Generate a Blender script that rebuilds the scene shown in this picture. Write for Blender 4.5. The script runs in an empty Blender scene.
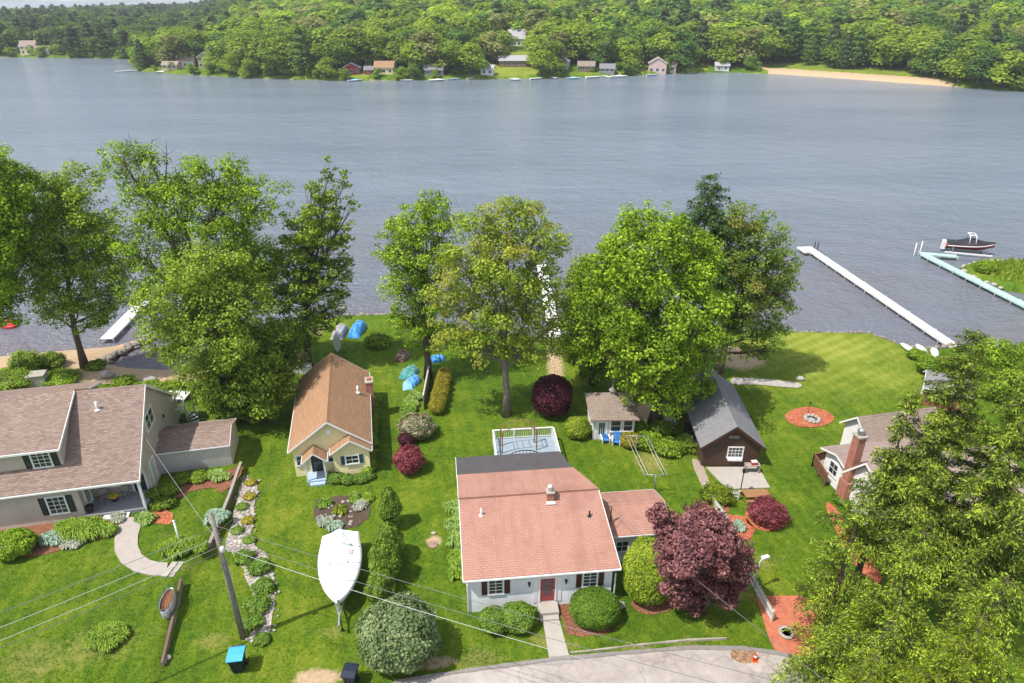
import bpy, math, random
import numpy as np
from mathutils import Vector, Matrix, noise as mnoise

random.seed(7)
RNG = np.random.default_rng(7)
SC = bpy.context.scene
COL = SC.collection
PI = math.pi
R = math.radians

# ------------------------------------------------------------------ survey
# the place was measured from the photograph: camera 36 m up, looking 27 degrees down
TH, FP, HC = R(27), 683.0, 36.0
CT, ST = math.cos(TH), math.sin(TH)

def ray(px, py):
    u = (px - 512) / FP
    v = (341.5 - py) / FP
    return (u, CT + v * ST, -ST + v * CT)

def G(px, py, z=0.0):
    d = ray(px, py)
    t = (z - HC) / d[2]
    return Vector((d[0] * t, d[1] * t, z))

def ZY(px, py, Y):
    d = ray(px, py)
    t = Y / d[1]
    return Vector((d[0] * t, Y, HC + d[2] * t))

def depth(p):
    return p[1] * CT - (p[2] - HC) * ST

def pix(x, y, z):
    z = z - HC
    d = y * CT - z * ST
    return 512 + FP * x / d, 341.5 - FP * (y * ST + z * CT) / d

# ------------------------------------------------------------------ tagging
def tag(o, label=None, cat=None, group=None, kind=None):
    if label: o['label'] = label
    if cat: o['category'] = cat
    if group: o['group'] = group
    if kind: o['kind'] = kind
    return o

def thing(name, label, cat, loc=(0, 0, 0), rz=0.0, group=None):
    o = bpy.data.objects.new(name, None)
    COL.objects.link(o)
    o.empty_display_size = 0.3
    o.location = loc
    o.rotation_euler = (0, 0, rz)
    return tag(o, label, cat, group)

def copy_tree(o, parent=None):
    c = o.copy()
    COL.objects.link(c)
    if parent is not None:
        c.parent = parent
    for ch in list(o.children):
        copy_tree(ch, c)
    return c

# ------------------------------------------------------------------ mesh builder
class MB:
    def __init__(s):
        s.v, s.f, s.sm = [], [], []

    def add(s, verts, faces, smooth=False):
        b = len(s.v)
        s.v.extend([tuple(p) for p in verts])
        for f in faces:
            s.f.append(tuple(b + i for i in f))
            s.sm.append(smooth)
        return s

    def quad(s, *p):
        return s.add(p, [tuple(range(len(p)))])

    def box(s, c, d, rz=0.0, M=None):
        x, y, z = d[0] / 2, d[1] / 2, d[2] / 2
        vs = [Vector((a * x, b * y, e * z)) for e in (-1, 1) for a, b in ((-1, -1), (1, -1), (1, 1), (-1, 1))]
        m = Matrix.Translation(c) @ (M if M else Matrix.Rotation(rz, 4, 'Z'))
        vs = [m @ p for p in vs]
        return s.add(vs, [(3, 2, 1, 0), (4, 5, 6, 7), (0, 1, 5, 4), (1, 2, 6, 5), (2, 3, 7, 6), (3, 0, 4, 7)])

    def bx(s, x0, x1, y0, y1, z0, z1):
        return s.box(((x0 + x1) / 2, (y0 + y1) / 2, (z0 + z1) / 2), (abs(x1 - x0), abs(y1 - y0), abs(z1 - z0)))

    def prism(s, poly, vec):
        """extrude a planar polygon (3d points) along vec"""
        n = len(poly)
        p = [Vector(q) for q in poly]
        v = Vector(vec)
        nn = Vector((0, 0, 0))
        for i in range(n):
            nn += (p[i] - p[0]).cross(p[(i + 1) % n] - p[0])
        if nn.dot(v) > 0:
            p = p[::-1]
        vs = p + [q + v for q in p]
        fs = [tuple(range(n)), tuple(range(2 * n - 1, n - 1, -1))]
        for i in range(n):
            j = (i + 1) % n
            fs.append((j, i, n + i, n + j))
        return s.add(vs, fs)

    def beam(s, p0, p1, w, h=None, up=(0, 0, 1)):
        p0, p1 = Vector(p0), Vector(p1)
        h = h or w
        d = (p1 - p0)
        L = d.length
        if L < 1e-6:
            return s
        d.normalize()
        up = Vector(up)
        if abs(d.dot(up)) > 0.98:
            up = Vector((0, 1, 0))
        x = d.cross(up).normalized()
        z = x.cross(d)
        vs = []
        for q in (p0, p1):
            for a, b in ((-1, -1), (1, -1), (1, 1), (-1, 1)):
                vs.append(q + x * a * w / 2 + z * b * h / 2)
        return s.add(vs, [(3, 2, 1, 0), (4, 5, 6, 7), (0, 1, 5, 4), (1, 2, 6, 5), (2, 3, 7, 6), (3, 0, 4, 7)])

    def tube(s, pts, rad, n=6, cap=True):
        pts = [Vector(p) for p in pts]
        if not hasattr(rad, '__len__'):
            rad = [rad] * len(pts)
        vs, fs = [], []
        ref = None
        for i, p in enumerate(pts):
            d = (pts[min(i + 1, len(pts) - 1)] - pts[max(i - 1, 0)])
            if d.length < 1e-9:
                d = Vector((0, 0, 1))
            d.normalize()
            if ref is None:
                ref = Vector((1, 0, 0)) if abs(d.x) < 0.9 else Vector((0, 1, 0))
            x = (ref - d * ref.dot(d)).normalized()
            ref = x
            y = d.cross(x)
            for k in range(n):
                a = 2 * PI * k / n
                vs.append(p + (x * math.cos(a) + y * math.sin(a)) * rad[i])
        m = len(pts)
        for i in range(m - 1):
            for k in range(n):
                k2 = (k + 1) % n
                fs.append((i * n + k, i * n + k2, (i + 1) * n + k2, (i + 1) * n + k))
        s.add(vs, fs, True)
        if cap:
            b = len(s.v) - len(vs)
            s.f.append(tuple(b + k for k in reversed(range(n)))); s.sm.append(False)
            s.f.append(tuple(b + (m - 1) * n + k for k in range(n))); s.sm.append(False)
        return s

    def lathe(s, c, prof, n=16, cap=True, sx=1.0, sy=1.0):
        c = Vector(c)
        vs, fs = [], []
        for r, z in prof:
            for k in range(n):
                a = 2 * PI * k / n
                vs.append(c + Vector((r * math.cos(a) * sx, r * math.sin(a) * sy, z)))
        m = len(prof)
        for i in range(m - 1):
            for k in range(n):
                k2 = (k + 1) % n
                fs.append((i * n + k, i * n + k2, (i + 1) * n + k2, (i + 1) * n + k))
        s.add(vs, fs, True)
        if cap:
            b = len(s.v) - len(vs)
            if prof[0][0] > 1e-4:
                s.f.append(tuple(b + k for k in reversed(range(n)))); s.sm.append(False)
            if prof[-1][0] > 1e-4:
                s.f.append(tuple(b + (m - 1) * n + k for k in range(n))); s.sm.append(False)
        return s

    def rock(s, c, d, seed=0, n=8, rough=0.25):
        c = Vector(c)
        rr = random.Random(seed)
        off = Vector((rr.random() * 50, rr.random() * 50, rr.random() * 50))
        vs, fs = [], []
        m = max(4, n // 2 + 1)
        for i in range(m + 1):
            ph = PI * i / m
            for k in range(n):
                a = 2 * PI * k / n
                p = Vector((math.sin(ph) * math.cos(a), math.sin(ph) * math.sin(a), math.cos(ph)))
                q = p * (1 + rough * mnoise.noise(p * 1.6 + off) * 1.6)
                vs.append(c + Vector((q.x * d[0] / 2, q.y * d[1] / 2, q.z * d[2] / 2)))
        for i in range(m):
            for k in range(n):
                k2 = (k + 1) % n
                fs.append((i * n + k, (i + 1) * n + k, (i + 1) * n + k2, i * n + k2))
        return s.add(vs, fs, True)

    def build(s, name, mat, parent=None, uv=True):
        me = bpy.data.meshes.new(name)
        me.from_pydata(s.v, [], s.f)
        me.polygons.foreach_set('use_smooth', s.sm)
        if uv and len(s.f) < 20000:
            ul = me.uv_layers.new(name='UVMap')
            buf = []
            for p in me.polygons:
                n = p.normal
                t = Vector((0, 0, 1)).cross(n)
                if t.length < 0.02:
                    t = Vector((1, 0, 0))
                t.normalize()
                b = n.cross(t)
                for vi in p.vertices:
                    co = me.vertices[vi].co
                    buf.extend((co.dot(t), co.dot(b)))
            ul.data.foreach_set('uv', buf)
        if mat: me.materials.append(mat)
        me.validate()
        o = bpy.data.objects.new(name, me)
        COL.objects.link(o)
        if parent is not None:
            o.parent = parent
        return o

def raw_mesh(name, V, F, mat, parent=None, smooth=False, attr=None):
    """numpy quads -> object"""
    me = bpy.data.meshes.new(name)
    nv, nf = len(V), len(F)
    k = F.shape[1]
    me.vertices.add(nv)
    me.vertices.foreach_set('co', np.asarray(V, np.float32).ravel())
    me.loops.add(nf * k)
    me.loops.foreach_set('vertex_index', np.asarray(F, np.int32).ravel())
    me.polygons.add(nf)
    me.polygons.foreach_set('loop_start', np.arange(0, nf * k, k, dtype=np.int32))
    if smooth:
        me.polygons.foreach_set('use_smooth', np.ones(nf, bool))
    me.update(calc_edges=True)
    if attr:
        for an, dat in attr.items():
            a = me.color_attributes.new(an, 'FLOAT_COLOR', 'POINT')
            a.data.foreach_set('color', np.asarray(dat, np.float32).ravel())
    me.materials.append(mat)
    o = bpy.data.objects.new(name, me)
    COL.objects.link(o)
    if parent is not None:
        o.parent = parent
    return o

# ------------------------------------------------------------------ materials
class NT:
    def __init__(s, name):
        s.m = bpy.data.materials.new(name)
        s.m.use_nodes = True
        s.t = s.m.node_tree
        s.t.nodes.clear()
        s.out = s.t.nodes.new('ShaderNodeOutputMaterial')

    def n(s, typ, **kw):
        nd = s.t.nodes.new(typ)
        for k, v in kw.items():
            if k.startswith('i_'):
                key = k[2:].replace('_', ' ')
                nd.inputs[key].default_value = v
            else:
                setattr(nd, k, v)
        return nd

    def l(s, a, b):
        s.t.links.new(a, b)

    def coords(s, kind='Object'):
        return s.n('ShaderNodeTexCoord').outputs[kind]

    def noise(s, vec, scale, detail=3, rough=0.55):
        nd = s.n('ShaderNodeTexNoise')
        nd.inputs['Scale'].default_value = scale
        nd.inputs['Detail'].default_value = detail
        nd.inputs['Roughness'].default_value = rough
        s.l(vec, nd.inputs['Vector'])
        return nd.outputs['Fac']

    def ramp(s, fac, stops):
        nd = s.n('ShaderNodeValToRGB')
        e = nd.color_ramp.elements
        while len(e) < len(stops): e.new(0.5)
        for i, (p, c) in enumerate(stops):
            e[i].position = p
            e[i].color = (*c, 1) if len(c) == 3 else c
        s.l(fac, nd.inputs['Fac'])
        return nd.outputs['Color']

    def mix(s, fac, a, b, blend='MIX'):
        nd = s.n('ShaderNodeMix', data_type='RGBA', blend_type=blend)
        for sock, val in ((nd.inputs[0], fac), (nd.inputs[6], a), (nd.inputs[7], b)):
            if hasattr(val, 'is_linked') or hasattr(val, 'links'):
                s.l(val, sock)
            elif isinstance(val, (int, float)):
                sock.default_value = val
            else:
                sock.default_value = (*val, 1) if len(val) == 3 else val
        return nd.outputs[2]

    def math(s, op, a, b=0.0, clamp=False):
        nd = s.n('ShaderNodeMath', operation=op)
        nd.use_clamp = clamp
        for i, val in enumerate((a, b)):
            if hasattr(val, 'links'):
                s.l(val, nd.inputs[i])
            else:
                nd.inputs[i].default_value = val
        return nd.outputs[0]

    def bump(s, h, strength=0.4, dist=0.02):
        nd = s.n('ShaderNodeBump')
        nd.inputs['Strength'].default_value = strength
        nd.inputs['Distance'].default_value = dist
        s.l(h, nd.inputs['Height'])
        return nd.outputs['Normal']

    def principled(s, color, rough=0.6, normal=None, metal=0.0, spec=0.5):
        p = s.n('ShaderNodeBsdfPrincipled')
        if hasattr(color, 'links'):
            s.l(color, p.inputs['Base Color'])
        else:
            p.inputs['Base Color'].default_value = (*color, 1)
        if hasattr(rough, 'links'):
            s.l(rough, p.inputs['Roughness'])
        else:
            p.inputs['Roughness'].default_value = rough
        p.inputs['Metallic'].default_value = metal
        p.inputs['Specular IOR Level'].default_value = spec
        if normal is not None:
            s.l(normal, p.inputs['Normal'])
        return p.outputs[0]

    def done(s, surf):
        s.l(surf, s.out.inputs['Surface'])
        return s.m

def sc3(c, k):
    return tuple(min(1, x * k) for x in c)

_MC = {}
def plain(name, c, rough=0.6, var=0.15, scale=3.0, metal=0.0, spec=0.4, bump=0.15):
    if name in _MC: return _MC[name]
    t = NT(name)
    co = t.coords()
    n1 = t.noise(co, scale, 5, 0.65)
    n2 = t.noise(co, scale * 9, 3)
    f = t.math('ADD', t.math('MULTIPLY', n1, 0.65), t.math('MULTIPLY', n2, 0.35))
    colr = t.ramp(f, [(0.3, sc3(c, 1 - var)), (0.5, c), (0.7, sc3(c, 1 + var))])
    _MC[name] = t.done(t.principled(colr, rough, t.bump(n2, bump, 0.02), metal, spec))
    return _MC[name]

def shingle(name, c, c2, var=0.3, w=0.32, h=0.15, stain=(0.30, 0.26, 0.22), mort=0.42):
    t = NT(name)
    uv = t.coords('UV')
    br = t.n('ShaderNodeTexBrick')
    t.l(uv, br.inputs['Vector'])
    br.inputs['Scale'].default_value = 1.0
    br.inputs['Brick Width'].default_value = w
    br.inputs['Row Height'].default_value = h
    br.inputs['Mortar Size'].default_value = 0.017
    br.inputs['Mortar Smooth'].default_value = 0.3
    br.inputs['Bias'].default_value = 0.0
    br.inputs['Color1'].default_value = (*sc3(c, 1 + var), 1)
    br.inputs['Color2'].default_value = (*c2, 1)
    br.inputs['Mortar'].default_value = (*sc3(c, mort), 1)
    ob = t.coords()
    big = t.noise(ob, 0.45, 5, 0.65)
    fine = t.noise(ob, 26, 3)
    mpg = t.n('ShaderNodeMapping'); mpg.inputs['Scale'].default_value = (1.6, 0.16, 1.0); t.l(uv, mpg.inputs[0])
    runs = t.noise(mpg.outputs[0], 1.0, 5, 0.7)          # rain runs down the slope
    colr = t.mix(t.math('MULTIPLY', t.ramp(big, [(0.46, (0, 0, 0)), (0.66, (1, 1, 1))]), 0.6), br.outputs['Color'], stain)
    colr = t.mix(t.math('MULTIPLY', t.ramp(runs, [(0.48, (0, 0, 0)), (0.70, (1, 1, 1))]), 0.55), colr, stain)
    colr = t.mix(0.35, colr, t.ramp(fine, [(0.3, sc3(c, 0.6)), (0.7, sc3(c, 1.35))]), 'MIX')
    # course steps: each row tilts up a little towards its lower edge
    sep = t.n('ShaderNodeSeparateXYZ')
    t.l(uv, sep.inputs[0])
    saw = t.math('FRACT', t.math('DIVIDE', sep.outputs[1], h))
    hgt = t.math('ADD', t.math('MULTIPLY', saw, -0.6), t.math('MULTIPLY', br.outputs['Fac'], -0.5))
    hgt = t.math('ADD', hgt, t.math('MULTIPLY', fine, 0.5))
    return t.done(t.principled(colr, 0.9, t.bump(hgt, 0.7, 0.02), 0, 0.2))

def siding(name, c, h=0.13, rough=0.55, var=0.08, vertical=False):
    t = NT(name)
    uv = t.coords('UV')
    sep = t.n('ShaderNodeSeparateXYZ')
    t.l(uv, sep.inputs[0])
    saw = t.math('FRACT', t.math('DIVIDE', sep.outputs[0 if vertical else 1], h))
    gapm = t.math('GREATER_THAN', saw, 0.93)
    ob = t.coords()
    big = t.noise(ob, 0.8, 5, 0.65)
    fine = t.noise(ob, 18, 3)
    colr = t.ramp(t.math('ADD', t.math('MULTIPLY', big, 0.7), t.math('MULTIPLY', fine, 0.3)),
                  [(0.32, sc3(c, 1 - 2 * var)), (0.55, c), (0.75, sc3(c, 1 + var))])
    colr = t.mix(t.math('MULTIPLY', gapm, 0.4), colr, sc3(c, 0.35))
    return t.done(t.principled(colr, rough, t.bump(t.math('MULTIPLY', saw, -1.0), 0.8, 0.025), 0, 0.4))

def brick(name, c, c2, mortar=(0.45, 0.42, 0.38), w=0.22, h=0.075, ms=0.010):
    t = NT(name)
    br = t.n('ShaderNodeTexBrick')
    t.l(t.coords('UV'), br.inputs['Vector'])
    br.inputs['Scale'].default_value = 1.0
    br.inputs['Brick Width'].default_value = w
    br.inputs['Row Height'].default_value = h
    br.inputs['Mortar Size'].default_value = ms
    br.inputs['Color1'].default_value = (*c, 1)
    br.inputs['Color2'].default_value = (*c2, 1)
    br.inputs['Mortar'].default_value = (*mortar, 1)
    n = t.noise(t.coords(), 2.0, 5, 0.7)
    colr = t.mix(0.4, br.outputs['Color'], t.ramp(n, [(0.3, sc3(c, 0.55)), (0.7, sc3(c2, 1.4))]))
    return t.done(t.principled(colr, 0.85, t.bump(t.math('MULTIPLY', br.outputs['Fac'], -1), 0.6, 0.012), 0, 0.2))

def granular(name, c1, c2, c3, scale=14.0, rough=0.95, bump=0.8, dist=0.05, big=0.5):
    t = NT(name)
    ob = t.coords()
    vo = t.n('ShaderNodeTexVoronoi')
    vo.inputs['Scale'].default_value = scale
    t.l(ob, vo.inputs['Vector'])
    n = t.noise(ob, big, 5, 0.7)
    f = t.noise(ob, scale * 2.3, 3)
    sepc = t.n('ShaderNodeSeparateColor')
    t.l(vo.outputs['Color'], sepc.inputs[0])
    mixf = t.math('ADD', t.math('MULTIPLY', sepc.outputs[0], 0.5), t.math('MULTIPLY', n, 0.5))
    colr = t.ramp(mixf, [(0.2, c1), (0.5, c2), (0.8, c3)])
    hgt = t.math('ADD', t.math('MULTIPLY', vo.outputs['Distance'], -1.0), f)
    return t.done(t.principled(colr, rough, t.bump(hgt, bump, dist), 0, 0.2))

def leafmat(name, dark, mid, lite, trans=0.42, scale=0.35, warm=None, rough=0.55, objvar=0.0, tint=False):
    """leaf colour varies leaf by leaf and, slowly, from bough to bough"""
    t = NT(name)
    geo = t.n('ShaderNodeNewGeometry')
    rnd = geo.outputs['Random Per Island']
    nz = t.noise(t.coords(), scale, 3, 0.6)
    f = t.math('ADD', t.math('MULTIPLY', rnd, 0.55), t.math('MULTIPLY', nz, 0.9))
    f = t.math('SUBTRACT', f, 0.22)
    if objvar:
        oi = t.n('ShaderNodeObjectInfo')
        f = t.math('ADD', f, t.math('MULTIPLY', t.math('SUBTRACT', oi.outputs['Random'], 0.5), objvar))
    stops = [(0.08, dark), (0.5, mid), (0.92, lite)]
    colr = t.ramp(f, stops)
    if warm:
        w = t.ramp(t.noise(t.coords(), scale * 0.8, 2), [(0.5, (0, 0, 0)), (0.66, (1, 1, 1))])
        colr = t.mix(t.math('MULTIPLY', w, 0.7), colr, warm)
    if tint:
        a = t.n('ShaderNodeAttribute', attribute_name='tint')
        colr = t.mix(1.0, colr, a.outputs['Color'], 'MULTIPLY')
    d = t.principled(colr, rough, None, 0, 0.25)
    tr = t.n('ShaderNodeBsdfTranslucent')
    hs = t.n('ShaderNodeHueSaturation')
    hs.inputs['Value'].default_value = 1.25
    hs.inputs['Saturation'].default_value = 1.05
    t.l(colr, hs.inputs['Color'])
    t.l(hs.outputs[0], tr.inputs['Color'])
    mx = t.n('ShaderNodeMixShader')
    mx.inputs[0].default_value = trans
    t.l(d, mx.inputs[1])
    t.l(tr.outputs[0], mx.inputs[2])
    return t.done(mx.outputs[0])

def bark(name, c):
    t = NT(name)
    ob = t.coords()
    mp = t.n('ShaderNodeMapping')
    mp.inputs['Scale'].default_value = (6, 6, 1.2)
    t.l(ob, mp.inputs[0])
    n = t.noise(mp.outputs[0], 1.6, 6, 0.7)
    colr = t.ramp(n, [(0.3, sc3(c, 0.55)), (0.5, c), (0.72, sc3(c, 1.5))])
    return t.done(t.principled(colr, 0.9, t.bump(n, 0.9, 0.05), 0, 0.2))

def glass(name='window_glass', c=(0.02, 0.025, 0.03)):
    if name in _MC: return _MC[name]
    t = NT(name)
    n = t.noise(t.coords(), 1.2, 3)
    colr = t.ramp(n, [(0.35, c), (0.65, sc3(c, 2.2))])
    _MC[name] = t.done(t.principled(colr, 0.06, None, 0, 0.8))
    return _MC[name]
# ------------------------------------------------------------------ terrain
WATER = -1.0
LAND = [(-140, 62), (-90, 64), (-75, 66), (-59, 69.3), (-52, 70.8), (-47, 71.8), (-44.6, 74.2), (-42.6, 75.5), (-42.2, 73.5), (-44.4, 69.8), (-44.9, 67.4), (-42.5, 66.6),
        (-38.5, 66.2), (-35.2, 67.2), (-33, 71), (-28, 75.5), (-22, 78.2), (-14.2, 79), (-11.0, 76.6), (-4, 73.8), (4, 72.2), (14, 72.8),
        (24, 73.4), (32.2, 73.8), (42.9, 73.5), (45.4, 69.9), (49, 69.4), (52.6, 70.6), (58, 68.6), (66, 67.4), (80, 67), (150, 70),
        (150, -60), (-140, -60)]
SPIT = [(66.2, 92.5), (67.2, 96.2), (71, 98.2), (80, 98.8), (100, 100), (140, 104), (140, 74), (100, 80), (82, 83.5), (72, 86.5), (68.5, 88.5)]
FAR = [(-900, 486), (-331, 480), (-262, 472), (-240, 466), (-222, 446), (-212, 418), (-206, 398), (-200, 391), (-181, 379), (-160, 370),
       (-120, 354), (-76, 344), (-45, 347), (-15, 352), (15, 356), (43, 361), (75, 374), (99, 384), (118, 382), (137, 375), (160, 355), (179, 338), (198, 320), (215, 304), (260, 282),
       (400, 262), (900, 250), (900, 4000), (-900, 4000)]

def sdf(poly, X, Y):
    """signed distance, positive inside"""
    P = np.asarray(poly, float)
    Q = np.roll(P, -1, 0)
    d = np.full(X.shape, 1e18)
    ins = np.zeros(X.shape, bool)
    for (ax, ay), (bx, by) in zip(P, Q):
        ex, ey = bx - ax, by - ay
        t = np.clip(((X - ax) * ex + (Y - ay) * ey) / (ex * ex + ey * ey), 0, 1)
        d = np.minimum(d, (X - ax - t * ex) ** 2 + (Y - ay - t * ey) ** 2)
        c = ((ay > Y) != (by > Y))
        with np.errstate(divide='ignore', invalid='ignore'):
            xi = ex * (Y - ay) / (ey if ey != 0 else 1e-9) + ax
        ins ^= c & (X < xi)
    d = np.sqrt(d)
    return np.where(ins, d, -d)

def smooth(t):
    t = np.clip(t, 0, 1)
    return t * t * (3 - 2 * t)

WALL_LINE = [G(240, 463, .6), G(228, 497, .6), G(207, 548, .6)]
WALL_LOW = [G(180, 580, .6), G(171, 620, .6), G(160, 661, .6)]
TERR = [(p.x, p.y) for p in WALL_LINE] + [(p.x, p.y) for p in (G(197, 556, .6), G(188, 572, .6))] + [(p.x, p.y) for p in WALL_LOW] + \
       [(-20.5, 24), (-19, 10), (-100, 10), (-100, 60), (-24.6, 58)]

def heights(X, Y):
    X = np.asarray(X, float); Y = np.asarray(Y, float)
    dl = np.maximum(sdf(LAND, X, Y), sdf(SPIT, X, Y))
    beach = smooth((-33.5 - X) / 3.0)
    a = smooth((dl + 0.9) / 1.5)
    b = smooth((dl + 5.0) / 9.5)
    z = -2.6 + 2.6 * (a * (1 - beach) + b * beach)
    dt = sdf(TERR, X, Y)
    z = z + 0.6 * smooth((dt + 0.12) / 0.3) * smooth((Y - 24.5) / 5.0) * smooth((61 - Y) / 9)
    df = sdf(FAR, X, Y)
    u = X / np.maximum(Y, 1)
    m = smooth((u + 0.44) / 0.12)
    flat = smooth((X - 120) / 40) * smooth((320 - X) / 60)
    dd = np.maximum(df - 4 - 30 * flat, 0)
    hill = (27 * m + 6 * (1 - m)) * (1 - np.exp(-dd / 215))
    zf = -3 + 3.6 * smooth((df + 2.5) / 6) + hill
    return np.where(Y > 180, zf, z), dl, df

def hz(x, y):
    return float(heights(np.array([x]), np.array([y]))[0][0])

def axis(a, b, fine, lo, hi, g=1.18, start=None):
    v = list(np.arange(a, b + 1e-6, fine))
    st, x = start or fine, b
    while x < hi:
        st = min(st * g, 60); x += st; v.append(x)
    st, x = start or fine, a
    w = []
    while x > lo:
        st = min(st * g, 60); x -= st; w.append(x)
    return np.array(w[::-1] + v)

xs = axis(-62, 72, 0.4, -2600, 2600, 1.06)
xs = np.unique(np.concatenate([xs, np.arange(-420, -62, 5.0), np.arange(72, 330, 4.0)]))
ys = np.concatenate([np.arange(-60, 14, 6.0), np.arange(14, 100, 0.4), np.arange(100, 235, 9.0), np.arange(235, 500, 3.0), np.arange(500, 1000, 14.0), np.arange(1000, 4000, 120.0)])
GX, GY = np.meshgrid(xs, ys)
GZ, GD, GF = heights(GX, GY)

def bumpy(X, Y):
    return 0.05 * np.sin(X * .31 + 1) * np.sin(Y * .27) + 0.03 * np.sin(X * .83 + Y * .61)
near = GY < 110
GZ = np.where(near & (GD > 1.5), GZ + bumpy(GX, GY) * 0.5 - 0.02, GZ)

def blob(cx, cy, rx, ry, X=GX, Y=GY, rot=0.0):
    dx, dy = X - cx, Y - cy
    c, s = math.cos(rot), math.sin(rot)
    return np.clip(1.35 - np.sqrt(((dx * c + dy * s) / rx) ** 2 + ((-dx * s + dy * c) / ry) ** 2), 0, 1)

# zone masks: R bare sand / soil, G dry thin turf, B mown light turf
Zs = np.zeros(GX.shape); Zd = np.zeros(GX.shape); Zm = np.zeros(GX.shape)
def near_or(A, *bl):
    for b in bl: A[:] = np.maximum(A, b)
Zs[(GY < 110) & (GX < -44) & (GD < 5.6) & (GD > -8)] = 1           # beach in front of the beige house
Zs[(GY < 110) & (GX < -31) & (GX >= -44) & (GD < 5.6)] = 1
p = G(735, 357); near_or(Zs, blob(p.x, p.y, 3.6, 3.2))
p = G(700, 420); near_or(Zs, blob(p.x, p.y, 1.6, 4.5) * .8)
p = G(650, 412); near_or(Zs, blob(p.x, p.y, 2.2, 2.4) * .8)
p = G(318, 678); near_or(Zs, blob(p.x, p.y, 1.7, .8) * .95)
p = G(432, 663); near_or(Zs, blob(p.x, p.y, 2.0, .55, rot=.1) * .85)
p = G(434, 541); near_or(Zs, blob(p.x, p.y, .75, .8) * .8)
p = G(650, 462); near_or(Zd, blob(p.x, p.y, 1.5, 1.8) * .8)
p = G(300, 330); near_or(Zs, blob(p.x, p.y, 4, 3) * .7)
p = G(555, 365); near_or(Zs, blob(p.x, p.y, 1.2, 8) * .8)
for q, r in (((540, 640), 1.2), ((560, 645), 1.5), ((690, 645), 1.6), ((480, 660), 2.0), ((100, 650), 3), ((215, 640), 1.6), ((740, 590), 2.5), ((760, 560), 2), ((40, 665), 3), ((640, 655), 2), ((335, 632), 1.0)):
    p = G(*q); near_or(Zd, blob(p.x, p.y, r, r * .6) * .5)
p = G(830, 345); near_or(Zm, blob(p.x, p.y, 9, 8.0))
p = G(845, 375); near_or(Zm, blob(p.x, p.y, 9, 5) * .8)
Zs[(GY > 200) & (GF > -4) & (GF < 15) & (GX > 133) & (GX < 200)] = 1   # bathing beach on the far shore
Zs[(GY > 200) & (GF > -4) & (GF < 1.2) & ((GX < 133) | (GX > 200)) ] = .55
Zm[(GY > 200) & (GF > 4) & (GF < 40) & (GX > 128)] = .6
Zm[(GY > 200) & (GF > 3) & (GF < 60) & (GX > -22) & (GX < 24)] = .9
for cx, cy in ((-78, 348), (-100, 354), (62, 372), (95, 390)):
    Zm[(GY > 200) & (GF > 2) & (GF < 14) & (abs(GX - cx) < 9)] = .9
ZC = np.stack([Zs, Zd, Zm, np.ones_like(Zs)], -1).reshape(-1, 4)

def turf(t, ob):
    """colour field of the lawn, shared by the ground and the blades on it"""
    n0 = t.noise(ob, 0.09, 4, 0.6)
    n1 = t.noise(ob, 0.45, 6, 0.72)
    n2 = t.noise(ob, 2.6, 5, 0.75)
    n3 = t.noise(ob, 11.0, 4, 0.8)
    mp = t.n('ShaderNodeMapping'); mp.inputs['Rotation'].default_value = (0, 0, R(-12)); t.l(ob, mp.inputs[0])
    wv = t.n('ShaderNodeTexWave', wave_type='BANDS'); wv.inputs['Scale'].default_value = 0.30; wv.inputs['Distortion'].default_value = 2.2
    wv.inputs['Detail'].default_value = 2; wv.inputs['Detail Scale'].default_value = 0.8
    t.l(mp.outputs[0], wv.inputs['Vector'])
    f = t.math('ADD', t.math('ADD', t.math('MULTIPLY', n0, 0.28), t.math('MULTIPLY', n1, 0.30)), t.math('ADD', t.math('MULTIPLY', n2, 0.22), t.math('MULTIPLY', n3, 0.20)))
    f = t.math('ADD', f, t.math('MULTIPLY', t.math('SUBTRACT', wv.outputs['Fac'], 0.5), 0.022))
    col = t.ramp(f, [(0.40, (0.036, 0.084, 0.005)), (0.465, (0.070, 0.136, 0.007)), (0.52, (0.110, 0.176, 0.009)), (0.60, (0.21, 0.235, 0.024))])
    worn = t.noise(ob, 0.75, 6, 0.75)
    col = t.mix(t.ramp(worn, [(0.58, (0, 0, 0)), (0.72, (.38, .38, .38))]), col, t.ramp(n3, [(0.35, (0.14, 0.155, 0.025)), (0.65, (0.31, 0.275, 0.085))]))
    return f, col, n1, n2, n3

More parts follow.
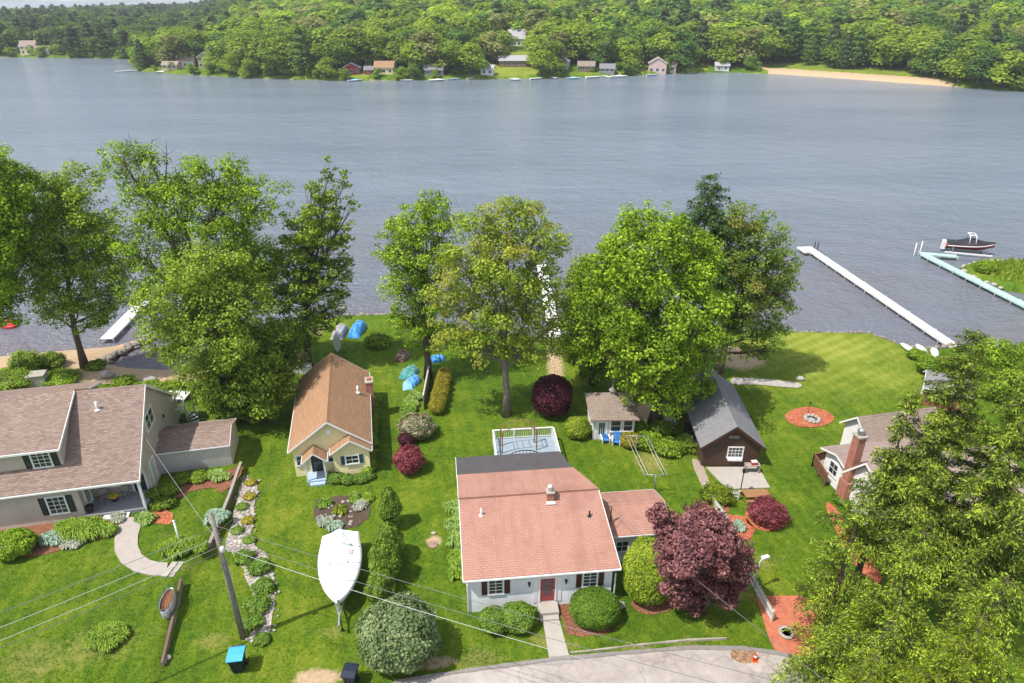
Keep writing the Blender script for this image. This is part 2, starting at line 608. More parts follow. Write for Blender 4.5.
def ground_mat():
    t = NT('lawn_and_soil')
    ob = t.coords()
    a = t.n('ShaderNodeAttribute', attribute_name='zone')
    sp = t.n('ShaderNodeSeparateColor'); t.l(a.outputs['Color'], sp.inputs[0])
    f, grass, n1, n2, n3 = turf(t, ob)
    # mowing passes: faint, wavering
    mp = t.n('ShaderNodeMapping'); mp.inputs['Rotation'].default_value = (0, 0, R(58)); t.l(ob, mp.inputs[0])
    wv = t.n('ShaderNodeTexWave', wave_type='BANDS'); wv.inputs['Scale'].default_value = 0.22; wv.inputs['Distortion'].default_value = 1.6
    wv.inputs['Detail'].default_value = 2; wv.inputs['Detail Scale'].default_value = 1.2
    t.l(mp.outputs[0], wv.inputs['Vector'])
    mown = t.ramp(t.math('ADD', t.math('MULTIPLY', wv.outputs['Fac'], 0.07), t.math('MULTIPLY', f, 0.93)), [(0.4, (0.135, 0.185, 0.013)), (0.5, (0.225, 0.26, 0.030)), (0.6, (0.33, 0.335, 0.075))])
    grass = t.mix(t.math('MULTIPLY', sp.outputs[2], 0.85), grass, mown)
    dry = t.ramp(n3, [(0.3, (0.15, 0.17, 0.03)), (0.7, (0.36, 0.31, 0.10))])
    edge = t.math('ADD', t.math('MULTIPLY', n2, 0.9), t.math('MULTIPLY', n1, 0.7))
    dm = t.math('MULTIPLY', t.math('SUBTRACT', t.math('ADD', sp.outputs[1], edge), 1.05, True), 2.2, True)
    grass = t.mix(dm, grass, dry)
    sand = t.ramp(t.math('ADD', t.math('MULTIPLY', n2, 0.5), t.math('MULTIPLY', n3, 0.5)), [(0.3, (0.30, 0.20, 0.12)), (0.5, (0.46, 0.33, 0.20)), (0.7, (0.60, 0.46, 0.31))])
    sm_ = t.math('MULTIPLY', t.math('SUBTRACT', t.math('ADD', sp.outputs[0], t.math('MULTIPLY', edge, 0.6)), 0.85, True), 3.0, True)
    colr = t.mix(sm_, grass, sand)
    hgt = t.math('ADD', t.math('MULTIPLY', n3, 0.7), t.math('MULTIPLY', n2, 0.6))
    return t.done(t.principled(colr, 0.9, t.bump(hgt, 0.9, 0.10), 0, 0.15))

ny, nx = GX.shape
idx = np.arange(ny * nx).reshape(ny, nx)
FQ = np.stack([idx[:-1, :-1], idx[:-1, 1:], idx[1:, 1:], idx[1:, :-1]], -1).reshape(-1, 4)
ground = raw_mesh('ground', np.stack([GX, GY, GZ], -1).reshape(-1, 3), FQ, ground_mat(), None, True, {'zone': ZC})
tag(ground, kind='structure')

# ------------------------------------------------------------------ lake
def water_mat():
    t = NT('lake_water')
    ob = t.coords()
    mp = t.n('ShaderNodeMapping'); mp.inputs['Scale'].default_value = (0.75, 1.1, 1.0); mp.inputs['Rotation'].default_value = (0, 0, R(-20)); t.l(ob, mp.inputs[0])
    v = mp.outputs[0]
    w1 = t.noise(v, 1.1, 4, 0.65)
    w2 = t.noise(v, 0.22, 3, 0.5)
    h = t.math('ADD', t.math('MULTIPLY', w1, 0.55), t.math('MULTIPLY', w2, 0.8))
    mpp = t.n('ShaderNodeMapping'); mpp.inputs['Scale'].default_value = (0.45, 1.7, 1.0); mpp.inputs['Rotation'].default_value = (0, 0, R(8)); t.l(ob, mpp.inputs[0])
    patch = t.noise(mpp.outputs[0], 0.018, 5, 0.65)
    # shallow, brown bottomed water near this shore, blue grey further out
    sep = t.n('ShaderNodeSeparateXYZ'); t.l(ob, sep.inputs[0])
    far_ = t.math('DIVIDE', t.math('SUBTRACT', t.math('ADD', sep.outputs[1], t.math('MULTIPLY', patch, 40)), 85), 75, True)
    colr = t.mix(far_, (0.150, 0.134, 0.152), (0.185, 0.225, 0.27))
    colr = t.mix(t.ramp(patch, [(.42, (0, 0, 0)), (.62, (.75, .75, .75))]), colr, (0.14, 0.175, 0.215))
    rough = t.math('ADD', t.math('MULTIPLY', far_, 0.03), t.math('ADD', t.math('MULTIPLY', patch, 0.08), 0.08))
    p = t.principled(colr, rough, t.bump(h, 1.0, 1.1), 0, 0.5)
    for nd in t.t.nodes:
        if nd.type == 'BSDF_PRINCIPLED': nd.inputs['IOR'].default_value = 1.33
    return t.done(p)
wm = water_mat()
m = MB(); m.quad((-3000, 55, WATER), (3000, 55, WATER), (3000, 3900, WATER), (-3000, 3900, WATER))
tag(m.build('lake', wm), kind='structure')

# ------------------------------------------------------------------ thin ground sheets
def inpoly(poly, n=24):
    pass

EXCL = []
def sheet(name, pts, z, mat, kind='structure', thick=0.0, label=None, cat=None, mound=0.0):
    """a laid surface: points (x, y) -> one flat polygon (or low slab) at height z"""
    m = MB()
    EXCL.append([(p[0], p[1]) for p in pts])
    P = [Vector((p[0], p[1], z)) for p in pts]
    ar = sum(P[i].x * P[(i + 1) % len(P)].y - P[(i + 1) % len(P)].x * P[i].y for i in range(len(P)))
    if ar < 0: P = P[::-1]
    if thick:
        m.prism([p - Vector((0, 0, thick)) for p in P], (0, 0, thick))
    else:
        m.quad(*P)
    return tag(m.build(name, mat), label, cat, None, kind)

def smooth_loop(pts, n=6):
    """closed Catmull-Rom through 2d points"""
    out = []
    k = len(pts)
    for i in range(k):
        p0, p1, p2, p3 = (Vector(pts[(i + j - 1) % k][:2]) for j in range(4))
        for s in range(n):
            t = s / n
            out.append(0.5 * ((2 * p1) + (p2 - p0) * t + (2 * p0 - 5 * p1 + 4 * p2 - p3) * t * t + (3 * p1 - p0 - 3 * p2 + p3) * t ** 3))
    return out

def ragged(pts, amt=0.12, n=5, seed=0):
    rr = random.Random(seed)
    out = []
    for p in smooth_loop(pts, n):
        out.append(p + Vector((rr.uniform(-amt, amt), rr.uniform(-amt, amt))))
    return out
def gp(lst, z=0.0):
    return [(G(x, y, z).x, G(x, y, z).y) for x, y in lst]
# ------------------------------------------------------------------ leaves
def leaf_quads(C, N, S, asp=0.62, fold=0.18, T=None):
    C = np.asarray(C, float); n = len(C)
    N = np.asarray(N, float)
    N = N / np.maximum(np.linalg.norm(N, axis=1, keepdims=True), 1e-6)
    if T is None:
        T = RNG.normal(size=(n, 3))
    T = T - N * (T * N).sum(1, keepdims=True)
    T = T / np.maximum(np.linalg.norm(T, axis=1, keepdims=True), 1e-6)
    B = np.cross(N, T)
    S = np.broadcast_to(np.asarray(S, float), (n,))[:, None] * 0.5
    lift = N * S * fold
    V = np.stack([C - T * S, C - B * S * asp + lift, C + T * S, C + B * S * asp + lift], 1).reshape(-1, 3)
    F = np.arange(4 * n).reshape(n, 4)
    return V, F

def unit(n):
    d = RNG.normal(size=(n, 3))
    return d / np.linalg.norm(d, axis=1, keepdims=True)

def clump(c, r, n, flat=0.75):
    d = unit(n)
    rad = r * (0.35 + 0.65 * RNG.random(n) ** 0.5)
    P = np.asarray(c) + d * rad[:, None] * np.array([1, 1, flat])
    N = d * 0.55 + np.array([0, 0, 0.55]) + RNG.normal(size=(n, 3)) * 0.45
    return P, N

def tree(label, base_px, lobes, leaf, mat, barkm, dens=1.0, trunk_r=0.3, group=None, cat='tree', name='tree', clr=1.0, hollow=0.0, twig=False, base_xy=None, lean=(0, 0), flat=0.75, bare=()):
    """lobes: (px, py, rx px, ry px, depth offset m): measured crown masses, each filled with leaf clumps on limbs"""
    if base_xy is None:
        b = G(base_px[0], base_px[1])
        bx_, by_ = b.x, b.y
    else:
        bx_, by_ = base_xy
    bz = hz(bx_, by_)
    root = thing(name, label, cat, (bx_, by_, bz), 0, group)
    B = np.array([bx_, by_, bz])
    C, N, S = [], [], []
    limbs = []
    for lb in lobes:
        px, py, rx, ry = lb[:4]
        rx, ry = rx * 1.17, ry * 1.12
        dy = lb[4] if len(lb) > 4 else 0.0
        c = ZY(px, py, by_ + dy)
        k = depth(c) / FP
        ex, ez = rx * k, ry * k * 1.05
        eyr = 0.5 * (ex + ez)
        c = np.array(c) - B
        ncl = max(6, int(dens * 8.0 * (ex * ez * eyr) ** 0.62))
        cl = []
        for i in range(ncl):
            d = unit(1)[0]
            u = (0.18 + 0.82 * RNG.random() ** 0.55)
            q = c + d * u * np.array([ex, eyr, ez]) * 0.92
            r = clr * (0.42 + 0.62 * RNG.random()) * (0.6 + 0.09 * (ex + ez))
            nl = int(dens * 105 * r * r / (leaf / 0.36) ** 2 * 0.9)
            P, NN = clump(q, r, nl, flat)
            # outer leaves of a clump lean away from the crown's middle
            NN = NN + 0.35 * d
            C.append(P); N.append(NN)
            S.append(leaf * (0.65 + 0.7 * RNG.random(nl)))
            cl.append(q)
        limbs.append((c, cl, max(ex, ez)))
    V, F = leaf_quads(np.concatenate(C), np.concatenate(N), np.concatenate(S))
    # trunk and limbs
    m = MB()
    top = max(l[0][2] for l in limbs)
    cen = np.mean([l[0] for l in limbs], 0)
    tp = []
    for i in range(8):
        f = i / 7
        tp.append(Vector((cen[0] * f ** 1.6 + 0.12 * math.sin(i * 1.7) + lean[0] * f, cen[1] * f ** 1.6 + 0.12 * math.cos(i * 2.1), .84 * top * f - 0.1 * (i == 0))))
    m.tube(tp, [trunk_r * (1.45 if i == 0 else 1) * (1 - 0.86 * (i / 7)) + 0.02 for i in range(8)], 9)
    def trunk_at(z):
        f = max(0.12, min(0.95, z / max(top, .1)))
        i = min(6, int(f * 7)); g = f * 7 - i
        return tp[i].lerp(tp[i + 1], g), trunk_r * (1 - 0.86 * f)
    rr = random.Random(int(abs(bx_ * 13 + by_ * 7)))
    for c, cl, ext in limbs:
        st, r0 = trunk_at(c[2] * 0.55 + 0.1 * top)
        e = Vector(c)
        mid = st.lerp(e, 0.5) + Vector((rr.uniform(-.5, .5), rr.uniform(-.5, .5), -0.12 * ext))
        r1 = max(0.05, r0 * 0.5)
        m.tube([st, mid, e], [r1, r1 * 0.7, r1 * 0.4], 6, False)
        for q in cl[:16 if not twig else 44]:
            q = Vector(q)
            s2 = mid.lerp(e, rr.uniform(0.1, 1.0))
            m2 = s2.lerp(q, 0.55) + Vector((rr.uniform(-.3, .3), rr.uniform(-.3, .3), rr.uniform(-.1, .35)))
            m.tube([s2, m2, q], [r1 * 0.36, r1 * 0.22, 0.015], 4, False)
    for (ax, ay, tx, ty) in bare:           # bare twigs standing out of the crown
        p0 = Vector(ZY(ax, ay, by_)) - Vector(B); p1 = Vector(ZY(tx, ty, by_ + rr.uniform(-1, 1))) - Vector(B)
        m.tube([p0, p0.lerp(p1, .5) + Vector((rr.uniform(-.3, .3), 0, .2)), p1], [.07, .045, .015], 4, False)
        for k in range(6):
            q0 = p0.lerp(p1, rr.uniform(.3, .95))
            m.tube([q0, q0 + Vector((rr.uniform(-1, 1), rr.uniform(-.6, .6), rr.uniform(.1, 1.0)))], [.025, .01], 3, False)
    m.build('trunk', barkm, root, uv=False)
    raw_mesh('crown', V, F, mat, root)
    return root

def conifer(label, base_xy, H, Rb, leaf, mat, barkm, top_frac=0.0, droop=0.25, nwh=26, per=7, tuft=16, name='conifer_tree', cat='tree', group=None, z0=None, twisty=0.15, power=0.85, asp=0.30, lean=(0.0, 0.0), keep=1.0):
    """spruce: whorls of boughs, each bough carrying drooping sprays"""
    bx_, by_ = base_xy
    bz = hz(bx_, by_) if z0 is None else z0
    root = thing(name, label, cat, (bx_, by_, bz), 0, group)
    m = MB()
    def axis_at(z):
        f = z / H
        return Vector((lean[0] * f, lean[1] * f, z))
    m.tube([axis_at(H * i / 6 - (0.1 if i == 0 else 0)) for i in range(7)], [0.015 * H * (1 - i / 6) ** 1.2 + 0.012 for i in range(7)], 8)
    C, N, S, T = [], [], [], []
    rr = random.Random(int(abs(bx_ * 31 + by_ * 17 + H)))
    for w in range(nwh):
        f = top_frac + (1 - top_frac) * (w + rr.random() * .6) / nwh
        z = H * f
        L = Rb * (1 - f) ** power * (0.75 + 0.5 * rr.random()) + 0.25
        a0 = rr.random() * 6.28
        npb = max(3, int(per * (0.6 + 0.4 * (1 - f))))
        for b in range(npb):
            if rr.random() > keep and f < .82: continue
            a = a0 + 2 * PI * (b + rr.uniform(-.3, .3)) / npb
            Lb = L * rr.uniform(.7, 1.12)
            rise = rr.uniform(0.05, 0.3) * (0.4 + f)
            d = Vector((math.cos(a), math.sin(a), 0))
            side = Vector((-math.sin(a), math.cos(a), 0))
            ax = axis_at(z)
            pts = []
            for k in range(5):
                s = k / 4
                pts.append(ax + d * Lb * s + Vector((0, 0, rise * Lb * s - droop * Lb * s * s * (1.3 - .5 * f))) + side * Lb * twisty * s * s * rr.uniform(-1, 1))
            r0 = 0.012 * Lb + 0.012
            m.tube(pts, [r0, r0 * .8, r0 * .6, r0 * .4, .008], 4, False)
            nt = max(3, int(Lb / (leaf * 1.05)))
            for k in range(nt):
                s = 0.16 + 0.84 * (k + rr.random() * .8) / nt
                i = min(3, int(s * 4)); g = s * 4 - i
                p = pts[i].lerp(pts[i + 1], g)
                wdt = 0.32 * Lb * (1 - s * 0.75) + leaf * .7
                for sd in (-1, 1):
                    ln = wdt * rr.uniform(.45, 1.1)
                    nl = max(5, int(tuft * ln / 0.8))
                    u = RNG.random(nl)
                    out = np.array(side) * sd * ln * u[:, None] + np.array(d) * (ln * 0.75 * u)[:, None]
                    q = np.array(p) + out + RNG.normal(size=(nl, 3)) * leaf * 0.35
                    q[:, 2] -= (u ** 1.4) * ln * (0.30 + droop * .6) + RNG.random(nl) * leaf * .5
                    C.append(q)
                    N.append(np.array([0, 0, .8]) + RNG.normal(size=(nl, 3)) * .5 + np.array(d) * .35)
                    tt = np.array(side) * sd * .8 + np.array(d) * .6 + np.array([0, 0, -.55 - droop])
                    T.append(tt + RNG.normal(size=(nl, 3)) * .4)
                    S.append(leaf * (.7 + .7 * RNG.random(nl)))
    V, F = leaf_quads(np.concatenate(C), np.concatenate(N), np.concatenate(S), asp, 0.12, np.concatenate(T))
    m.build('trunk', barkm, root, uv=False)
    raw_mesh('crown', V, F, mat, root)
    return root

def shrub(name, label, cat, base, rx, ry, h, leaf, n, mat, group=None, noise_amp=0.12, tight=0.06, parts=True, p_exp=1.0, core=True, stem=True, z0=None, seed=None, freq=1.3, thing_only=False):
    """leafy mass: leaves over a lumpy dome, some deeper inside, on short stems"""
    bx_, by_ = base[0], base[1]
    bz = (hz(bx_, by_) if z0 is None else z0) - 0.02
    seed = seed if seed is not None else int(abs(bx_ * 91 + by_ * 57)) % 97
    off = Vector((seed * 1.37, seed * .77, seed * .31))
    def surf(d):
        f = 1 + noise_amp * mnoise.noise(Vector(d) * freq * 1.5 + off) * 1.8 + noise_amp * .6 * mnoise.noise(Vector(d) * freq * 4 + off)
        zz = d[2]
        # superellipse profile: fuller shoulders, undercut near the ground
        k = (1 - abs(zz) ** (2.0 * p_exp)) ** 0.5 if abs(zz) < 1 else 0
        hl = math.hypot(d[0], d[1]) or 1e-6
        return (d[0] / hl * k * rx * f, d[1] / hl * k * ry * f, h * 0.5 + zz * h * 0.5 * f)
    D = unit(n)
    D[:, 2] = np.where(D[:, 2] < -0.75, -D[:, 2], D[:, 2])
    P = np.array([surf(d) for d in D])
    cen = np.array([0, 0, h * .45])
    inward = (1 - tight * np.abs(RNG.normal(size=n)) * 1.6)[:, None]
    P = cen + (P - cen) * inward
    P[:, 2] = np.maximum(P[:, 2], leaf * .2)
    NN = D * np.array([1 / max(rx, .1), 1 / max(ry, .1), 2 / max(h, .1)])
    NN = NN / np.linalg.norm(NN, axis=1, keepdims=True) + np.array([0, 0, .35]) + RNG.normal(size=(n, 3)) * .5
    V, F = leaf_quads(P, NN, leaf * (.65 + .7 * RNG.random(n)))
    root = thing(name, label, cat, (bx_, by_, bz), 0, group)
    if core:
        vs, fs = [], []
        nn, mm = 14, 9
        for i in range(mm + 1):
            ph = PI * i / mm
            for k in range(nn):
                a = 2 * PI * k / nn
                q = surf((math.sin(ph) * math.cos(a), math.sin(ph) * math.sin(a), math.cos(ph)))
                q = cen + (np.array(q) - cen) * 0.84
                vs.append(q)
        for i in range(mm):
            for k in range(nn):
                k2 = (k + 1) % nn
                fs.append((i * nn + k, (i + 1) * nn + k, (i + 1) * nn + k2, i * nn + k2))
        b = len(V)
        V = np.concatenate([V, np.array(vs)])
        F = np.concatenate([F, np.array(fs) + b])
    raw_mesh('foliage', V, F, mat, root)
    if stem:
        m = MB()
        rr = random.Random(seed)
        for k in range(4):
            a = rr.random() * 6.28
            m.tube([(0.06 * math.cos(a), 0.06 * math.sin(a), -.05), (rx * .25 * math.cos(a), ry * .25 * math.sin(a), h * .35), (rx * .45 * math.cos(a), ry * .45 * math.sin(a), h * .6)], [.04, .03, .015], 5)
        m.build('stem', M['bark_brown'], root, uv=False)
    return root

def fountain(name, label, cat, base, r, h, n, mat, w=0.05, group=None, z0=None, sx=1.0, crowns=None, flowers=None):
    """clump of arching strap leaves (hosta, daylily)"""
    bx_, by_ = base[0], base[1]
    bz = (hz(bx_, by_) if z0 is None else z0)
    root = thing(name, label, cat, (bx_, by_, bz), 0, group)
    crowns = crowns or [(0, 0, 1.0)]
    V, F = [], []
    rr = random.Random(int(abs(bx_ * 37 + by_ * 11)))
    for (cx, cy, k) in crowns:
        for i in range(int(n / len(crowns))):
            a = rr.random() * 6.28
            ln = r * k * rr.uniform(.55, 1.1)
            hh = h * k * rr.uniform(.6, 1.15)
            steep = rr.random()
            d = np.array([math.cos(a) * sx, math.sin(a), 0])
            s = np.array([-math.sin(a), math.cos(a), 0]) * w * rr.uniform(.7, 1.3)
            o = np.array([cx, cy, 0]) + d * .06
            prof = [(0, 0, .45), (.35 * (1 - .4 * steep), .75, 1), (.72 * (1 - .4 * steep), 1.0, .9), (1.0 * (1 - .3 * steep), .72 - .3 * (1 - steep), .08)]
            b = len(V)
            for (t, z, ww) in prof:
                c = o + d * ln * t + np.array([0, 0, hh * z])
                V.extend([c - s * ww, c + s * ww])
            for q in range(3):
                F.append((b + 2 * q, b + 2 * q + 1, b + 2 * q + 3, b + 2 * q + 2))
    raw_mesh('foliage', np.array(V), np.array(F), mat, root)
    if flowers:
        m = MB()
        fm, nf = flowers
        for k in range(nf):
            cx, cy, kk = rr.choice(crowns)
            a = rr.random() * 6.28; rad = r * kk * rr.random() * .7
            p = Vector((cx + rad * math.cos(a), cy + rad * math.sin(a), h * kk * rr.uniform(1.0, 1.25)))
            m.rock(p, (.09, .09, .08), k, 5)
        m.build('blossom', fm, root, uv=False)
    return root
M = {}
M['white_paint'] = plain('white_paint', (0.78, 0.78, 0.77), 0.5, 0.06)
M['white_plastic'] = plain('white_plastic', (0.74, 0.75, 0.76), 0.4, 0.06)
M['off_white'] = plain('off_white_paint', (0.62, 0.60, 0.56), 0.6, 0.08)
M['dark_green'] = plain('dark_shutter_paint', (0.018, 0.026, 0.028), 0.5)
M['maroon'] = plain('maroon_shutter_paint', (0.075, 0.028, 0.022), 0.55)
M['teal_blue'] = plain('teal_shutter_paint', (0.02, 0.085, 0.14), 0.5)
M['red_trim'] = plain('red_door_paint', (0.30, 0.045, 0.05), 0.5)
M['black'] = plain('black_metal', (0.015, 0.015, 0.017), 0.45)
M['grey_metal'] = plain('grey_metal', (0.35, 0.36, 0.37), 0.4, 0.12, metal=0.6)
M['galv'] = plain('galvanised_steel', (0.48, 0.50, 0.50), 0.4, 0.15, metal=0.7)
M['dark_plastic'] = plain('dark_bin_plastic', (0.012, 0.018, 0.035), 0.45)
M['lid_blue'] = plain('blue_lid_plastic', (0.06, 0.36, 0.58), 0.4, 0.08)
M['chair_blue'] = plain('blue_chair_plastic', (0.04, 0.20, 0.55), 0.45, 0.08)
M['tarp_blue'] = plain('blue_tarp', (0.03, 0.26, 0.62), 0.45, 0.2, 2.0, bump=0.5)
M['tarp_pale'] = plain('pale_blue_tarp', (0.22, 0.48, 0.62), 0.5, 0.2, 2.0, bump=0.5)
M['tarp_green'] = plain('green_tarp', (0.05, 0.26, 0.24), 0.5, 0.2, 2.0, bump=0.5)
M['wood_brown'] = plain('weathered_brown_wood', (0.24, 0.13, 0.07), 0.8, 0.3, 4.0)
M['wood_grey'] = plain('weathered_grey_wood', (0.30, 0.27, 0.24), 0.85, 0.25, 4.0)
M['pole_wood'] = bark('utility_pole_wood', (0.25, 0.22, 0.195))
M['bark_brown'] = bark('brown_bark', (0.13, 0.095, 0.07))
M['bark_grey'] = bark('grey_bark', (0.22, 0.19, 0.16))
M['concrete'] = plain('pale_concrete', (0.38, 0.345, 0.30), 0.85, 0.14, 1.5)
M['paver'] = plain('paver_path_concrete', (0.37, 0.325, 0.285), 0.9, 0.14, 2.0)
M['stone'] = plain('garden_stone', (0.36, 0.33, 0.29), 0.9, 0.35, 3.0, bump=0.6)
M['stone_dark'] = plain('shore_stone', (0.24, 0.21, 0.18), 0.9, 0.4, 3.0, bump=0.6)
M['red_plastic'] = plain('red_plastic', (0.50, 0.03, 0.025), 0.4, 0.1)
M['pink_plastic'] = plain('pink_plastic', (0.6, 0.05, 0.12), 0.45, 0.1)
M['orange'] = plain('orange_cone_plastic', (0.75, 0.13, 0.03), 0.45, 0.08)
M['terracotta'] = plain('terracotta', (0.42, 0.16, 0.08), 0.8, 0.2)
M['yellow'] = plain('yellow_petals', (0.65, 0.50, 0.03), 0.6, 0.1)
M['pinkbloom'] = plain('pink_petals', (0.72, 0.40, 0.47), 0.6, 0.25, 8.0)
M['whitebloom'] = plain('white_petals', (0.75, 0.73, 0.68), 0.6, 0.1, 8.0)
M['wire'] = plain('wire_sheath', (0.16, 0.16, 0.165), 0.5)
M['wire_pale'] = plain('bare_aluminium_wire', (0.42, 0.43, 0.44), 0.4, metal=0.4)
M['dock_white'] = siding('white_dock_planks', (0.70, 0.68, 0.64), 0.30, 0.7, 0.16, True)
M['dock_teal'] = siding('pale_green_dock_planks', (0.40, 0.58, 0.52), 0.30, 0.7, 0.16, True)
M['asphalt_dark'] = plain('dark_asphalt', (0.10, 0.095, 0.09), 0.9, 0.2, 6.0)
M['boat_cover'] = plain('white_shrink_cover', (0.76, 0.76, 0.77), 0.45, 0.05, 0.7, bump=0.3)
M['hull_white'] = plain('white_hull_gelcoat', (0.70, 0.71, 0.72), 0.25, 0.06, 1.0)
M['hull_grey'] = plain('grey_hull_stripe', (0.25, 0.27, 0.30), 0.35, 0.1)
M['boat_black'] = plain('black_boat_cover', (0.02, 0.021, 0.026), 0.6, 0.2)
M['dirt'] = granular('garden_soil', (0.05, 0.035, 0.025), (0.10, 0.07, 0.05), (0.16, 0.12, 0.09), 20)
M['mulch_red'] = granular('red_bark_mulch', (0.22, 0.055, 0.026), (0.40, 0.120, 0.058), (0.55, 0.20, 0.11), 9)
M['mulch_brown'] = granular('brown_bark_mulch', (0.12, 0.05, 0.03), (0.24, 0.10, 0.055), (0.36, 0.17, 0.10), 18)
M['pebble'] = granular('white_river_pebbles', (0.16, 0.13, 0.11), (0.34, 0.30, 0.26), (0.58, 0.54, 0.49), 7, bump=1.0)
M['sandmat'] = granular('pale_sand', (0.42, 0.32, 0.2), (0.55, 0.43, 0.29), (0.65, 0.54, 0.38), 25)
M['red_brick'] = brick('red_brick_masonry', (0.30, 0.085, 0.05), (0.40, 0.13, 0.075))
M['red_paver'] = brick('red_brick_paving', (0.42, 0.12, 0.065), (0.50, 0.165, 0.09), (0.40, 0.18, 0.12), 0.2, 0.1, 0.008)
M['block_wall'] = brick('retaining_blocks', (0.26, 0.19, 0.15), (0.36, 0.28, 0.22), (0.16, 0.13, 0.11), 0.45, 0.2, 0.015)
M['timber_wall'] = siding('retaining_timbers', (0.17, 0.11, 0.075), 0.2, 0.85, 0.15)
M['beige'] = siding('beige_clapboard', (0.52, 0.45, 0.385), 0.14)
M['grey_white_wall'] = siding('grey_white_boards', (0.50, 0.47, 0.44), 0.3, vertical=True)
M['pale_blue'] = siding('pale_blue_clapboard', (0.76, 0.78, 0.81), 0.16)
M['cream'] = siding('cream_yellow_clapboard', (0.80, 0.70, 0.38), 0.14)
M['brown_board'] = siding('dark_brown_boards', (0.085, 0.042, 0.032), 0.22, vertical=True)
M['white_board'] = siding('white_boards', (0.70, 0.69, 0.66), 0.2, vertical=True)
M['white_clap'] = siding('white_clapboard', (0.72, 0.70, 0.67), 0.14)
M['roof_red'] = shingle('faded_red_shingles', (0.40, 0.212, 0.162), (0.435, 0.245, 0.19), 0.05, 0.45, 0.16, mort=0.72, stain=(0.21, 0.105, 0.078))
M['roof_mixed'] = shingle('mottled_brown_shingles', (0.295, 0.22, 0.18), (0.145, 0.10, 0.085), 0.22, 0.34, 0.15, stain=(0.22, 0.15, 0.12))
M['roof_orange'] = shingle('orange_brown_shingles', (0.37, 0.22, 0.125), (0.29, 0.165, 0.092), 0.12, 0.6, 0.18, stain=(0.27, 0.15, 0.09))
M['roof_grey'] = shingle('grey_shingles', (0.20, 0.20, 0.215), (0.29, 0.285, 0.29), 0.15, stain=(0.15, 0.14, 0.14))
M['roof_brown'] = shingle('brown_grey_shingles', (0.30, 0.235, 0.19), (0.23, 0.175, 0.14), 0.15, stain=(0.16, 0.13, 0.10))
M['roof_pinkish'] = shingle('pinkish_brown_shingles', (0.36, 0.275, 0.235), (0.27, 0.20, 0.175), 0.15, stain=(0.22, 0.17, 0.15))
M['membrane'] = plain('dark_roof_membrane', (0.085, 0.078, 0.082), 0.75, 0.2, 0.8)
M['glass'] = glass()
# leaves
M['lf_bright'] = leafmat('maple_leaves', (0.030, 0.063, 0.005), (0.209, 0.348, 0.019), (0.600, 0.764, 0.049))
M['lf_mid'] = leafmat('ash_leaves', (0.034, 0.067, 0.008), (0.214, 0.332, 0.024), (0.591, 0.714, 0.064))
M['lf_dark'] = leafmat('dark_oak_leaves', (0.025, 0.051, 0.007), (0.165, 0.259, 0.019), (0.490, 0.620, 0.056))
M['lf_olive'] = leafmat('thin_olive_leaves', (0.067, 0.114, 0.011), (0.255, 0.360, 0.026), (0.567, 0.676, 0.079), warm=(0.374, 0.336, 0.060))
M['lf_rust'] = leafmat('rust_tinged_leaves', (0.040, 0.081, 0.012), (0.171, 0.279, 0.031), (0.379, 0.505, 0.072), warm=(0.314, 0.254, 0.053))
M['lf_lime'] = leafmat('lime_leaves', (0.027, 0.046, 0.002), (0.193, 0.267, 0.012), (0.399, 0.456, 0.043))
M['lf_spruce'] = leafmat('spruce_sprays', (0.004, 0.010, 0.001), (0.086, 0.140, 0.011), (0.565, 0.684, 0.066), 0.25, 0.5)
M['lf_hemlock'] = leafmat('hemlock_sprays', (0.005, 0.012, 0.001), (0.122, 0.194, 0.012), (0.682, 0.843, 0.069), 0.28, 0.5)
M['lf_conifer_dark'] = leafmat('pine_needles', (0.019, 0.048, 0.013), (0.056, 0.120, 0.022), (0.136, 0.224, 0.040), 0.2, 0.5)
M['lf_purple'] = leafmat('purple_leaves', (0.063, 0.022, 0.030), (0.219, 0.083, 0.087), (0.474, 0.223, 0.205), 0.25, 0.6)
M['lf_plum'] = leafmat('dark_plum_leaves', (0.022, 0.006, 0.011), (0.070, 0.013, 0.024), (0.182, 0.036, 0.056), 0.25, 0.8)
M['lf_crimson'] = leafmat('crimson_leaves', (0.090, 0.022, 0.028), (0.232, 0.049, 0.062), (0.482, 0.126, 0.137), 0.3, 0.8)
M['lf_box'] = leafmat('clipped_hedge_leaves', (0.045, 0.105, 0.009), (0.098, 0.190, 0.012), (0.184, 0.304, 0.021), 0.25, 1.0)
M['lf_arbor'] = leafmat('arborvitae_sprays', (0.095, 0.155, 0.011), (0.236, 0.319, 0.020), (0.397, 0.473, 0.039), 0.25, 1.0)
M['lf_arbor_dark'] = leafmat('dark_arborvitae_sprays', (0.026, 0.070, 0.007), (0.122, 0.214, 0.017), (0.324, 0.428, 0.043), 0.25, 0.9)
M['lf_rhodo'] = leafmat('rhododendron_leaves', (0.048, 0.095, 0.030), (0.147, 0.216, 0.075), (0.345, 0.397, 0.190), 0.2, 1.0)
M['lf_shrub'] = leafmat('garden_shrub_leaves', (0.048, 0.113, 0.013), (0.138, 0.249, 0.025), (0.294, 0.419, 0.055), 0.3, 1.2)
M['lf_golden'] = leafmat('golden_conifer_sprays', (0.115, 0.109, 0.009), (0.299, 0.270, 0.021), (0.506, 0.437, 0.052), 0.3, 1.0)
M['lf_hosta'] = leafmat('hosta_leaves', (0.085, 0.169, 0.025), (0.206, 0.326, 0.057), (0.435, 0.555, 0.172), 0.3, 1.2)
M['lf_blue_hosta'] = leafmat('blue_hosta_leaves', (0.103, 0.184, 0.115), (0.253, 0.368, 0.253), (0.552, 0.644, 0.506), 0.25, 1.2)
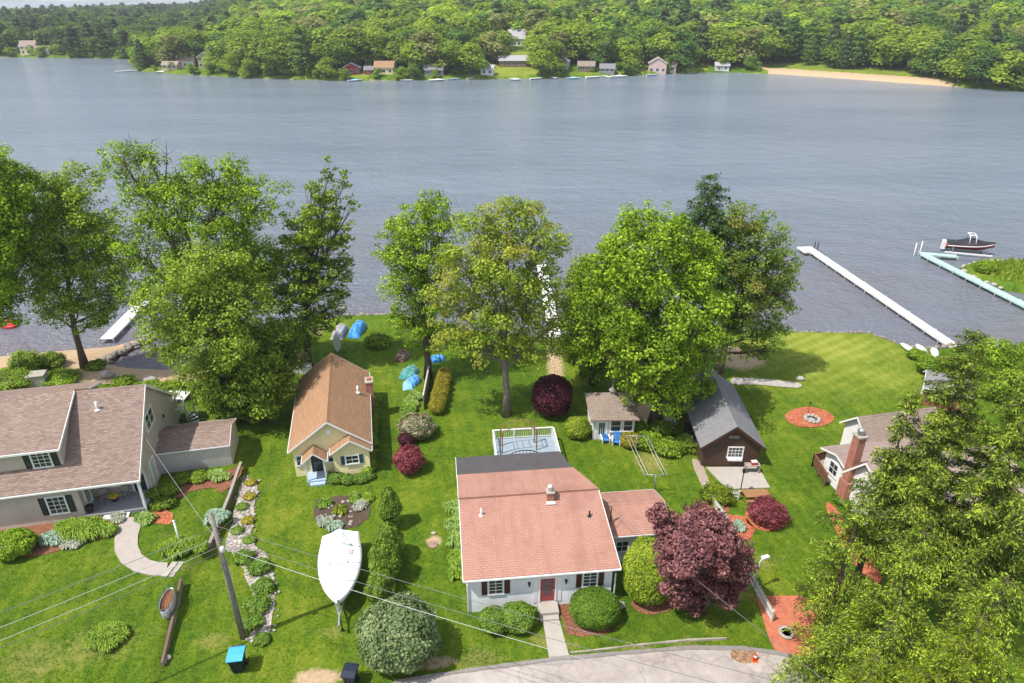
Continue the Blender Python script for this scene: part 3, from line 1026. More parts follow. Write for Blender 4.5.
M['lf_daylily'] = leafmat('daylily_leaves', (0.076, 0.152, 0.011), (0.179, 0.297, 0.021), (0.359, 0.468, 0.057), 0.3, 1.2)
M['lf_silver'] = leafmat('silvery_leaves', (0.147, 0.174, 0.121), (0.294, 0.322, 0.232), (0.506, 0.515, 0.414), 0.2, 1.2)
M['lf_pinkmix'] = leafmat('rhododendron_bloom_mix', (0.040, 0.086, 0.023), (0.161, 0.207, 0.057), (0.759, 0.483, 0.494), 0.2, 2.0)
M['lf_reed'] = leafmat('shore_grass_blades', (0.092, 0.161, 0.014), (0.218, 0.299, 0.025), (0.391, 0.437, 0.057), 0.3, 0.6)
M['lf_olivegreen'] = leafmat('olive_green_leaves', (0.032, 0.059, 0.006), (0.207, 0.310, 0.024), (0.511, 0.654, 0.080))
# ------------------------------------------------------------------ building helpers
ZU = Vector((0, 0, 1))
def obox(m, c, u, n, d):
    u, n = Vector(u).normalized(), Vector(n).normalized()
    mt = Matrix((u, n, ZU)).transposed().to_4x4()
    return m.box(Vector(c), d, M=mt)

def window(parent, c, u, n, w, h, nx=2, ny=3, shut=None, name='window', sill=True, frame=None, shw=0.36, double=False):
    """c: centre on the wall face; u: along the wall; n: outwards"""
    c, u, n = Vector(c), Vector(u).normalized(), Vector(n).normalized()
    fm = frame or M['white_paint']
    m = MB()
    b = 0.10
    obox(m, c + n * .03 + ZU * (h / 2 + b / 2), u, n, (w + 2 * b, .07, b))
    obox(m, c + n * .035 - ZU * (h / 2 + b / 2), u, n, (w + 2 * b + .06, .10, b))
    for s in (-1, 1):
        obox(m, c + n * .03 + u * s * (w / 2 + b / 2), u, n, (b, .07, h))
    for i in range(1, nx):
        k = i / nx - .5
        obox(m, c + n * .018 + u * k * w, u, n, (.035 if not (double and i == nx // 2) else .12, .03, h))
    for j in range(1, ny):
        k = j / ny - .5
        obox(m, c + n * .016 + ZU * k * h, u, n, (w, .026, .035))
    f = m.build(name, fm, parent)
    g = MB()
    obox(g, c + n * .003, u, n, (w, .012, h))
    g.build('pane', M['glass'], f)
    if shut:
        for s in (-1, 1):
            k = MB()
            cc = c + u * s * (w / 2 + b + shw / 2 + .03) + n * .022
            for e in (-1, 1):
                obox(k, cc + u * e * (shw / 2 - .035), u, n, (.07, .045, h + .12))
            for z in (-1, 0, 1):
                obox(k, cc + ZU * z * (h / 2 + .02), u, n, (shw - .14, .044, .08))
            ns = 9
            for i in range(ns):
                zz = (i + .5) / ns - .5
                obox(k, cc + ZU * zz * (h - .02) - n * .006, u, n, (shw - .141, .022, (h) / ns * .8))
            k.build('shutter', shut, parent)
    return f

def door(parent, c, u, n, w, h, mat, frame=None, lites=0, glassm=None):
    """c: middle of the sill"""
    c, u, n = Vector(c), Vector(u).normalized(), Vector(n).normalized()
    m = MB()
    b = .11
    for s in (-1, 1):
        obox(m, c + n * .03 + u * s * (w / 2 + b / 2) + ZU * (h / 2), u, n, (b, .08, h))
    obox(m, c + n * .03 + ZU * (h + b / 2), u, n, (w + 2 * b, .08, b))
    fr = m.build('door_frame', frame or M['white_paint'], parent)
    m = MB()
    obox(m, c + n * .012 + ZU * (h / 2), u, n, (w, .04, h))
    d = m.build('door', mat, parent)
    if lites:
        g = MB()
        obox(g, c + n * .036 + ZU * (h * .58), u, n, (w * .62, .012, h * .66))
        g.build('pane', M['glass'], d)
        g = MB()
        for i in range(1, 3):
            obox(g, c + n * .046 + u * (i / 3 - .5) * w * .62 + ZU * (h * .58), u, n, (.03, .012, h * .66))
        for i in range(1, lites):
            obox(g, c + n * .045 + ZU * (h * .25 + h * .66 * i / lites), u, n, (w * .62, .010, .03))
        g.build('glazing_bar', mat, d)
    k = MB()
    k.rock(c + n * .07 + u * w * .4 + ZU * (h * .46), (.07, .07, .07), 1, 6, 0)
    k.build('handle', M['galv'], d)
    return d

def gable_x(root, x0, x1, y0, y1, eave, ridge, wallm, roofm, oh=.3, ohx=.25, th=.13, yr=None, eave2=None, wname='wall', rname='roof', trim=True, zb=-0.05):
    """ridge runs along x"""
    yr = yr if yr is not None else (y0 + y1) / 2
    e2 = eave if eave2 is None else eave2
    m = MB()
    m.prism([(x0, y0, zb), (x0, y0, eave), (x0, yr, ridge), (x0, y1, e2), (x0, y1, zb)], (x1 - x0, 0, 0))
    w = m.build(wname, wallm, root)
    s1 = (ridge - eave) / (yr - y0); s2 = (ridge - e2) / (y1 - yr)
    g = .02
    za, zc = eave - oh * s1 + g, e2 - oh * s2 + g
    prof = [(y0 - oh, za), (y0 - oh, za + th), (yr, ridge + g + th), (y1 + oh, zc + th), (y1 + oh, zc), (yr, ridge + g)]
    m = MB()
    m.prism([(x0 - ohx, a, b) for a, b in prof], (x1 - x0 + 2 * ohx, 0, 0))
    r = m.build(rname, roofm, root)
    if trim:
        m = MB()
        for xx in (x0 - ohx - .016, x1 + ohx + .016):
            m.beam((xx, y0 - oh - .02, za + th * .35), (xx, yr, ridge + g + th * .35), .03, th + .01)
            m.beam((xx, y1 + oh + .02, zc + th * .35), (xx, yr, ridge + g + th * .35 - .003), .029, th + .01)
        m.beam((x0 - ohx, y0 - oh - .03, za + th * .35), (x1 + ohx, y0 - oh - .03, za + th * .35), .045, .10)
        m.beam((x0 - ohx, y1 + oh + .03, zc + th * .35), (x1 + ohx, y1 + oh + .03, zc + th * .35), .045, .10)
        m.build('roof_trim', M['white_paint'], root)
    m = MB()
    m.prism([(x0 - ohx, yr - .14, ridge + g + th - .14 * s1 + .018), (x0 - ohx, yr, ridge + g + th + .02), (x0 - ohx, yr + .14, ridge + g + th - .14 * s2 + .018), (x0 - ohx, yr, ridge + g + th - .02)], (x1 - x0 + 2 * ohx, 0, 0))
    m.build('ridge_cap', roofm, r)
    return w, r

def gable_y(root, x0, x1, y0, y1, eave, ridge, wallm, roofm, oh=.3, ohy=.3, th=.13, xr=None, wname='wall', rname='roof', trim=True, zb=-0.05, wall=True, ohb=None):
    """ridge runs along y (gable faces the front)"""
    xr = xr if xr is not None else (x0 + x1) / 2
    w = None
    if wall:
        m = MB()
        m.prism([(x0, y0, zb), (x0, y0, eave), (xr, y0, ridge), (x1, y0, eave), (x1, y0, zb)], (0, y1 - y0, 0))
        w = m.build(wname, wallm, root)
    s1 = (ridge - eave) / (xr - x0); s2 = (ridge - eave) / (x1 - xr)
    g = .02
    za, zc = eave - oh * s1 + g, eave - oh * s2 + g
    ohb = ohy if ohb is None else ohb
    ya, yb = y0 - ohy, y1 + ohb
    prof = [(x0 - oh, za), (x0 - oh, za + th), (xr, ridge + g + th), (x1 + oh, zc + th), (x1 + oh, zc), (xr, ridge + g)]
    m = MB()
    m.prism([(a, ya, b) for a, b in prof], (0, yb - ya, 0))
    r = m.build(rname, roofm, root)
    if trim:
        m = MB()
        for yy in (ya - .016,) + ((yb + .016,) if ohb > 0 else ()):
            m.beam((x0 - oh - .02, yy, za + th * .35), (xr, yy, ridge + g + th * .35), .03, th + .01)
            m.beam((x1 + oh + .02, yy, zc + th * .35), (xr, yy, ridge + g + th * .35 - .003), .029, th + .01)
        m.beam((x0 - oh - .03, ya, za + th * .35), (x0 - oh - .03, yb, za + th * .35), .045, .10)
        m.beam((x1 + oh + .03, ya, zc + th * .35), (x1 + oh + .03, yb, zc + th * .35), .045, .10)
        m.build('roof_trim', M['white_paint'], root)
    m = MB()
    m.prism([(xr - .14, ya, ridge + g + th - .14 * s1 + .018), (xr, ya, ridge + g + th + .02), (xr + .14, ya, ridge + g + th - .14 * s2 + .018), (xr, ya, ridge + g + th - .02)], (0, yb - ya, 0))
    m.build('ridge_cap', roofm, r)
    return w, r

def slab(root, name, pts, mat, th=.13):
    m = MB(); m.prism([Vector(p) for p in pts], (0, 0, -th)); return m.build(name, mat, root)

def pipe(parent, c, h=.45, r=.06, mat=None, name='vent_pipe'):
    m = MB()
    c = Vector(c)
    m.lathe(c, [(r, -.15), (r, h), (r * .7, h)], 10)
    m.lathe(c, [(r * 2.6, -.06), (r * 2.4, .03), (r * 1.1, .07)], 10)
    return m.build(name, mat or M['white_paint'], parent, uv=False)

U, NF = (1, 0, 0), (0, -1, 0)

# ------------------------------------------------------------------ red roofed house in the middle
H1 = thing('cape_house', 'pale blue cottage with a long faded red shingle roof beside the road', 'house', (-2.87, 31.70, 0), R(6.0))
W1 = 9.69
m = MB()
m.prism([(0, 0, -.05), (0, 0, 3.16), (0, 5.2, 4.98), (0, 5.2, -.05)], (W1 - .25, 0, 0))
m.prism([(0, 5.202, -.05), (0, 5.202, 4.98), (0, 8.2, 4.45), (0, 8.2, -.05)], (W1 - 1.6, 0, 0))
m.build('wall', M['pale_blue'], H1)
m = MB(); m.bx(.05, W1 - 1.9, 8.203, 11.6, -.05, 3.35); m.build('porch_wall', M['white_board'], H1)
m = MB()
m.prism([(-.22, -.32, 3.18), (W1 + .18, -.32, 3.18), (W1 - .2, 5.2, 5.14), (-.22, 5.2, 5.14)], (0, 0, -.13))
r1 = m.build('roof', M['roof_red'], H1)
# rear slope stands a hand's breadth above the front one and is cut back on the far side
m = MB(); m.prism([(-.24, 5.1, 5.27), (W1 - .18, 5.1, 5.27), (W1 - 1.35, 8.35, 4.72), (-.24, 8.35, 4.72)], (0, 0, -.2)); m.build('rear_roof', M['roof_red'], H1)
slab(H1, 'porch_roof', [(-.26, 8.36, 4.58), (W1 - 1.38, 8.36, 4.58), (W1 - 1.75, 11.95, 3.60), (-.26, 11.95, 3.60)], M['membrane'], .14)
m = MB()
m.beam((-.24, -.34, 3.1), (-.24, 5.15, 5.05), .04, .18); m.beam((W1 + .2, -.34, 3.1), (W1 - .18, 5.15, 5.05), .04, .18)
m.beam((-.28, 5.2, 5.15), (-.28, 8.3, 4.62), .04, .2); m.beam((-.3, 8.4, 4.52), (-.3, 11.95, 3.54), .04, .16)
m.beam((-.25, -.37, 3.11), (W1 + .2, -.37, 3.11), .07, .11)
m.build('roof_trim', M['white_paint'], H1)
c = MB(); c.bx(5.78, 6.26, 4.48, 4.96, 4.7, 5.6); ch = c.build('chimney', M['red_brick'], r1)
c = MB(); c.bx(5.73, 6.31, 4.43, 5.01, 5.6, 5.68); c.build('chimney_cap', M['concrete'], ch); c = MB(); c.lathe((6.02, 4.72, 5.685), [(.15, 0), (.15, .35), (.22, .36), (.08, .48), (0.01, .5)], 10); c.build('flue', M['white_paint'], ch); c = MB(); c.bx(5.72, 6.32, 4.22, 4.47, 4.86, 4.95); c.build('flashing', M['white_paint'], ch)
pipe(r1, (1.2, 3.9, 4.66), .55); pipe(r1, (8.5, 3.3, 4.45), .42, .06, M['black'])
window(H1, (1.84, 0, 2.1), U, NF, .85, 1.15, 2, 4, M['maroon'])
window(H1, (7.98, 0, 2.1), U, NF, .85, 1.15, 2, 4, M['maroon'])
door(H1, (5.2, 0, .5), U, NF, .95, 2.02, M['red_trim'], None, 5)
for x in (4.3, 5.9):
    m = MB(); m.bx(x, x + .22, -.03, -.002, .4, 2.58); m.build('door_surround', M['white_paint'], H1)
m = MB(); m.bx(4.55, 5.85, -.95, -.005, -.05, .42); m.bx(4.6, 5.8, -1.3, -.955, -.05, .2); m.build('front_step', M['concrete'], H1)
for x in (4.0, 6.4):
    m = MB(); m.bx(x - .05, x + .05, -.16, -.0, 2.0, 2.22); m.bx(x - .08, x + .08, -.18, 0.0, 2.22, 2.27); m.build('wall_lamp', M['black'], H1)
for x in (.02, W1 - .04):
    m = MB(); m.beam((x, -.05, .1), (x, -.05, 2.5), .07); m.build('downspout', M['white_paint'], H1)
gable_x(H1, W1 - .24, W1 + 4.75, 3.3, 7.5, 2.6, 3.4, M['pale_blue'], M['roof_red'], .22, .0, .12, wname='wing_wall', rname='wing_roof')
window(H1, (W1 + 1.3, 3.3, 1.5), U, NF, .8, .9, 2, 2)
m = MB(); m.tube([(W1 + .55, 4.1, 2.7), (W1 + .55, 4.1, 4.4)], .035, 6); m.tube([(W1 + .55, 4.1, 4.4), (W1 + .4, 4.0, 4.55), (W1 + .2, 3.9, 4.4)], .03, 5); m.beam((W1 + .2, 3.3, 3.3), (W1 + 1.0, 3.9, 3.55), .03)
m.build('service_mast', M['black'], H1)
# deck behind
DK = thing('deck', 'white railed deck behind the house with the dark porch roof', 'deck', (H1.matrix_basis @ Vector((1.3, 12.0, 0)) if False else (-1.72, 43.95, 0)), R(5.4))
m = MB(); m.bx(.6, 6.1, 0, 6.5, .35, .5); m.build('deck_floor', plain('pale_deck_boards', (.27, .33, .39), .7, .2, 2.), DK)
def railing(root, p0, p1, z0, h, mat, step=.17, post=1.8, bw=.022):
    p0, p1 = Vector(p0), Vector(p1); L = (p1 - p0).length
    m = MB()
    m.beam(p0 + ZU * (z0 + h), p1 + ZU * (z0 + h), .12, .06); m.beam(p0 + ZU * (z0 + .1), p1 + ZU * (z0 + .1), .05, .06)
    k = int(L / step)
    for i in range(1, k):
        q = p0.lerp(p1, i / k); m.beam(q + ZU * (z0 + .13), q + ZU * (z0 + h - .03), bw)
    m.build('railing', mat, root)
    k = max(1, round(L / post))
    for i in range(k + 1):
        q = p0.lerp(p1, i / k); b = MB(); b.beam(q, q + ZU * (z0 + h + .035), .115); b.build('post', mat, root)
railing(DK, (.65, .2, 0), (.65, 6.45, 0), .5, .95, M['white_paint'])
railing(DK, (.8, 6.45, 0), (5.95, 6.45, 0), .5, .95, M['white_paint'])
railing(DK, (6.05, 6.3, 0), (6.05, .2, 0), .5, .95, M['white_paint'])
def wpos(o, p):
    c, s = math.cos(o.rotation_euler.z), math.sin(o.rotation_euler.z)
    return Vector((o.location.x + p[0] * c - p[1] * s, o.location.y + p[0] * s + p[1] * c, o.location.z + p[2]))
ar = thing('garden_arbor', 'rusty brown metal arbor frame on the white railed deck', 'arbor', wpos(DK, (1.3, 4.3, .5)), R(9))
for x in (0, 3.0):
    for y in (0, 1.1):
        b = MB(); b.beam((x, y, 0), (x, y, 2.0), .09); b.build('post', M['wood_brown'], ar)
b = MB()
for y in (0, 1.1):
    b.tube([(1.5 - 1.5 * math.cos(a), y, 2.0 + .55 * math.sin(a)) for a in np.linspace(0, PI, 11)], .035, 5)
for a in np.linspace(.15, PI - .15, 8):
    b.beam((1.5 - 1.5 * math.cos(a), 0, 2.0 + .55 * math.sin(a)), (1.5 - 1.5 * math.cos(a), 1.1, 2.0 + .55 * math.sin(a)), .035)
b.build('arch', M['wood_brown'], ar)
be = thing('garden_bench', 'black iron bench with an arched back on the deck', 'bench', wpos(DK, (1.8, 3.0, .5)), R(4))
b = MB(); b.tube([(1.3 - 1.3 * math.cos(a), 0, .55 + .6 * math.sin(a)) for a in np.linspace(0, PI, 12)], .045, 6)
for i in range(1, 9):
    x = 2.6 * i / 9; b.tube([(x, 0, .45), (x, 0, .55 + .6 * math.sin(math.acos((1.3 - x) / 1.3)))], .018, 4)
b.build('backrest', M['black'], be)
b = MB(); b.bx(0, 2.6, -.6, 0, .42, .47); b.build('seat', M['black'], be)
for x in (.05, 2.55):
    for y in (-.55, -.03):
        b = MB(); b.beam((x, y, 0), (x, y, .42), .05); b.build('leg', M['black'], be)
    b = MB(); b.tube([(x, 0, .85), (x, -.35, .8), (x, -.58, .65), (x, -.56, .42)], .03, 5); b.build('armrest', M['black'], be)

# ------------------------------------------------------------------ yellow cottage
H2 = thing('yellow_cottage', 'small cream yellow cottage with an orange brown gable roof', 'house', (-18.0, 45.75, 0), R(11.5))
gable_y(H2, 0, 6.1, 0, 11.4, 2.85, 5.15, M['cream'], M['roof_orange'], .32, .35)
m = MB(); m.prism([(3.25, -.85, -.05), (3.25, -.85, 2.6), (4.72, -.85, 3.55), (6.12, -.85, 2.6), (6.12, -.85, -.05)], (0, .845, 0)); m.build('bay_wall', M['cream'], H2)
gable_y(H2, 3.25, 6.12, -.85, 1.2, 2.6, 3.62, M['cream'], M['roof_orange'], .26, .22, .11, xr=4.72, rname='bay_roof', wall=False, ohb=0)
gable_y(H2, .95, 2.55, -1.2, 0, 2.25, 2.95, M['cream'], M['roof_orange'], .2, .15, .1, rname='entry_roof', wall=False, ohb=0)
for x in (1.0, 2.5):
    b = MB(); b.beam((x, -1.15, 0), (x, -1.15, 2.28), .1); b.build('porch_post', M['white_paint'], H2)
b = MB(); b.bx(.95, 2.6, -1.25, -.005, -.03, .3); b.bx(1.2, 2.4, -1.6, -1.255, -.03, .15); b.build('front_step', plain('bluish_step', (.35, .45, .55), .7), H2)
door(H2, (1.8, 0, .3), U, NF, .9, 1.95, M['dark_green'], None, 4)
window(H2, (4.72, -.85, 1.7), U, NF, .95, .75, 2, 2, M['teal_blue'], shw=.3)
window(H2, (.45, 0, 1.6), U, NF, .4, .9, 1, 2)
window(H2, (2.95, 0, 1.6), U, NF, .35, .9, 1, 2)
b = MB(); b.bx(2.85, 3.25, -.06, -.002, 3.9, 4.35); b.build('gable_vent', M['white_paint'], H2)
for y in (1.6, 4.6, 7.2): window(H2, (6.1, y, 1.6), (0, 1, 0), (1, 0, 0), .8, .9, 2, 2)
b = MB(); b.bx(6.1, 6.75, 7.6, 8.6, -.05, 3.9); c2 = b.build('chimney', M['red_brick'], H2)
b = MB(); b.bx(6.05, 6.8, 7.55, 8.65, 3.9, 4.02); b.build('chimney_cap', M['concrete'], c2); b = MB(); b.bx(6.25, 6.6, 7.9, 8.3, 4.022, 4.2); b.build('flue', M['terracotta'], c2)
pipe(H2, (5.4, 6.7, 3.6), .65, .09)
b = MB(); b.bx(6.1, 6.45, 1.0, 1.5, .9, 1.5); b.build('meter_box', M['galv'], H2)

# ------------------------------------------------------------------ beige house
H3 = thing('beige_house', 'large beige house with mottled brown roof, dormer and dark shutters', 'house', (-28.0, 40.9, .6), R(12.5))
EV, RG, YR, YB = 3.25, 7.65, 5.9, 11.8
sl = (RG - EV) / YR
m = MB()
m.prism([(-15, 0, -.6), (-15, 0, EV), (-15, YR, RG), (-15, YB, EV), (-15, YB, -.6)], (15 - 4.25, 0, 0))
m.prism([(-4.248, 2.2, -.6), (-4.248, 2.2, EV + 2.2 * sl), (-4.248, YR, RG), (-4.248, YB, EV), (-4.248, YB, -.6)], (4.248, 0, 0))
m.prism([(-.16, 0, 2.8), (-.16, 0, EV), (-.16, 2.198, EV + 2.198 * sl), (-.16, 2.198, 2.8)], (.16, 0, 0))
m.build('wall', M['beige'], H3)
g = .02; th = .15; oh = .35
za = EV - oh * sl + g
m = MB(); m.prism([(-15.2, a, b) for a, b in [(-oh, za), (-oh, za + th), (YR, RG + g + th), (YB + oh, za + th), (YB + oh, za), (YR, RG + g)]], (15.4, 0, 0))
r3 = m.build('roof', M['roof_mixed'], H3)
m = MB(); m.prism([(-15.2, YR - .15, RG + g + th - .15 * sl + .02), (-15.2, YR, RG + g + th + .02), (-15.2, YR + .15, RG + g + th - .15 * sl + .02), (-15.2, YR, RG + g + th - .04)], (15.4, 0, 0)); m.build('ridge_cap', M['roof_mixed'], r3)
m = MB()
m.beam((.22, -oh - .02, za + .05), (.22, YR, RG + .07), .035, .24); m.beam((.222, YB + oh, za + .05), (.222, YR, RG + .068), .034, .24)
m.beam((-15.2, -oh - .04, za + .06), (.2, -oh - .04, za + .06), .08, .12)
m.build('roof_trim', M['white_paint'], H3)
# front dormer
dx1 = -4.9
zf = 5.95
m = MB(); m.prism([(-15, 1.2, EV + 1.2 * sl - .05), (-15, 1.2, zf), (-15, YR - .3, RG - .05), ], (15 + dx1 - .15, 0, 0)); m.build('dormer_wall', M['beige'], H3)
m = MB(); m.prism([(-15.2, .8, zf - .17), (-15.2, .8, zf - .03), (-15.2, YR + .02, RG + .31), (-15.2, YR + .02, RG + .17)], (15.2 + dx1 + .05, 0, 0)); dr = m.build('dormer_roof', M['roof_mixed'], H3)
m = MB(); m.beam((-15.2, .77, zf - .1), (dx1 + .05, .77, zf - .1), .06, .16); m.beam((dx1 + .07, .77, zf - .1), (dx1 + .07, YR - .1, RG + .2), .04, .18); m.build('dormer_trim', M['white_paint'], H3)
# rear dormer, almost flat
m = MB(); m.prism([(-14.9, YR + .3, RG - .3), (-14.9, YR + .3, RG + .02), (-14.9, 8.3, 7.0), (-14.9, 8.3, 5.3)], (14.9 - 4.2, 0, 0)); m.build('rear_dormer_wall', M['beige'], H3)
m = MB(); m.prism([(-15.15, YR + .03, RG + .17), (-15.15, YR + .03, RG + .31), (-15.15, 8.7, 7.05), (-15.15, 8.7, 6.91)], (15.15 - 3.9, 0, 0)); m.build('rear_dormer_roof', M['roof_mixed'], H3)
m = MB(); m.beam((-3.88, YR + .1, RG + .2), (-3.88, 8.7, 6.95), .04, .18); m.build('rear_dormer_trim', M['white_paint'], H3)
pipe(dr, (-7.9, 3.9, 6.62), .5, .09); pipe(r3, (-3.1, 4.5, 6.75), .7, .09)
window(H3, (-5.85, 0, 1.6), U, NF, 1.15, 1.45, 3, 4, M['dark_green'], shw=.42)
window(H3, (-6.4, 1.2, 4.98), U, NF, 1.15, 1.25, 3, 4, M['dark_green'], shw=.42)
window(H3, (-12.6, 0, 1.55), U, NF, 1.05, 1.15, 3, 4, M['dark_green'], shw=.42)
window(H3, (-12.6, 1.2, 4.98), U, NF, 1.1, 1.0, 3, 4, M['dark_green'], shw=.42)
window(H3, (-2.75, 2.2, 1.75), U, NF, .95, 1.2, 3, 4, M['dark_green'], shw=.38)
door(H3, (-.85, 2.2, .35), U, NF, .9, 1.95, M['dark_green'], None, 0)
door(H3, (-4.246, 1.15, .35), (0, 1, 0), (1, 0, 0), .9, 1.95, M['white_paint'], None, 4)
UX, NX = (0, 1, 0), (1, 0, 0)
window(H3, (0, 5.3, 5.0), UX, NX, 1.9, 1.25, 2, 2, double=True)
window(H3, (0, 6.1, 1.95), UX, NX, .7, 1.15, 1, 2)
door(H3, (0, 3.2, .4), UX, NX, .9, 2.0, plain('pale_green_door', (.45, .5, .4), .5), None, 0)
m = MB(); m.lathe((.0, 0, 0), [(.16, 0), (.16, .06)], 10); o = m.build('outdoor_light', M['black'], H3, uv=False); o.location = (.06, 8.3, 3.3); o.rotation_euler = (0, R(90), 0)
m = MB(); m.bx(-4.246, 0, -.12, 2.198, -.55, .33); m.build('porch_floor', plain('grey_porch_boards', (.26, .26, .28), .7, .12), H3)
m = MB(); m.bx(-4.4, .16, -.16, .0, 2.76, 3.06); m.build('porch_beam', M['white_paint'], H3)
m = MB(); m.bx(-.16, .02, -.12, .06, .33, 2.76); m.build('porch_post', M['white_paint'], H3)
m = MB(); m.bx(-3.0, -1.2, -.62, -.125, -.1, .15); m.build('front_step', M['white_paint'], H3)
m = MB(); m.beam((.06, -.3, .1), (.06, -.3, 2.5), .08); m.build('downspout', M['white_paint'], H3)
# low side wing
gable_x(H3, .004, 5.6, 4.6, 8.5, 2.0, 2.75, M['grey_white_wall'], M['roof_mixed'], .12, .1, .1, wname='side_wing_wall', rname='side_wing_roof', zb=-.6)
# back porch roof below the gable
gable_x(H3, -3.4, -.3, 11.805, 13.8, 2.3, 2.8, M['beige'], M['roof_mixed'], .1, .2, .1, wname='back_room_wall', rname='back_room_roof', zb=-.6)

# ------------------------------------------------------------------ brown shed with the grey roof
H4 = thing('brown_shed', 'dark brown boarded outbuilding with a grey shingle gable roof', 'shed', (16.15, 47.2, 0), R(-1.5))
gable_y(H4, 0, 4.75, 0, 9.6, 2.25, 4.15, M['brown_board'], M['roof_grey'], .35, .35, trim=False)
m = MB()
for s, x in ((-1, -.37), (1, 5.12)):
    m.beam((x, -.37, 2.0), (2.375, -.37, 4.2), .04, .2)
m.build('barge_board', M['brown_board'], H4)
window(H4, (2.7, 0, 1.5), U, NF, 1.15, .95, 4, 3)
m = MB(); m.bx(1.95, 2.75, -.05, -.002, 2.95, 3.2)
for k in range(4): m.bx(1.9, 2.8, -.09, -.052, 2.95 + k * .065, 2.985 + k * .065)
m.build('gable_vent', M['wood_grey'], H4)
m = MB(); m.bx(2.1, 3.3, -.3, -.005, .78, .95); m.build('window_box', M['white_paint'], H4)

# ------------------------------------------------------------------ white summer house
H5 = thing('summer_house', 'white boarded summer house with a brown pyramid roof and cupola', 'summer house', (7.3, 51.1, 0), R(1))
Wg, Dg, Hg = 3.7, 4.0, 2.35
m = MB(); m.bx(0, Wg, 0, Dg, -.05, Hg); m.build('wall', M['white_board'], H5)
o_ = .35; apx, apy, apz = Wg / 2, Dg / 2, 3.75
m = MB()
E = [(-o_, -o_), (Wg + o_, -o_), (Wg + o_, Dg + o_), (-o_, Dg + o_)]
for i in range(4):
    a, b = E[i], E[(i + 1) % 4]
    m.quad((a[0], a[1], Hg - .05), (b[0], b[1], Hg - .05), (apx, apy, apz))
    m.quad((b[0], b[1], Hg - .05), (a[0], a[1], Hg - .05), (a[0], a[1], Hg - .16), (b[0], b[1], Hg - .16))
m.quad(*[(x, y, Hg - .16) for x, y in E])
r5 = m.build('roof', M['roof_brown'], H5)
m = MB(); m.bx(apx - .22, apx + .22, apy - .22, apy + .22, apz - .25, apz + .22); m.lathe((apx, apy, apz + .22), [(.34, 0), (.36, .06), (.03, .32), (.03, .95), (.1, 1.0), (0.01, 1.1)], 8); m.build('cupola', M['wood_grey'], r5)
door(H5, (.75, 0, .05), U, NF, .85, 1.95, M['white_paint'], None, 2)
window(H5, (2.0, 0, 1.45), U, NF, .85, 1.1, 1, 2)
window(H5, (3.1, 0, 1.45), U, NF, .75, 1.1, 1, 2)
for y in (.8, 2.0, 3.2): window(H5, (0, y, 1.45), (0, 1, 0), (-1, 0, 0), .8, 1.1, 1, 2)

# ------------------------------------------------------------------ house with the brick chimney
H6 = thing('chimney_house', 'white house with pinkish brown roof and tall leaning brick chimney', 'house', (27.1, 38.7, 0), R(12))
gable_x(H6, 0, 11, -2.8, 4.4, 2.55, 4.9, M['white_clap'], M['roof_pinkish'], .35, .4, yr=2.4)
gable_x(H6, .4, 8, 4.405, 7.4, 2.6, 3.1, M['white_clap'], M['roof_pinkish'], .3, .4, yr=5.9, wname='rear_wall', rname='rear_roof')
gable_x(H6, 4.2, 11, 7.405, 10.4, 2.8, 4.2, M['white_clap'], M['roof_brown'], .3, .35, wname='far_wing_wall', rname='far_wing_roof')
m = MB(); m.bx(-.5, .25, 3.45, 4.4, -.05, 2.2); m.bx(-.42, .22, 3.58, 4.28, 2.2, 6.35); c6 = m.build('chimney', M['red_brick'], H6)
m = MB(); m.bx(-.5, .3, 3.5, 4.36, 6.35, 6.5); m.build('chimney_cap', M['concrete'], c6); m = MB(); m.lathe((-.1, 3.93, 6.505), [(.25, 0), (.25, .3), (.32, .32), (.1, .5)], 8); m.build('flue', M['galv'], c6)
window(H6, (0, .4, 2.9), (0, 1, 0), (-1, 0, 0), 1.5, 1.1, 2, 2)
window(H6, (0, -1.3, 1.5), (0, 1, 0), (-1, 0, 0), .8, 1.1, 2, 2)
window(H6, (.4, 6.2, 1.5), (0, 1, 0), (-1, 0, 0), .9, 1.1, 2, 2)
for x in (2, 5, 8): window(H6, (x, -2.8, 1.5), U, NF, .9, 1.1, 2, 2)
# small red brick shed by the water
H7 = thing('boat_shed', 'small reddish shed with grey roof half hidden by the tall spruce', 'shed', tuple(G(921, 404)) , R(-28))
gable_x(H7, 0, 3.6, 0, 3.0, 2.0, 2.9, plain('red_brown_boards', (.26, .10, .06), .8, .25), M['roof_grey'], .25, .25)
door(H7, (0, 1.5, 0), (0, 1, 0), (-1, 0, 0), 1.2, 1.8, M['off_white'], None, 0)
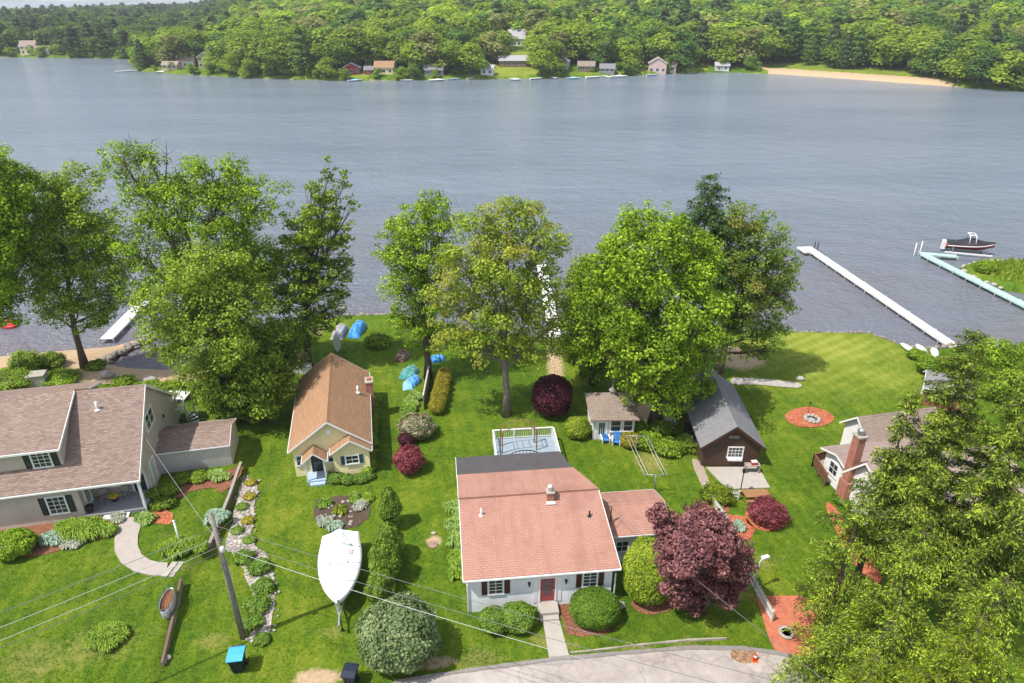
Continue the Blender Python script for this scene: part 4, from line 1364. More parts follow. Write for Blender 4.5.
# ------------------------------------------------------------------ roads, paths, beds
ROAD = gp([(250, 720), (360, 690), (420, 678), (470, 670), (548, 660), (620, 653), (690, 647.5), (740, 649), (776, 655), (812, 664), (870, 676), (960, 700), (960, 760), (250, 760)])
def road_mat():
    t = NT('sun_bleached_asphalt')
    ob = t.coords()
    n0 = t.noise(ob, .35, 5, .65); n1 = t.noise(ob, 3, 5, .7); n2 = t.noise(ob, 40, 3)
    f = t.math('ADD', t.math('MULTIPLY', n0, .5), t.math('ADD', t.math('MULTIPLY', n1, .25), t.math('MULTIPLY', n2, .25)))
    c = t.ramp(f, [(.34, (.24, .205, .19)), (.5, (.36, .315, .285)), (.64, (.47, .42, .38))])
    vo = t.n('ShaderNodeTexVoronoi', feature='DISTANCE_TO_EDGE'); vo.inputs['Scale'].default_value = .24
    dv = t.n('ShaderNodeVectorMath', operation='ADD')
    nn = t.n('ShaderNodeTexNoise'); nn.inputs['Scale'].default_value = 1.6; nn.inputs['Detail'].default_value = 3
    t.l(ob, nn.inputs['Vector']); t.l(ob, dv.inputs[0]); t.l(nn.outputs['Color'], dv.inputs[1]); t.l(dv.outputs[0], vo.inputs['Vector'])
    cr = t.ramp(vo.outputs['Distance'], [(0.006, (1, 1, 1)), (0.016, (0, 0, 0))])
    c = t.mix(t.math('MULTIPLY', cr, .28), c, (.12, .105, .10))
    return t.done(t.principled(c, .9, t.bump(n2, .5, .01), 0, .2))
sheet('road', ROAD, .07, road_mat())
# low asphalt berm along the road edge
def ribbon(name, pts, w, z, h, mat, kind=None, label=None, cat=None, rag=0.0, closed=False):
    m = MB(); rr = random.Random(3)
    P = [Vector((p[0], p[1], 0)) for p in pts]
    Q = []
    for i in range(len(P) - 1):
        k = max(1, int((P[i + 1] - P[i]).length / .6))
        for j in range(k): Q.append(P[i].lerp(P[i + 1], j / k))
    Q.append(P[-1])
    L, Rr = [], []
    for i, q in enumerate(Q):
        d = (Q[min(i + 1, len(Q) - 1)] - Q[max(i - 1, 0)]).normalized()
        s = Vector((-d.y, d.x, 0)) * (w / 2 + rr.uniform(-rag, rag))
        L.append(q + s); Rr.append(q - s)
    n = len(Q); vs = []
    for i in range(n):
        a, b = L[i], Rr[i]
        vs += [(a.x, a.y, z - .1), (a.x + (b.x - a.x) * .2, a.y + (b.y - a.y) * .2, z + h), (a.x + (b.x - a.x) * .8, a.y + (b.y - a.y) * .8, z + h), (b.x, b.y, z - .1)]
    fs = []
    for i in range(n - 1):
        for k in range(3):
            fs.append((i * 4 + k, i * 4 + k + 1, i * 4 + 4 + k + 1, i * 4 + 4 + k))
    fs += [(0, 3, 2, 1), ((n - 1) * 4, (n - 1) * 4 + 1, (n - 1) * 4 + 2, (n - 1) * 4 + 3)]
    m.add(vs, [tuple(reversed(f)) for f in fs])
    return tag(m.build(name, mat), label, cat, None, kind)
ribbon('kerb', gp([(395, 683), (470, 671), (548, 661), (620, 654), (690, 648.5), (742, 649), (778, 654), (815, 663)]), .36, .08, .06, plain('worn_asphalt_kerb', (.22, .20, .185), .9, .25, 3), 'structure', rag=.05)
sheet('asphalt_patch', ragged(gp([(731, 651), (752, 651), (757, 661), (737, 663)]), .08, 4, 2), .078, granular('broken_patch', (.16, .09, .05), (.30, .18, .10), (.40, .28, .18), 9))
sheet('front_path', gp([(541, 610), (556, 609), (569, 656), (549, 658)]), .085, M['concrete'], thick=.2)
sheet('front_path_apron', gp([(549, 658.3), (569, 656.3), (573, 664), (545, 666)]), .092, plain('apron_asphalt', (.30, .27, .25), .9, .15), thick=.1)
ribbon('edging_stone', gp([(570, 653), (590, 651), (640, 645), (690, 640), (727, 638.5)]), .14, .03, .05, plain('weathered_edging', (.34, .31, .25), .9, .25), 'structure', rag=.04)
# curved walk of the beige house
z6 = .615
sheet('garden_path', [(p.x, p.y) for p in (Vector(q) for q in gp([(123, 518), (118, 528), (114.5, 540), (115, 552), (121, 563), (134, 571.5), (150, 575.5), (166, 576), (168, 563), (160, 563), (150, 560.5), (142, 555), (138, 546), (138, 536), (141, 526), (143.5, 517)], z6))], .675, M['paver'], thick=.3)
for i, (a, b, zz) in enumerate((((167, 563), (173, 577), .70), ((173, 562), (179, 576.5), .62), ((179, 561), (185, 576), .50))):
    p, q = G(*a, .6), G(*b, .6)
    m = MB(); m.box(((p.x + q.x) / 2, (p.y + q.y) / 2, zz - .1), (.40, abs(q.y - p.y) + .05, .22), R(-8))
    st = m.build('stone_step', M['concrete']); tag(st, ['upper pale stone step ending the curved walk', 'middle pale stone step between the two others', 'lowest pale stone step beside the pebble strip'][i], 'step', 'stone steps in the retaining wall')
# retaining walls
def wall_run(name, label, pts, z0, ztop, th, mat, cap=None, cat='retaining wall', taper=None):
    root = thing(name, label, cat, (pts[0][0], pts[0][1], 0))
    o0 = Vector((pts[0][0], pts[0][1], 0))
    m = MB(); k = MB()
    for i in range(len(pts) - 1):
        a = Vector((pts[i][0], pts[i][1], 0)) - o0; b = Vector((pts[i + 1][0], pts[i + 1][1], 0)) - o0
        d = (b - a).normalized(); s = Vector((-d.y, d.x, 0)) * th / 2
        t0 = ztop if taper is None else taper[i]; t1 = ztop if taper is None else taper[i + 1]
        m.prism([a + ZU * z0, b + ZU * z0, b + ZU * t1, a + ZU * t0], s * 2)
        if cap: k.prism([a - s * .3 + ZU * t0, b - s * .3 + ZU * t1, b - s * .3 + ZU * (t1 + .09), a - s * .3 + ZU * (t0 + .09)], s * 2.6)
    m.build('wall', mat, root)
    if cap: k.build('coping', cap, root)
    return root
wall_run('retaining_wall', 'dark timber retaining wall beside the white pebble strip', [(p.x, p.y) for p in WALL_LINE], -.1, .66, .17, M['timber_wall'], M['wood_grey'])
wall_run('retaining_wall', 'low block retaining wall running from the steps to the front lawn', [(p.x, p.y) for p in WALL_LOW], -.1, .62, .13, M['block_wall'], M['timber_wall'], taper=[.66, .56, .36])
m = MB()
for k, (x, y) in enumerate(((157, 663), (163, 664), (168, 659), (155, 657))): p = G(x, y); m.rock((p.x, p.y, .12), (.5, .4, .3), k)
tag(m.build('wall_end_stone', M['stone']), 'pale stones ending the low block retaining wall', 'stone', None, 'stuff')
# pebble strip with plants
peb = [(243, 474), (248, 477), (254, 480), (257, 490), (253, 515), (251, 540), (268, 556), (275, 590), (270, 630), (258, 645), (248, 640), (256, 610), (246, 575), (238, 560), (232, 553), (226, 548), (235, 512), (241, 482)]
sheet('pebble_bed', ragged(gp(peb), .1, 4, 4), .04, M['pebble'])
m = MB()
rr = random.Random(11)
for k in range(90):
    t = rr.random(); y = 478 + t * 75; xc = 247 - 10 * max(0, (t - .55)) ; x = xc + rr.uniform(-13, 13) * (1 - .2 * t)
    p = G(x, y); s = rr.uniform(.12, .34); m.rock((p.x, p.y, .06), (s, s * .8, s * .6), k, 6)
for k in range(40):
    t = rr.random(); p = G(255 + 12 * math.sin(t * 3) + rr.uniform(-14, 14), 556 + 88 * t); s = rr.uniform(.12, .3); m.rock((p.x, p.y, .06), (s, s * .8, s * .6), k + 200, 6)
tag(m.build('pebbles', M['stone']), 'pale rounded stones lying along the retaining wall strip', 'stones', None, 'stuff')
# mulch beds
def mulch(pts, z, mat, seed=1, zz=.03, amt=.1, name='mulch_bed'):
    sheet(name, ragged(gp(pts, z), amt, 4, seed), z + zz, mat)
mulch([(236, 468), (243, 470), (225, 492), (212, 488), (190, 492), (180, 498), (170, 492), (186, 482), (205, 478)], .6, M['mulch_brown'], 1, .04)
mulch([(-10, 556), (0, 528), (50, 524), (90, 518), (122, 512), (124, 524), (110, 536), (70, 548), (35, 556)], .6, M['mulch_brown'], 2, .04)
mulch([(146, 518), (160, 510), (172, 514), (170, 524), (152, 524)], .6, M['mulch_red'], 3, .045)
mulch([(716, 520), (726, 514), (744, 518), (754, 530), (746, 541), (732, 538), (720, 530)], 0, M['mulch_red'], 4)
mulch([(746, 512), (758, 518), (778, 518), (786, 526), (770, 532), (750, 526)], 0, M['mulch_red'], 5)
mulch([(560, 600), (572, 600), (580, 628), (612, 622), (606, 634), (576, 637), (565, 630)], 0, M['mulch_brown'], 6)
mulch([(700, 507), (714, 503), (730, 506), (722, 516), (706, 514)], 0, M['mulch_red'], 13)
mulch([(826, 508), (836, 508), (868, 556), (882, 580), (872, 582), (852, 560)], 0, M['mulch_red'], 7, .03, .05)
mulch([(316, 502), (332, 497), (352, 496), (366, 500), (370, 512), (362, 524), (344, 530), (324, 528), (315, 518)], 0, M['dirt'], 8)
mulch([(632, 602), (655, 600), (672, 604), (668, 612), (640, 613)], 0, M['mulch_brown'], 9)
sheet('fire_pit_bed', smooth_loop(gp([(785, 416), (795, 409), (810, 407), (826, 411), (834, 418), (826, 425), (808, 427.5), (792, 424)]), 6), .03, M['mulch_red'])
sheet('brick_paving', gp([(756, 596), (800, 596), (830, 608), (860, 634), (880, 668), (830, 664), (778, 655), (769, 640)]), .045, M['red_paver'])
sheet('shed_pad', gp([(706, 467.5), (758, 467), (770, 488), (727, 489.5)]), .06, M['concrete'], thick=.15)
sheet('dirt_path', ragged(gp([(692, 462), (700, 462), (712, 488), (704, 490)]), .08, 3, 9), .035, plain('worn_plank_path', (.33, .27, .21), .9, .2))
# fire pit
sheet('lawn_path', ragged(gp([(734, 378), (760, 379), (798, 383), (797, 388), (760, 385), (733, 384)]), .05, 3, 6), .035, M['stone'])
fp = thing('fire_pit', 'ring of pale stones on the round red mulch bed', 'fire pit', G(812, 419.5))
m = MB()
for k in range(11):
    a = 2 * PI * k / 11; m.rock((.62 * math.cos(a), .62 * math.sin(a), .1), (.42, .36, .3), k + 60)
m.build('stone_ring', M['stone'], fp)
m = MB(); m.lathe((0, 0, 0), [(.5, .045), (0.01, .06)], 14); m.build('ash', plain('grey_ash', (.35, .34, .33), .95, .3, 8), fp)
po = thing('garden_torch', 'thin black torch standing in the red mulch circle', 'torch', G(808, 413)); m = MB(); m.tube([(0, 0, 0), (0, 0, 1.0)], .025, 6); m.build('stem', M['black'], po); m = MB(); m.lathe((0, 0, 1.0), [(.03, 0), (.09, .12), (.07, .25), (0.01, .3)], 8); m.build('lamp_head', M['black'], po)

# ------------------------------------------------------------------ shrubs
def sb(px, z=0.0): return tuple(G(px[0], px[1], z))[:2]
shrub('round_shrub', 'big grey green rhododendron dome by the road edge', 'shrub', sb((401, 658)), 2.35, 2.2, 4.15, .21, 9000, M['lf_rhodo'], None, .10, .06, p_exp=1.2)
shrub('clipped_shrub', 'dark round clipped shrub under the window at the front path', 'shrub', sb((594, 618)), 1.65, 1.45, 1.95, .11, 9000, M['lf_box'], None, .035, .02, p_exp=1.3)
shrub('oval_arborvitae', 'tall oval lime green clipped arborvitae beside the purple tree', 'shrub', sb((646, 598)), 1.72, 1.55, 4.9, .15, 12000, M['lf_arbor'], None, .05, .03, p_exp=1.5)
shrub('round_shrub', 'pair of mounded green shrubs grown together by the front wall, path side', 'shrub', sb((518, 625)), 1.25, 1.1, 1.5, .15, 4200, M['lf_shrub'], None, .1, .05)
shrub('round_shrub', 'mounded green shrub under the house window nearest the hosta strip', 'shrub', sb((494, 627)), 1.0, .95, 1.35, .15, 3200, M['lf_shrub'], None, .1, .05)
for i, (px, r, h, lab) in enumerate((((392, 527), .85, 3.7, 'tallest back arborvitae in the dark row by the boat'), ((390, 560), 1.05, 3.3, 'second dark arborvitae from the back in the row'), ((387, 581), 1.15, 3.5, 'bushy dark arborvitae in the middle of the row'), ((382, 602), 1.0, 2.6, 'front dark arborvitae touching the rhododendron dome'))):
    shrub('arborvitae', lab, 'shrub', sb(px), r, r, h, .16, 5200, M['lf_arbor_dark'], 'arborvitae row beside the covered boat', .13, .07, p_exp=.5 if i == 0 else .68)
shrub('plum_shrub', 'egg shaped dark plum shrub on the lawn behind the deck', 'shrub', sb((552, 414)), 1.95, 1.85, 4.15, .19, 7000, M['lf_plum'], None, .06, .05, p_exp=1.25)
shrub('crimson_maple', 'crimson Japanese maple beside the brown picnic table', 'shrub', sb((766, 521)), 1.5, 1.4, 1.9, .15, 5200, M['lf_crimson'], None, .16, .12, core=False)
shrub('crimson_maple', 'crimson maple bush at the near end of the flower border', 'shrub', sb((410, 470)), 1.35, 1.3, 2.3, .16, 4200, M['lf_crimson'], None, .16, .12)
shrub('crimson_maple', 'small purple bush between the pink rhododendron and crimson maple', 'shrub', sb((407, 444)), .85, .8, 1.2, .14, 1800, M['lf_plum'], None, .16, .1)
shrub('flowering_rhododendron', 'rhododendron covered in pale pink flowers in the border', 'shrub', sb((417, 435)), 1.7, 1.5, 2.0, .17, 5200, M['lf_pinkmix'], None, .12, .08)
shrub('yellow_shrub', 'round yellow green shrub beside the summer house wall', 'shrub', sb((577, 436)), 1.25, 1.15, 1.95, .14, 3600, M['lf_arbor'], None, .08, .05)
shrub('yellow_shrub', 'small round golden shrub behind the clothesline by the blue chairs', 'shrub', sb((630, 446)), .95, .9, 1.35, .13, 2600, M['lf_golden'], None, .08, .05)
for i in range(7):
    f = i / 6
    p = G(445 - 8 * f, 380 + 33 * f)
    shrub('golden_shrub', f"small golden conifer, {['farthest', 'second farthest', 'third farthest', 'middle', 'third nearest', 'second nearest', 'nearest'][i]} in its clipped row", 'shrub', (p.x, p.y), .85, .75, 1.5, .12, 1500, M['lf_golden'], 'golden conifers planted in a row', .08, .06)
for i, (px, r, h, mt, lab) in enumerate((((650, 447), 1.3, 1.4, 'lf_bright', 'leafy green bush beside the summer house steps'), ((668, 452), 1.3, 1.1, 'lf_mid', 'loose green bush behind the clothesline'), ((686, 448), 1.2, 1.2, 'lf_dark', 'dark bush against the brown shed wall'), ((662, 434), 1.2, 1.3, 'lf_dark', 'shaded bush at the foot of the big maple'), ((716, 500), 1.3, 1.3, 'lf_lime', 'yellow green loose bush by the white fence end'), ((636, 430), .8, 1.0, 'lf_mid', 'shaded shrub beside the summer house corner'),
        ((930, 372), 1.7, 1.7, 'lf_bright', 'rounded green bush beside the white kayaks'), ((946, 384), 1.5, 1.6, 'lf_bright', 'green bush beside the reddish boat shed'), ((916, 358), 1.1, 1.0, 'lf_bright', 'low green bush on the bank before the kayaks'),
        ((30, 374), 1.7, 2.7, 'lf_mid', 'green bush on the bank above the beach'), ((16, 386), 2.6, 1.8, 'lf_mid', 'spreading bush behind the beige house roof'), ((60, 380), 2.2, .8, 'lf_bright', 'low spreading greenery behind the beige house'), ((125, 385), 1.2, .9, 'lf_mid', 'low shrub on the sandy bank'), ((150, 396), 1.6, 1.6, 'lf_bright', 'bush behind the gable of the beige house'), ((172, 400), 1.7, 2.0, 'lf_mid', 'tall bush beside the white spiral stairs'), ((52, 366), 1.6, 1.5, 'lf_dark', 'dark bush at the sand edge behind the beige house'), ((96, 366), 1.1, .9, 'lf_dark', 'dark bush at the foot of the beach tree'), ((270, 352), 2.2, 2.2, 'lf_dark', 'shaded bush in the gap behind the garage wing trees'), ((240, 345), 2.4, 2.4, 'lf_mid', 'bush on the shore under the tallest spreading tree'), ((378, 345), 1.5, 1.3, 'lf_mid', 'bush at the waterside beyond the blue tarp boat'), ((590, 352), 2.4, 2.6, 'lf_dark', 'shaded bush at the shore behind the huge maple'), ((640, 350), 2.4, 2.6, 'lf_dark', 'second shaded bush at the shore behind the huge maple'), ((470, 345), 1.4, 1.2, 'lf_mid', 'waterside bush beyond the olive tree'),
        ((985, 272), 1.5, 1.6, 'lf_bright', 'bush at the tip of the grassy spit'), ((846, 503), 1.1, .9, 'lf_shrub', 'low green plants at the corner of the chimney house'))):
    shrub('leafy_shrub', lab, 'shrub', sb(px), r, r * .9, h, .17, 3200, M[mt], None, .2, .12)
# strip beside the yellow cottage
for i in range(7):
    f = i / 6; p = G(372 + 5 * f - 3, 470 - 66 * f)
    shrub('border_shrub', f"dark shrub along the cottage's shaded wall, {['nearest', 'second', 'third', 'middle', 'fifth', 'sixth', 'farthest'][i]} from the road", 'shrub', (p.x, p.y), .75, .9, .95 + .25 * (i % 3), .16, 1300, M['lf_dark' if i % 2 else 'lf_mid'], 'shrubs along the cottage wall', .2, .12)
for i, (px, r, h, lab) in enumerate((((336, 481), .75, .75, 'green shrub under the cottage bay window'), ((348, 482), .7, .7, 'green shrub in front of the cottage bay'), ((360, 481), .7, .65, 'shrub at the corner of the cottage bay'), ((368, 478), .6, .6, 'small shrub beyond the cottage bay corner'))):
    shrub('bedding_shrub', lab, 'shrub', sb(px), r, r * .8, h, .14, 1300, M['lf_shrub'], None, .2, .1)
for i, (px, r, h) in enumerate((((244, 560), .75, .6), ((260, 570), .85, .75), ((264, 590), .8, .7), ((258, 608), .85, .75), ((252, 625), .7, .55), ((262, 641), .5, .4))):
    shrub('border_shrub', f"green mound in the pebble border, {['first', 'second', 'third', 'fourth', 'fifth', 'smallest and last'][i]} from the retaining wall", 'shrub', sb(px), r, r * .9, h, .16, 1900, M['lf_shrub'], 'green mounds in the pebble border', .22, .15)
for i, (px, mt) in enumerate((((251, 484), 'lf_golden'), ((250, 498), 'lf_golden'), ((243, 508), 'lf_shrub'), ((248, 522), 'lf_golden'), ((238, 532), 'lf_shrub'), ((250, 541), 'lf_shrub'))):
    shrub('rockery_plant', f"tiny tuft among the pale stones, {['first', 'second', 'third', 'fourth', 'fifth', 'sixth'][i]} from the garage wing", 'plant', sb(px), .55, .5, .4, .1, 620, M[mt], 'tufts among the pale stones', .2, .15, stem=False)
shrub('round_shrub', 'rounded bright green shrub against the beige house wall', 'shrub', sb((16, 553), .6), 1.55, 1.3, 1.75, .17, 4600, M['lf_bright'], None, .1, .06)
def F(name, label, px, z, r, h, n, mt, w=.06, crowns=None, sx=1.0, group=None, fl=None):
    p = G(px[0], px[1], z); return fountain(name, label, 'plant', (p.x, p.y), r, h, n, M[mt], w, group, None, sx, crowns, fl)
rr = random.Random(5)
def cr(n, rx, ry, k0=.7, k1=1.1): return [(rr.uniform(-rx, rx), rr.uniform(-ry, ry), rr.uniform(k0, k1)) for _ in range(n)]
def crd(n, rx, ry):
    out = []
    while len(out) < n:
        x, y = rr.uniform(-1, 1), rr.uniform(-1, 1)
        if x * x + y * y < 1: out.append((x * rx, y * ry, 1.1 - .4 * math.hypot(x, y)))
    return out
F('daylily_clump', 'round clump of daylilies alone on the front lawn', (108, 641), .45, .62, .62, 2600, 'lf_daylily', .035, crd(34, 1.0, .85))
F('daylily_clump', 'large daylily clump above the stone steps', (184, 551), .6, .75, .75, 2600, 'lf_daylily', .04, crd(30, 1.35, .75))
F('daylily_bed', 'band of daylilies along the beige house porch', (84, 533), .6, .85, .85, 4200, 'lf_daylily', .045, crd(40, 2.1, .8))
F('silver_plant', 'silvery variegated plants before the beige house wall', (54, 541), .6, .55, .6, 1400, 'lf_blue_hosta', .05, crd(14, .8, .5))
F('hosta', 'white edged hosta beside the round shrub and wall', (70, 546), .6, .5, .4, 600, 'lf_silver', .07, crd(7, .7, .3))
F('hosta', 'pale hosta at the top of the curved walk by the porch step', (146, 521), .6, .5, .5, 700, 'lf_hosta', .08, crd(8, .7, .4))
F('hosta', 'pale plant at the porch end of the daylilies', (119, 520), .6, .45, .45, 500, 'lf_silver', .07, crd(6, .4, .35))
F('hosta', 'large pale hosta at the corner of the garage wing', (219, 478), .6, .55, .6, 1100, 'lf_hosta', .09, crd(11, .85, .45))
F('hosta', 'blue green hosta on the lawn near the utility pole', (217, 519), .6, .55, .6, 1100, 'lf_blue_hosta', .09, crd(11, .7, .55))
for i, (px, r) in enumerate((((170, 492), .9), ((182, 482), .8), ((198, 480), .9), ((166, 506), .8), ((156, 497), .7), ((160, 508), .7))):
    shrub('bedding_shrub', f"dark low shrub in the red mulch by the garage wing, {['second', 'third', 'last', 'front', 'first', 'porch side'][i]} one", 'shrub', sb(px, .6), r, r * .8, .75, .16, 1100, M['lf_dark' if i % 2 else 'lf_mid'], 'shrubs in the red mulch bed', .2, .12)
for i in range(9):
    f = i / 8; p = G(452 + 8 * f + (3 if i % 2 else 0), 508 + 68 * f)
    fountain('hosta', f"yellow green hosta beside the red roofed house, {['first', 'second', 'third', 'fourth', 'middle', 'sixth', 'seventh', 'eighth', 'ninth'][i]} from the lake", 'plant', (p.x, p.y), .55, .6, 420, M['lf_hosta' if i < 6 else 'lf_daylily'], .07, 'hostas along the house wall', None, 1, crd(6, .55, .5))
F('hosta', 'pale hosta beside the blue tarps in the border', (414, 400), 0, .6, .6, 900, 'lf_hosta', .1, crd(10, .8, 1.2))
F('border_perennial', 'green border plants beside the fallen grey fence', (409, 412), 0, .6, .6, 700, 'lf_shrub', .08, crd(9, .7, 1.0))
F('border_perennial', 'bluish plant in the round red mulch bed', (738, 528), 0, .5, .45, 500, 'lf_blue_hosta', .06, crd(5, .35, .3))
F('border_perennial', 'low mixed plants beside the clipped round shrub', (612, 606), 0, .4, .35, 500, 'lf_silver', .05, crd(7, .7, .5))
F('border_perennial', 'orange flowering plants by the white picket fence', (716, 507), 0, .35, .35, 300, 'lf_shrub', .04, crd(5, .5, .4), fl=(M['terracotta'], 14))
for i, (px, mt, r, lab) in enumerate((((325, 522), 'lf_silver', .5, 'white plant at the front edge of the round flower bed'), ((340, 512), 'lf_lime', .45, 'lime green clump in the middle of the flower bed'), ((360, 508), 'lf_silver', .6, 'silver mound in the round flower bed'), ((326, 505), 'lf_shrub', .5, 'green clump at the cottage side of the flower bed'), ((352, 499), 'lf_shrub', .5, 'green plant at the back of the round flower bed'), ((334, 527), 'lf_blue_hosta', .5, 'bluish clump beside the boat cover'), ((366, 500), 'lf_mid', .5, 'dark plant nearest the arborvitae row'))):
    F('bed_plant', lab, px, 0, r, .42, 420, mt, .06, crd(5, .45, .4))
m = MB()
for k in range(26):
    a = rr.random() * 6.28; d_ = rr.random() ** .5; p = G(342, 513); s = rr.uniform(.14, .4); m.rock((p.x + 2.0 * d_ * math.cos(a), p.y + 1.6 * d_ * math.sin(a), .06), (s, s * .8, s * .6), k + 300, 6)
tag(m.build('bed_stones', M['stone']), 'pale stones scattered in the round flower bed', 'stones', None, 'stuff')

# ------------------------------------------------------------------ trees of the near shore
T = tree
T('tree with drooping boughs at the picture edge above the beach', (-6, 385), [(2, 190, 30, 28), (4, 228, 32, 36), (-8, 262, 34, 34), (2, 296, 20, 14), (6, 318, 16, 8), (-12, 170, 24, 24)], .25, M['lf_bright'], M['bark_brown'], 1.0, .3)
T('leafy tree standing alone on the beach edge before the water', (84, 367), [(72, 190, 32, 26), (45, 205, 36, 30), (96, 222, 32, 30), (62, 240, 44, 34), (96, 262, 38, 30), (48, 278, 30, 26), (78, 300, 34, 24), (112, 300, 22, 18), (52, 312, 16, 12), (92, 322, 18, 10)], .25, M['lf_mid'], M['bark_brown'], .64, .34, clr=.9, twig=True)
T('tallest spreading tree with bare twigs at its top, left of the cottage', (216, 374), [(122, 158, 22, 18), (150, 160, 20, 14), (150, 188, 34, 18, 1), (185, 180, 30, 24), (225, 182, 32, 26), (262, 200, 28, 26), (210, 215, 40, 28, -1), (160, 222, 34, 24), (130, 250, 24, 22), (170, 262, 36, 24, 1), (235, 250, 40, 32), (145, 290, 26, 14), (262, 280, 34, 32, 1), (205, 300, 34, 26)], .25, M['lf_bright'], M['bark_brown'], .66, .42, clr=.85, twig=True,
  bare=[(140, 190, 108, 140), (140, 185, 112, 160), (150, 180, 152, 138), (165, 185, 166, 140), (170, 230, 120, 205), (150, 195, 128, 132)])
T('broad bright maple overhanging the garden behind the garage wing', (236, 418), [(208, 268, 36, 26), (185, 300, 42, 34, -1), (232, 302, 40, 32), (172, 338, 30, 22), (212, 345, 44, 32, -2), (250, 345, 34, 28), (222, 380, 36, 24, -1)], .25, M['lf_olivegreen'], M['bark_brown'], .8, .42, clr=.85, twig=True)
T('dark low tree in front of the yellow cottage side', (258, 424), [(255, 375, 34, 20), (240, 398, 32, 20), (266, 396, 28, 20), (280, 350, 22, 30, 3)], .28, M['lf_dark'], M['bark_brown'], 1.0, .25)
T('tall feathery dark tree behind the yellow cottage', (308, 366), [(330, 172, 7, 14), (345, 182, 6, 15), (311, 190, 7, 13), (354, 206, 5, 12), (324, 190, 12, 16), (322, 210, 28, 20), (308, 232, 36, 22), (332, 240, 24, 20), (300, 262, 40, 26), (330, 275, 26, 22), (298, 296, 42, 24), (325, 312, 28, 22), (296, 328, 34, 20), (340, 222, 14, 10), (346, 262, 12, 8)], .30, M['lf_dark'], M['bark_brown'], .75, .36, clr=.72, twig=True, flat=.5)
T('dense rounded tree at the water edge beside the blue tarps', (428, 378), [(430, 204, 26, 14), (412, 222, 30, 20), (440, 226, 22, 20), (396, 248, 22, 22), (424, 258, 34, 26), (405, 285, 24, 24), (432, 296, 26, 24), (412, 320, 28, 18), (432, 335, 22, 16)], .25, M['lf_bright'], M['bark_brown'], .74, .36, clr=.82, twig=True)
T('thin crowned olive tree with grey branches showing, alone on the lawn', (506, 416), [(508, 214, 36, 18), (482, 234, 34, 26), (534, 238, 32, 26), (468, 268, 34, 28), (510, 268, 40, 30, -1), (545, 272, 22, 26), (452, 300, 26, 26), (492, 306, 42, 28), (535, 308, 28, 28), (448, 332, 26, 16), (480, 342, 32, 18), (525, 345, 34, 18), (550, 330, 16, 14)], .26, M['lf_olive'], M['bark_grey'], .66, .36, clr=.85, twig=True)
T('huge bright green maple between summer house and brown shed', (655, 424), [(648, 222, 32, 20), (622, 238, 28, 22), (680, 238, 36, 24), (604, 266, 30, 26), (650, 262, 44, 34, -2), (700, 268, 30, 30), (592, 300, 26, 30), (632, 308, 42, 36, -2), (682, 312, 44, 38, -2), (712, 310, 18, 26), (578, 326, 18, 24, 1), (612, 350, 32, 24, -1), (655, 355, 40, 30, -3), (700, 352, 30, 26, -1), (662, 390, 40, 18, -2), (698, 384, 20, 18), (585, 350, 18, 16, 1)], .27, M['lf_bright'], M['bark_brown'], .78, .5, clr=.82, twig=True)
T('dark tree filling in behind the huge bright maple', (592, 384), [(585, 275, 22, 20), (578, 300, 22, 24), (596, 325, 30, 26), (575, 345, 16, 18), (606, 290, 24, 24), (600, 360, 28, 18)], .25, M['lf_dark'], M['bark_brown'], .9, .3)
T('rust tinged tree with a dark bare trunk beside the brown shed', (717, 378), [(738, 218, 30, 16), (760, 236, 26, 20), (728, 246, 30, 24), (775, 262, 22, 24), (745, 272, 36, 26), (722, 288, 26, 26), (778, 292, 22, 24), (752, 305, 34, 22), (735, 328, 30, 16), (766, 332, 26, 14), (792, 268, 8, 10), (760, 350, 22, 9)], .25, M['lf_rust'], M['bark_brown'], .72, .42, clr=.85, twig=True)
T('purple leaved tree over the white fence in front of the house wing', (704, 612), [(697, 524, 26, 16), (671, 528, 17, 14), (723, 538, 22, 18), (695, 552, 33, 22, -1), (727, 562, 21, 18), (673, 552, 19, 20), (681, 580, 22, 16), (713, 584, 24, 16), (660, 515, 9, 9), (740, 560, 12, 14), (730, 590, 15, 13), (695, 600, 15, 9)], .19, M['lf_purple'], M['bark_brown'], 1.85, .2, clr=.75)
conifer('dark pine tip rising behind the huge maple', (lambda d: (d[0] * (21.5 - HC) / d[2], d[1] * (21.5 - HC) / d[2]))(ray(712, 172)), 21.5, 5.2, .30, M['lf_conifer_dark'], M['bark_brown'], .45, .16, 18, 8, 26, power=.55)
T('low bright tree on the bank past the long dock', (1000, 378), [(996, 352, 20, 12), (1016, 358, 18, 14), (985, 368, 16, 10), (1006, 372, 20, 10)], .25, M['lf_bright'], M['bark_brown'], .9, .16)
T('low green tree at the picture edge beyond the boat shed', (1018, 400), [(1010, 384, 20, 13), (1026, 380, 18, 16), (996, 394, 16, 10)], .25, M['lf_mid'], M['bark_brown'], .9, .16)
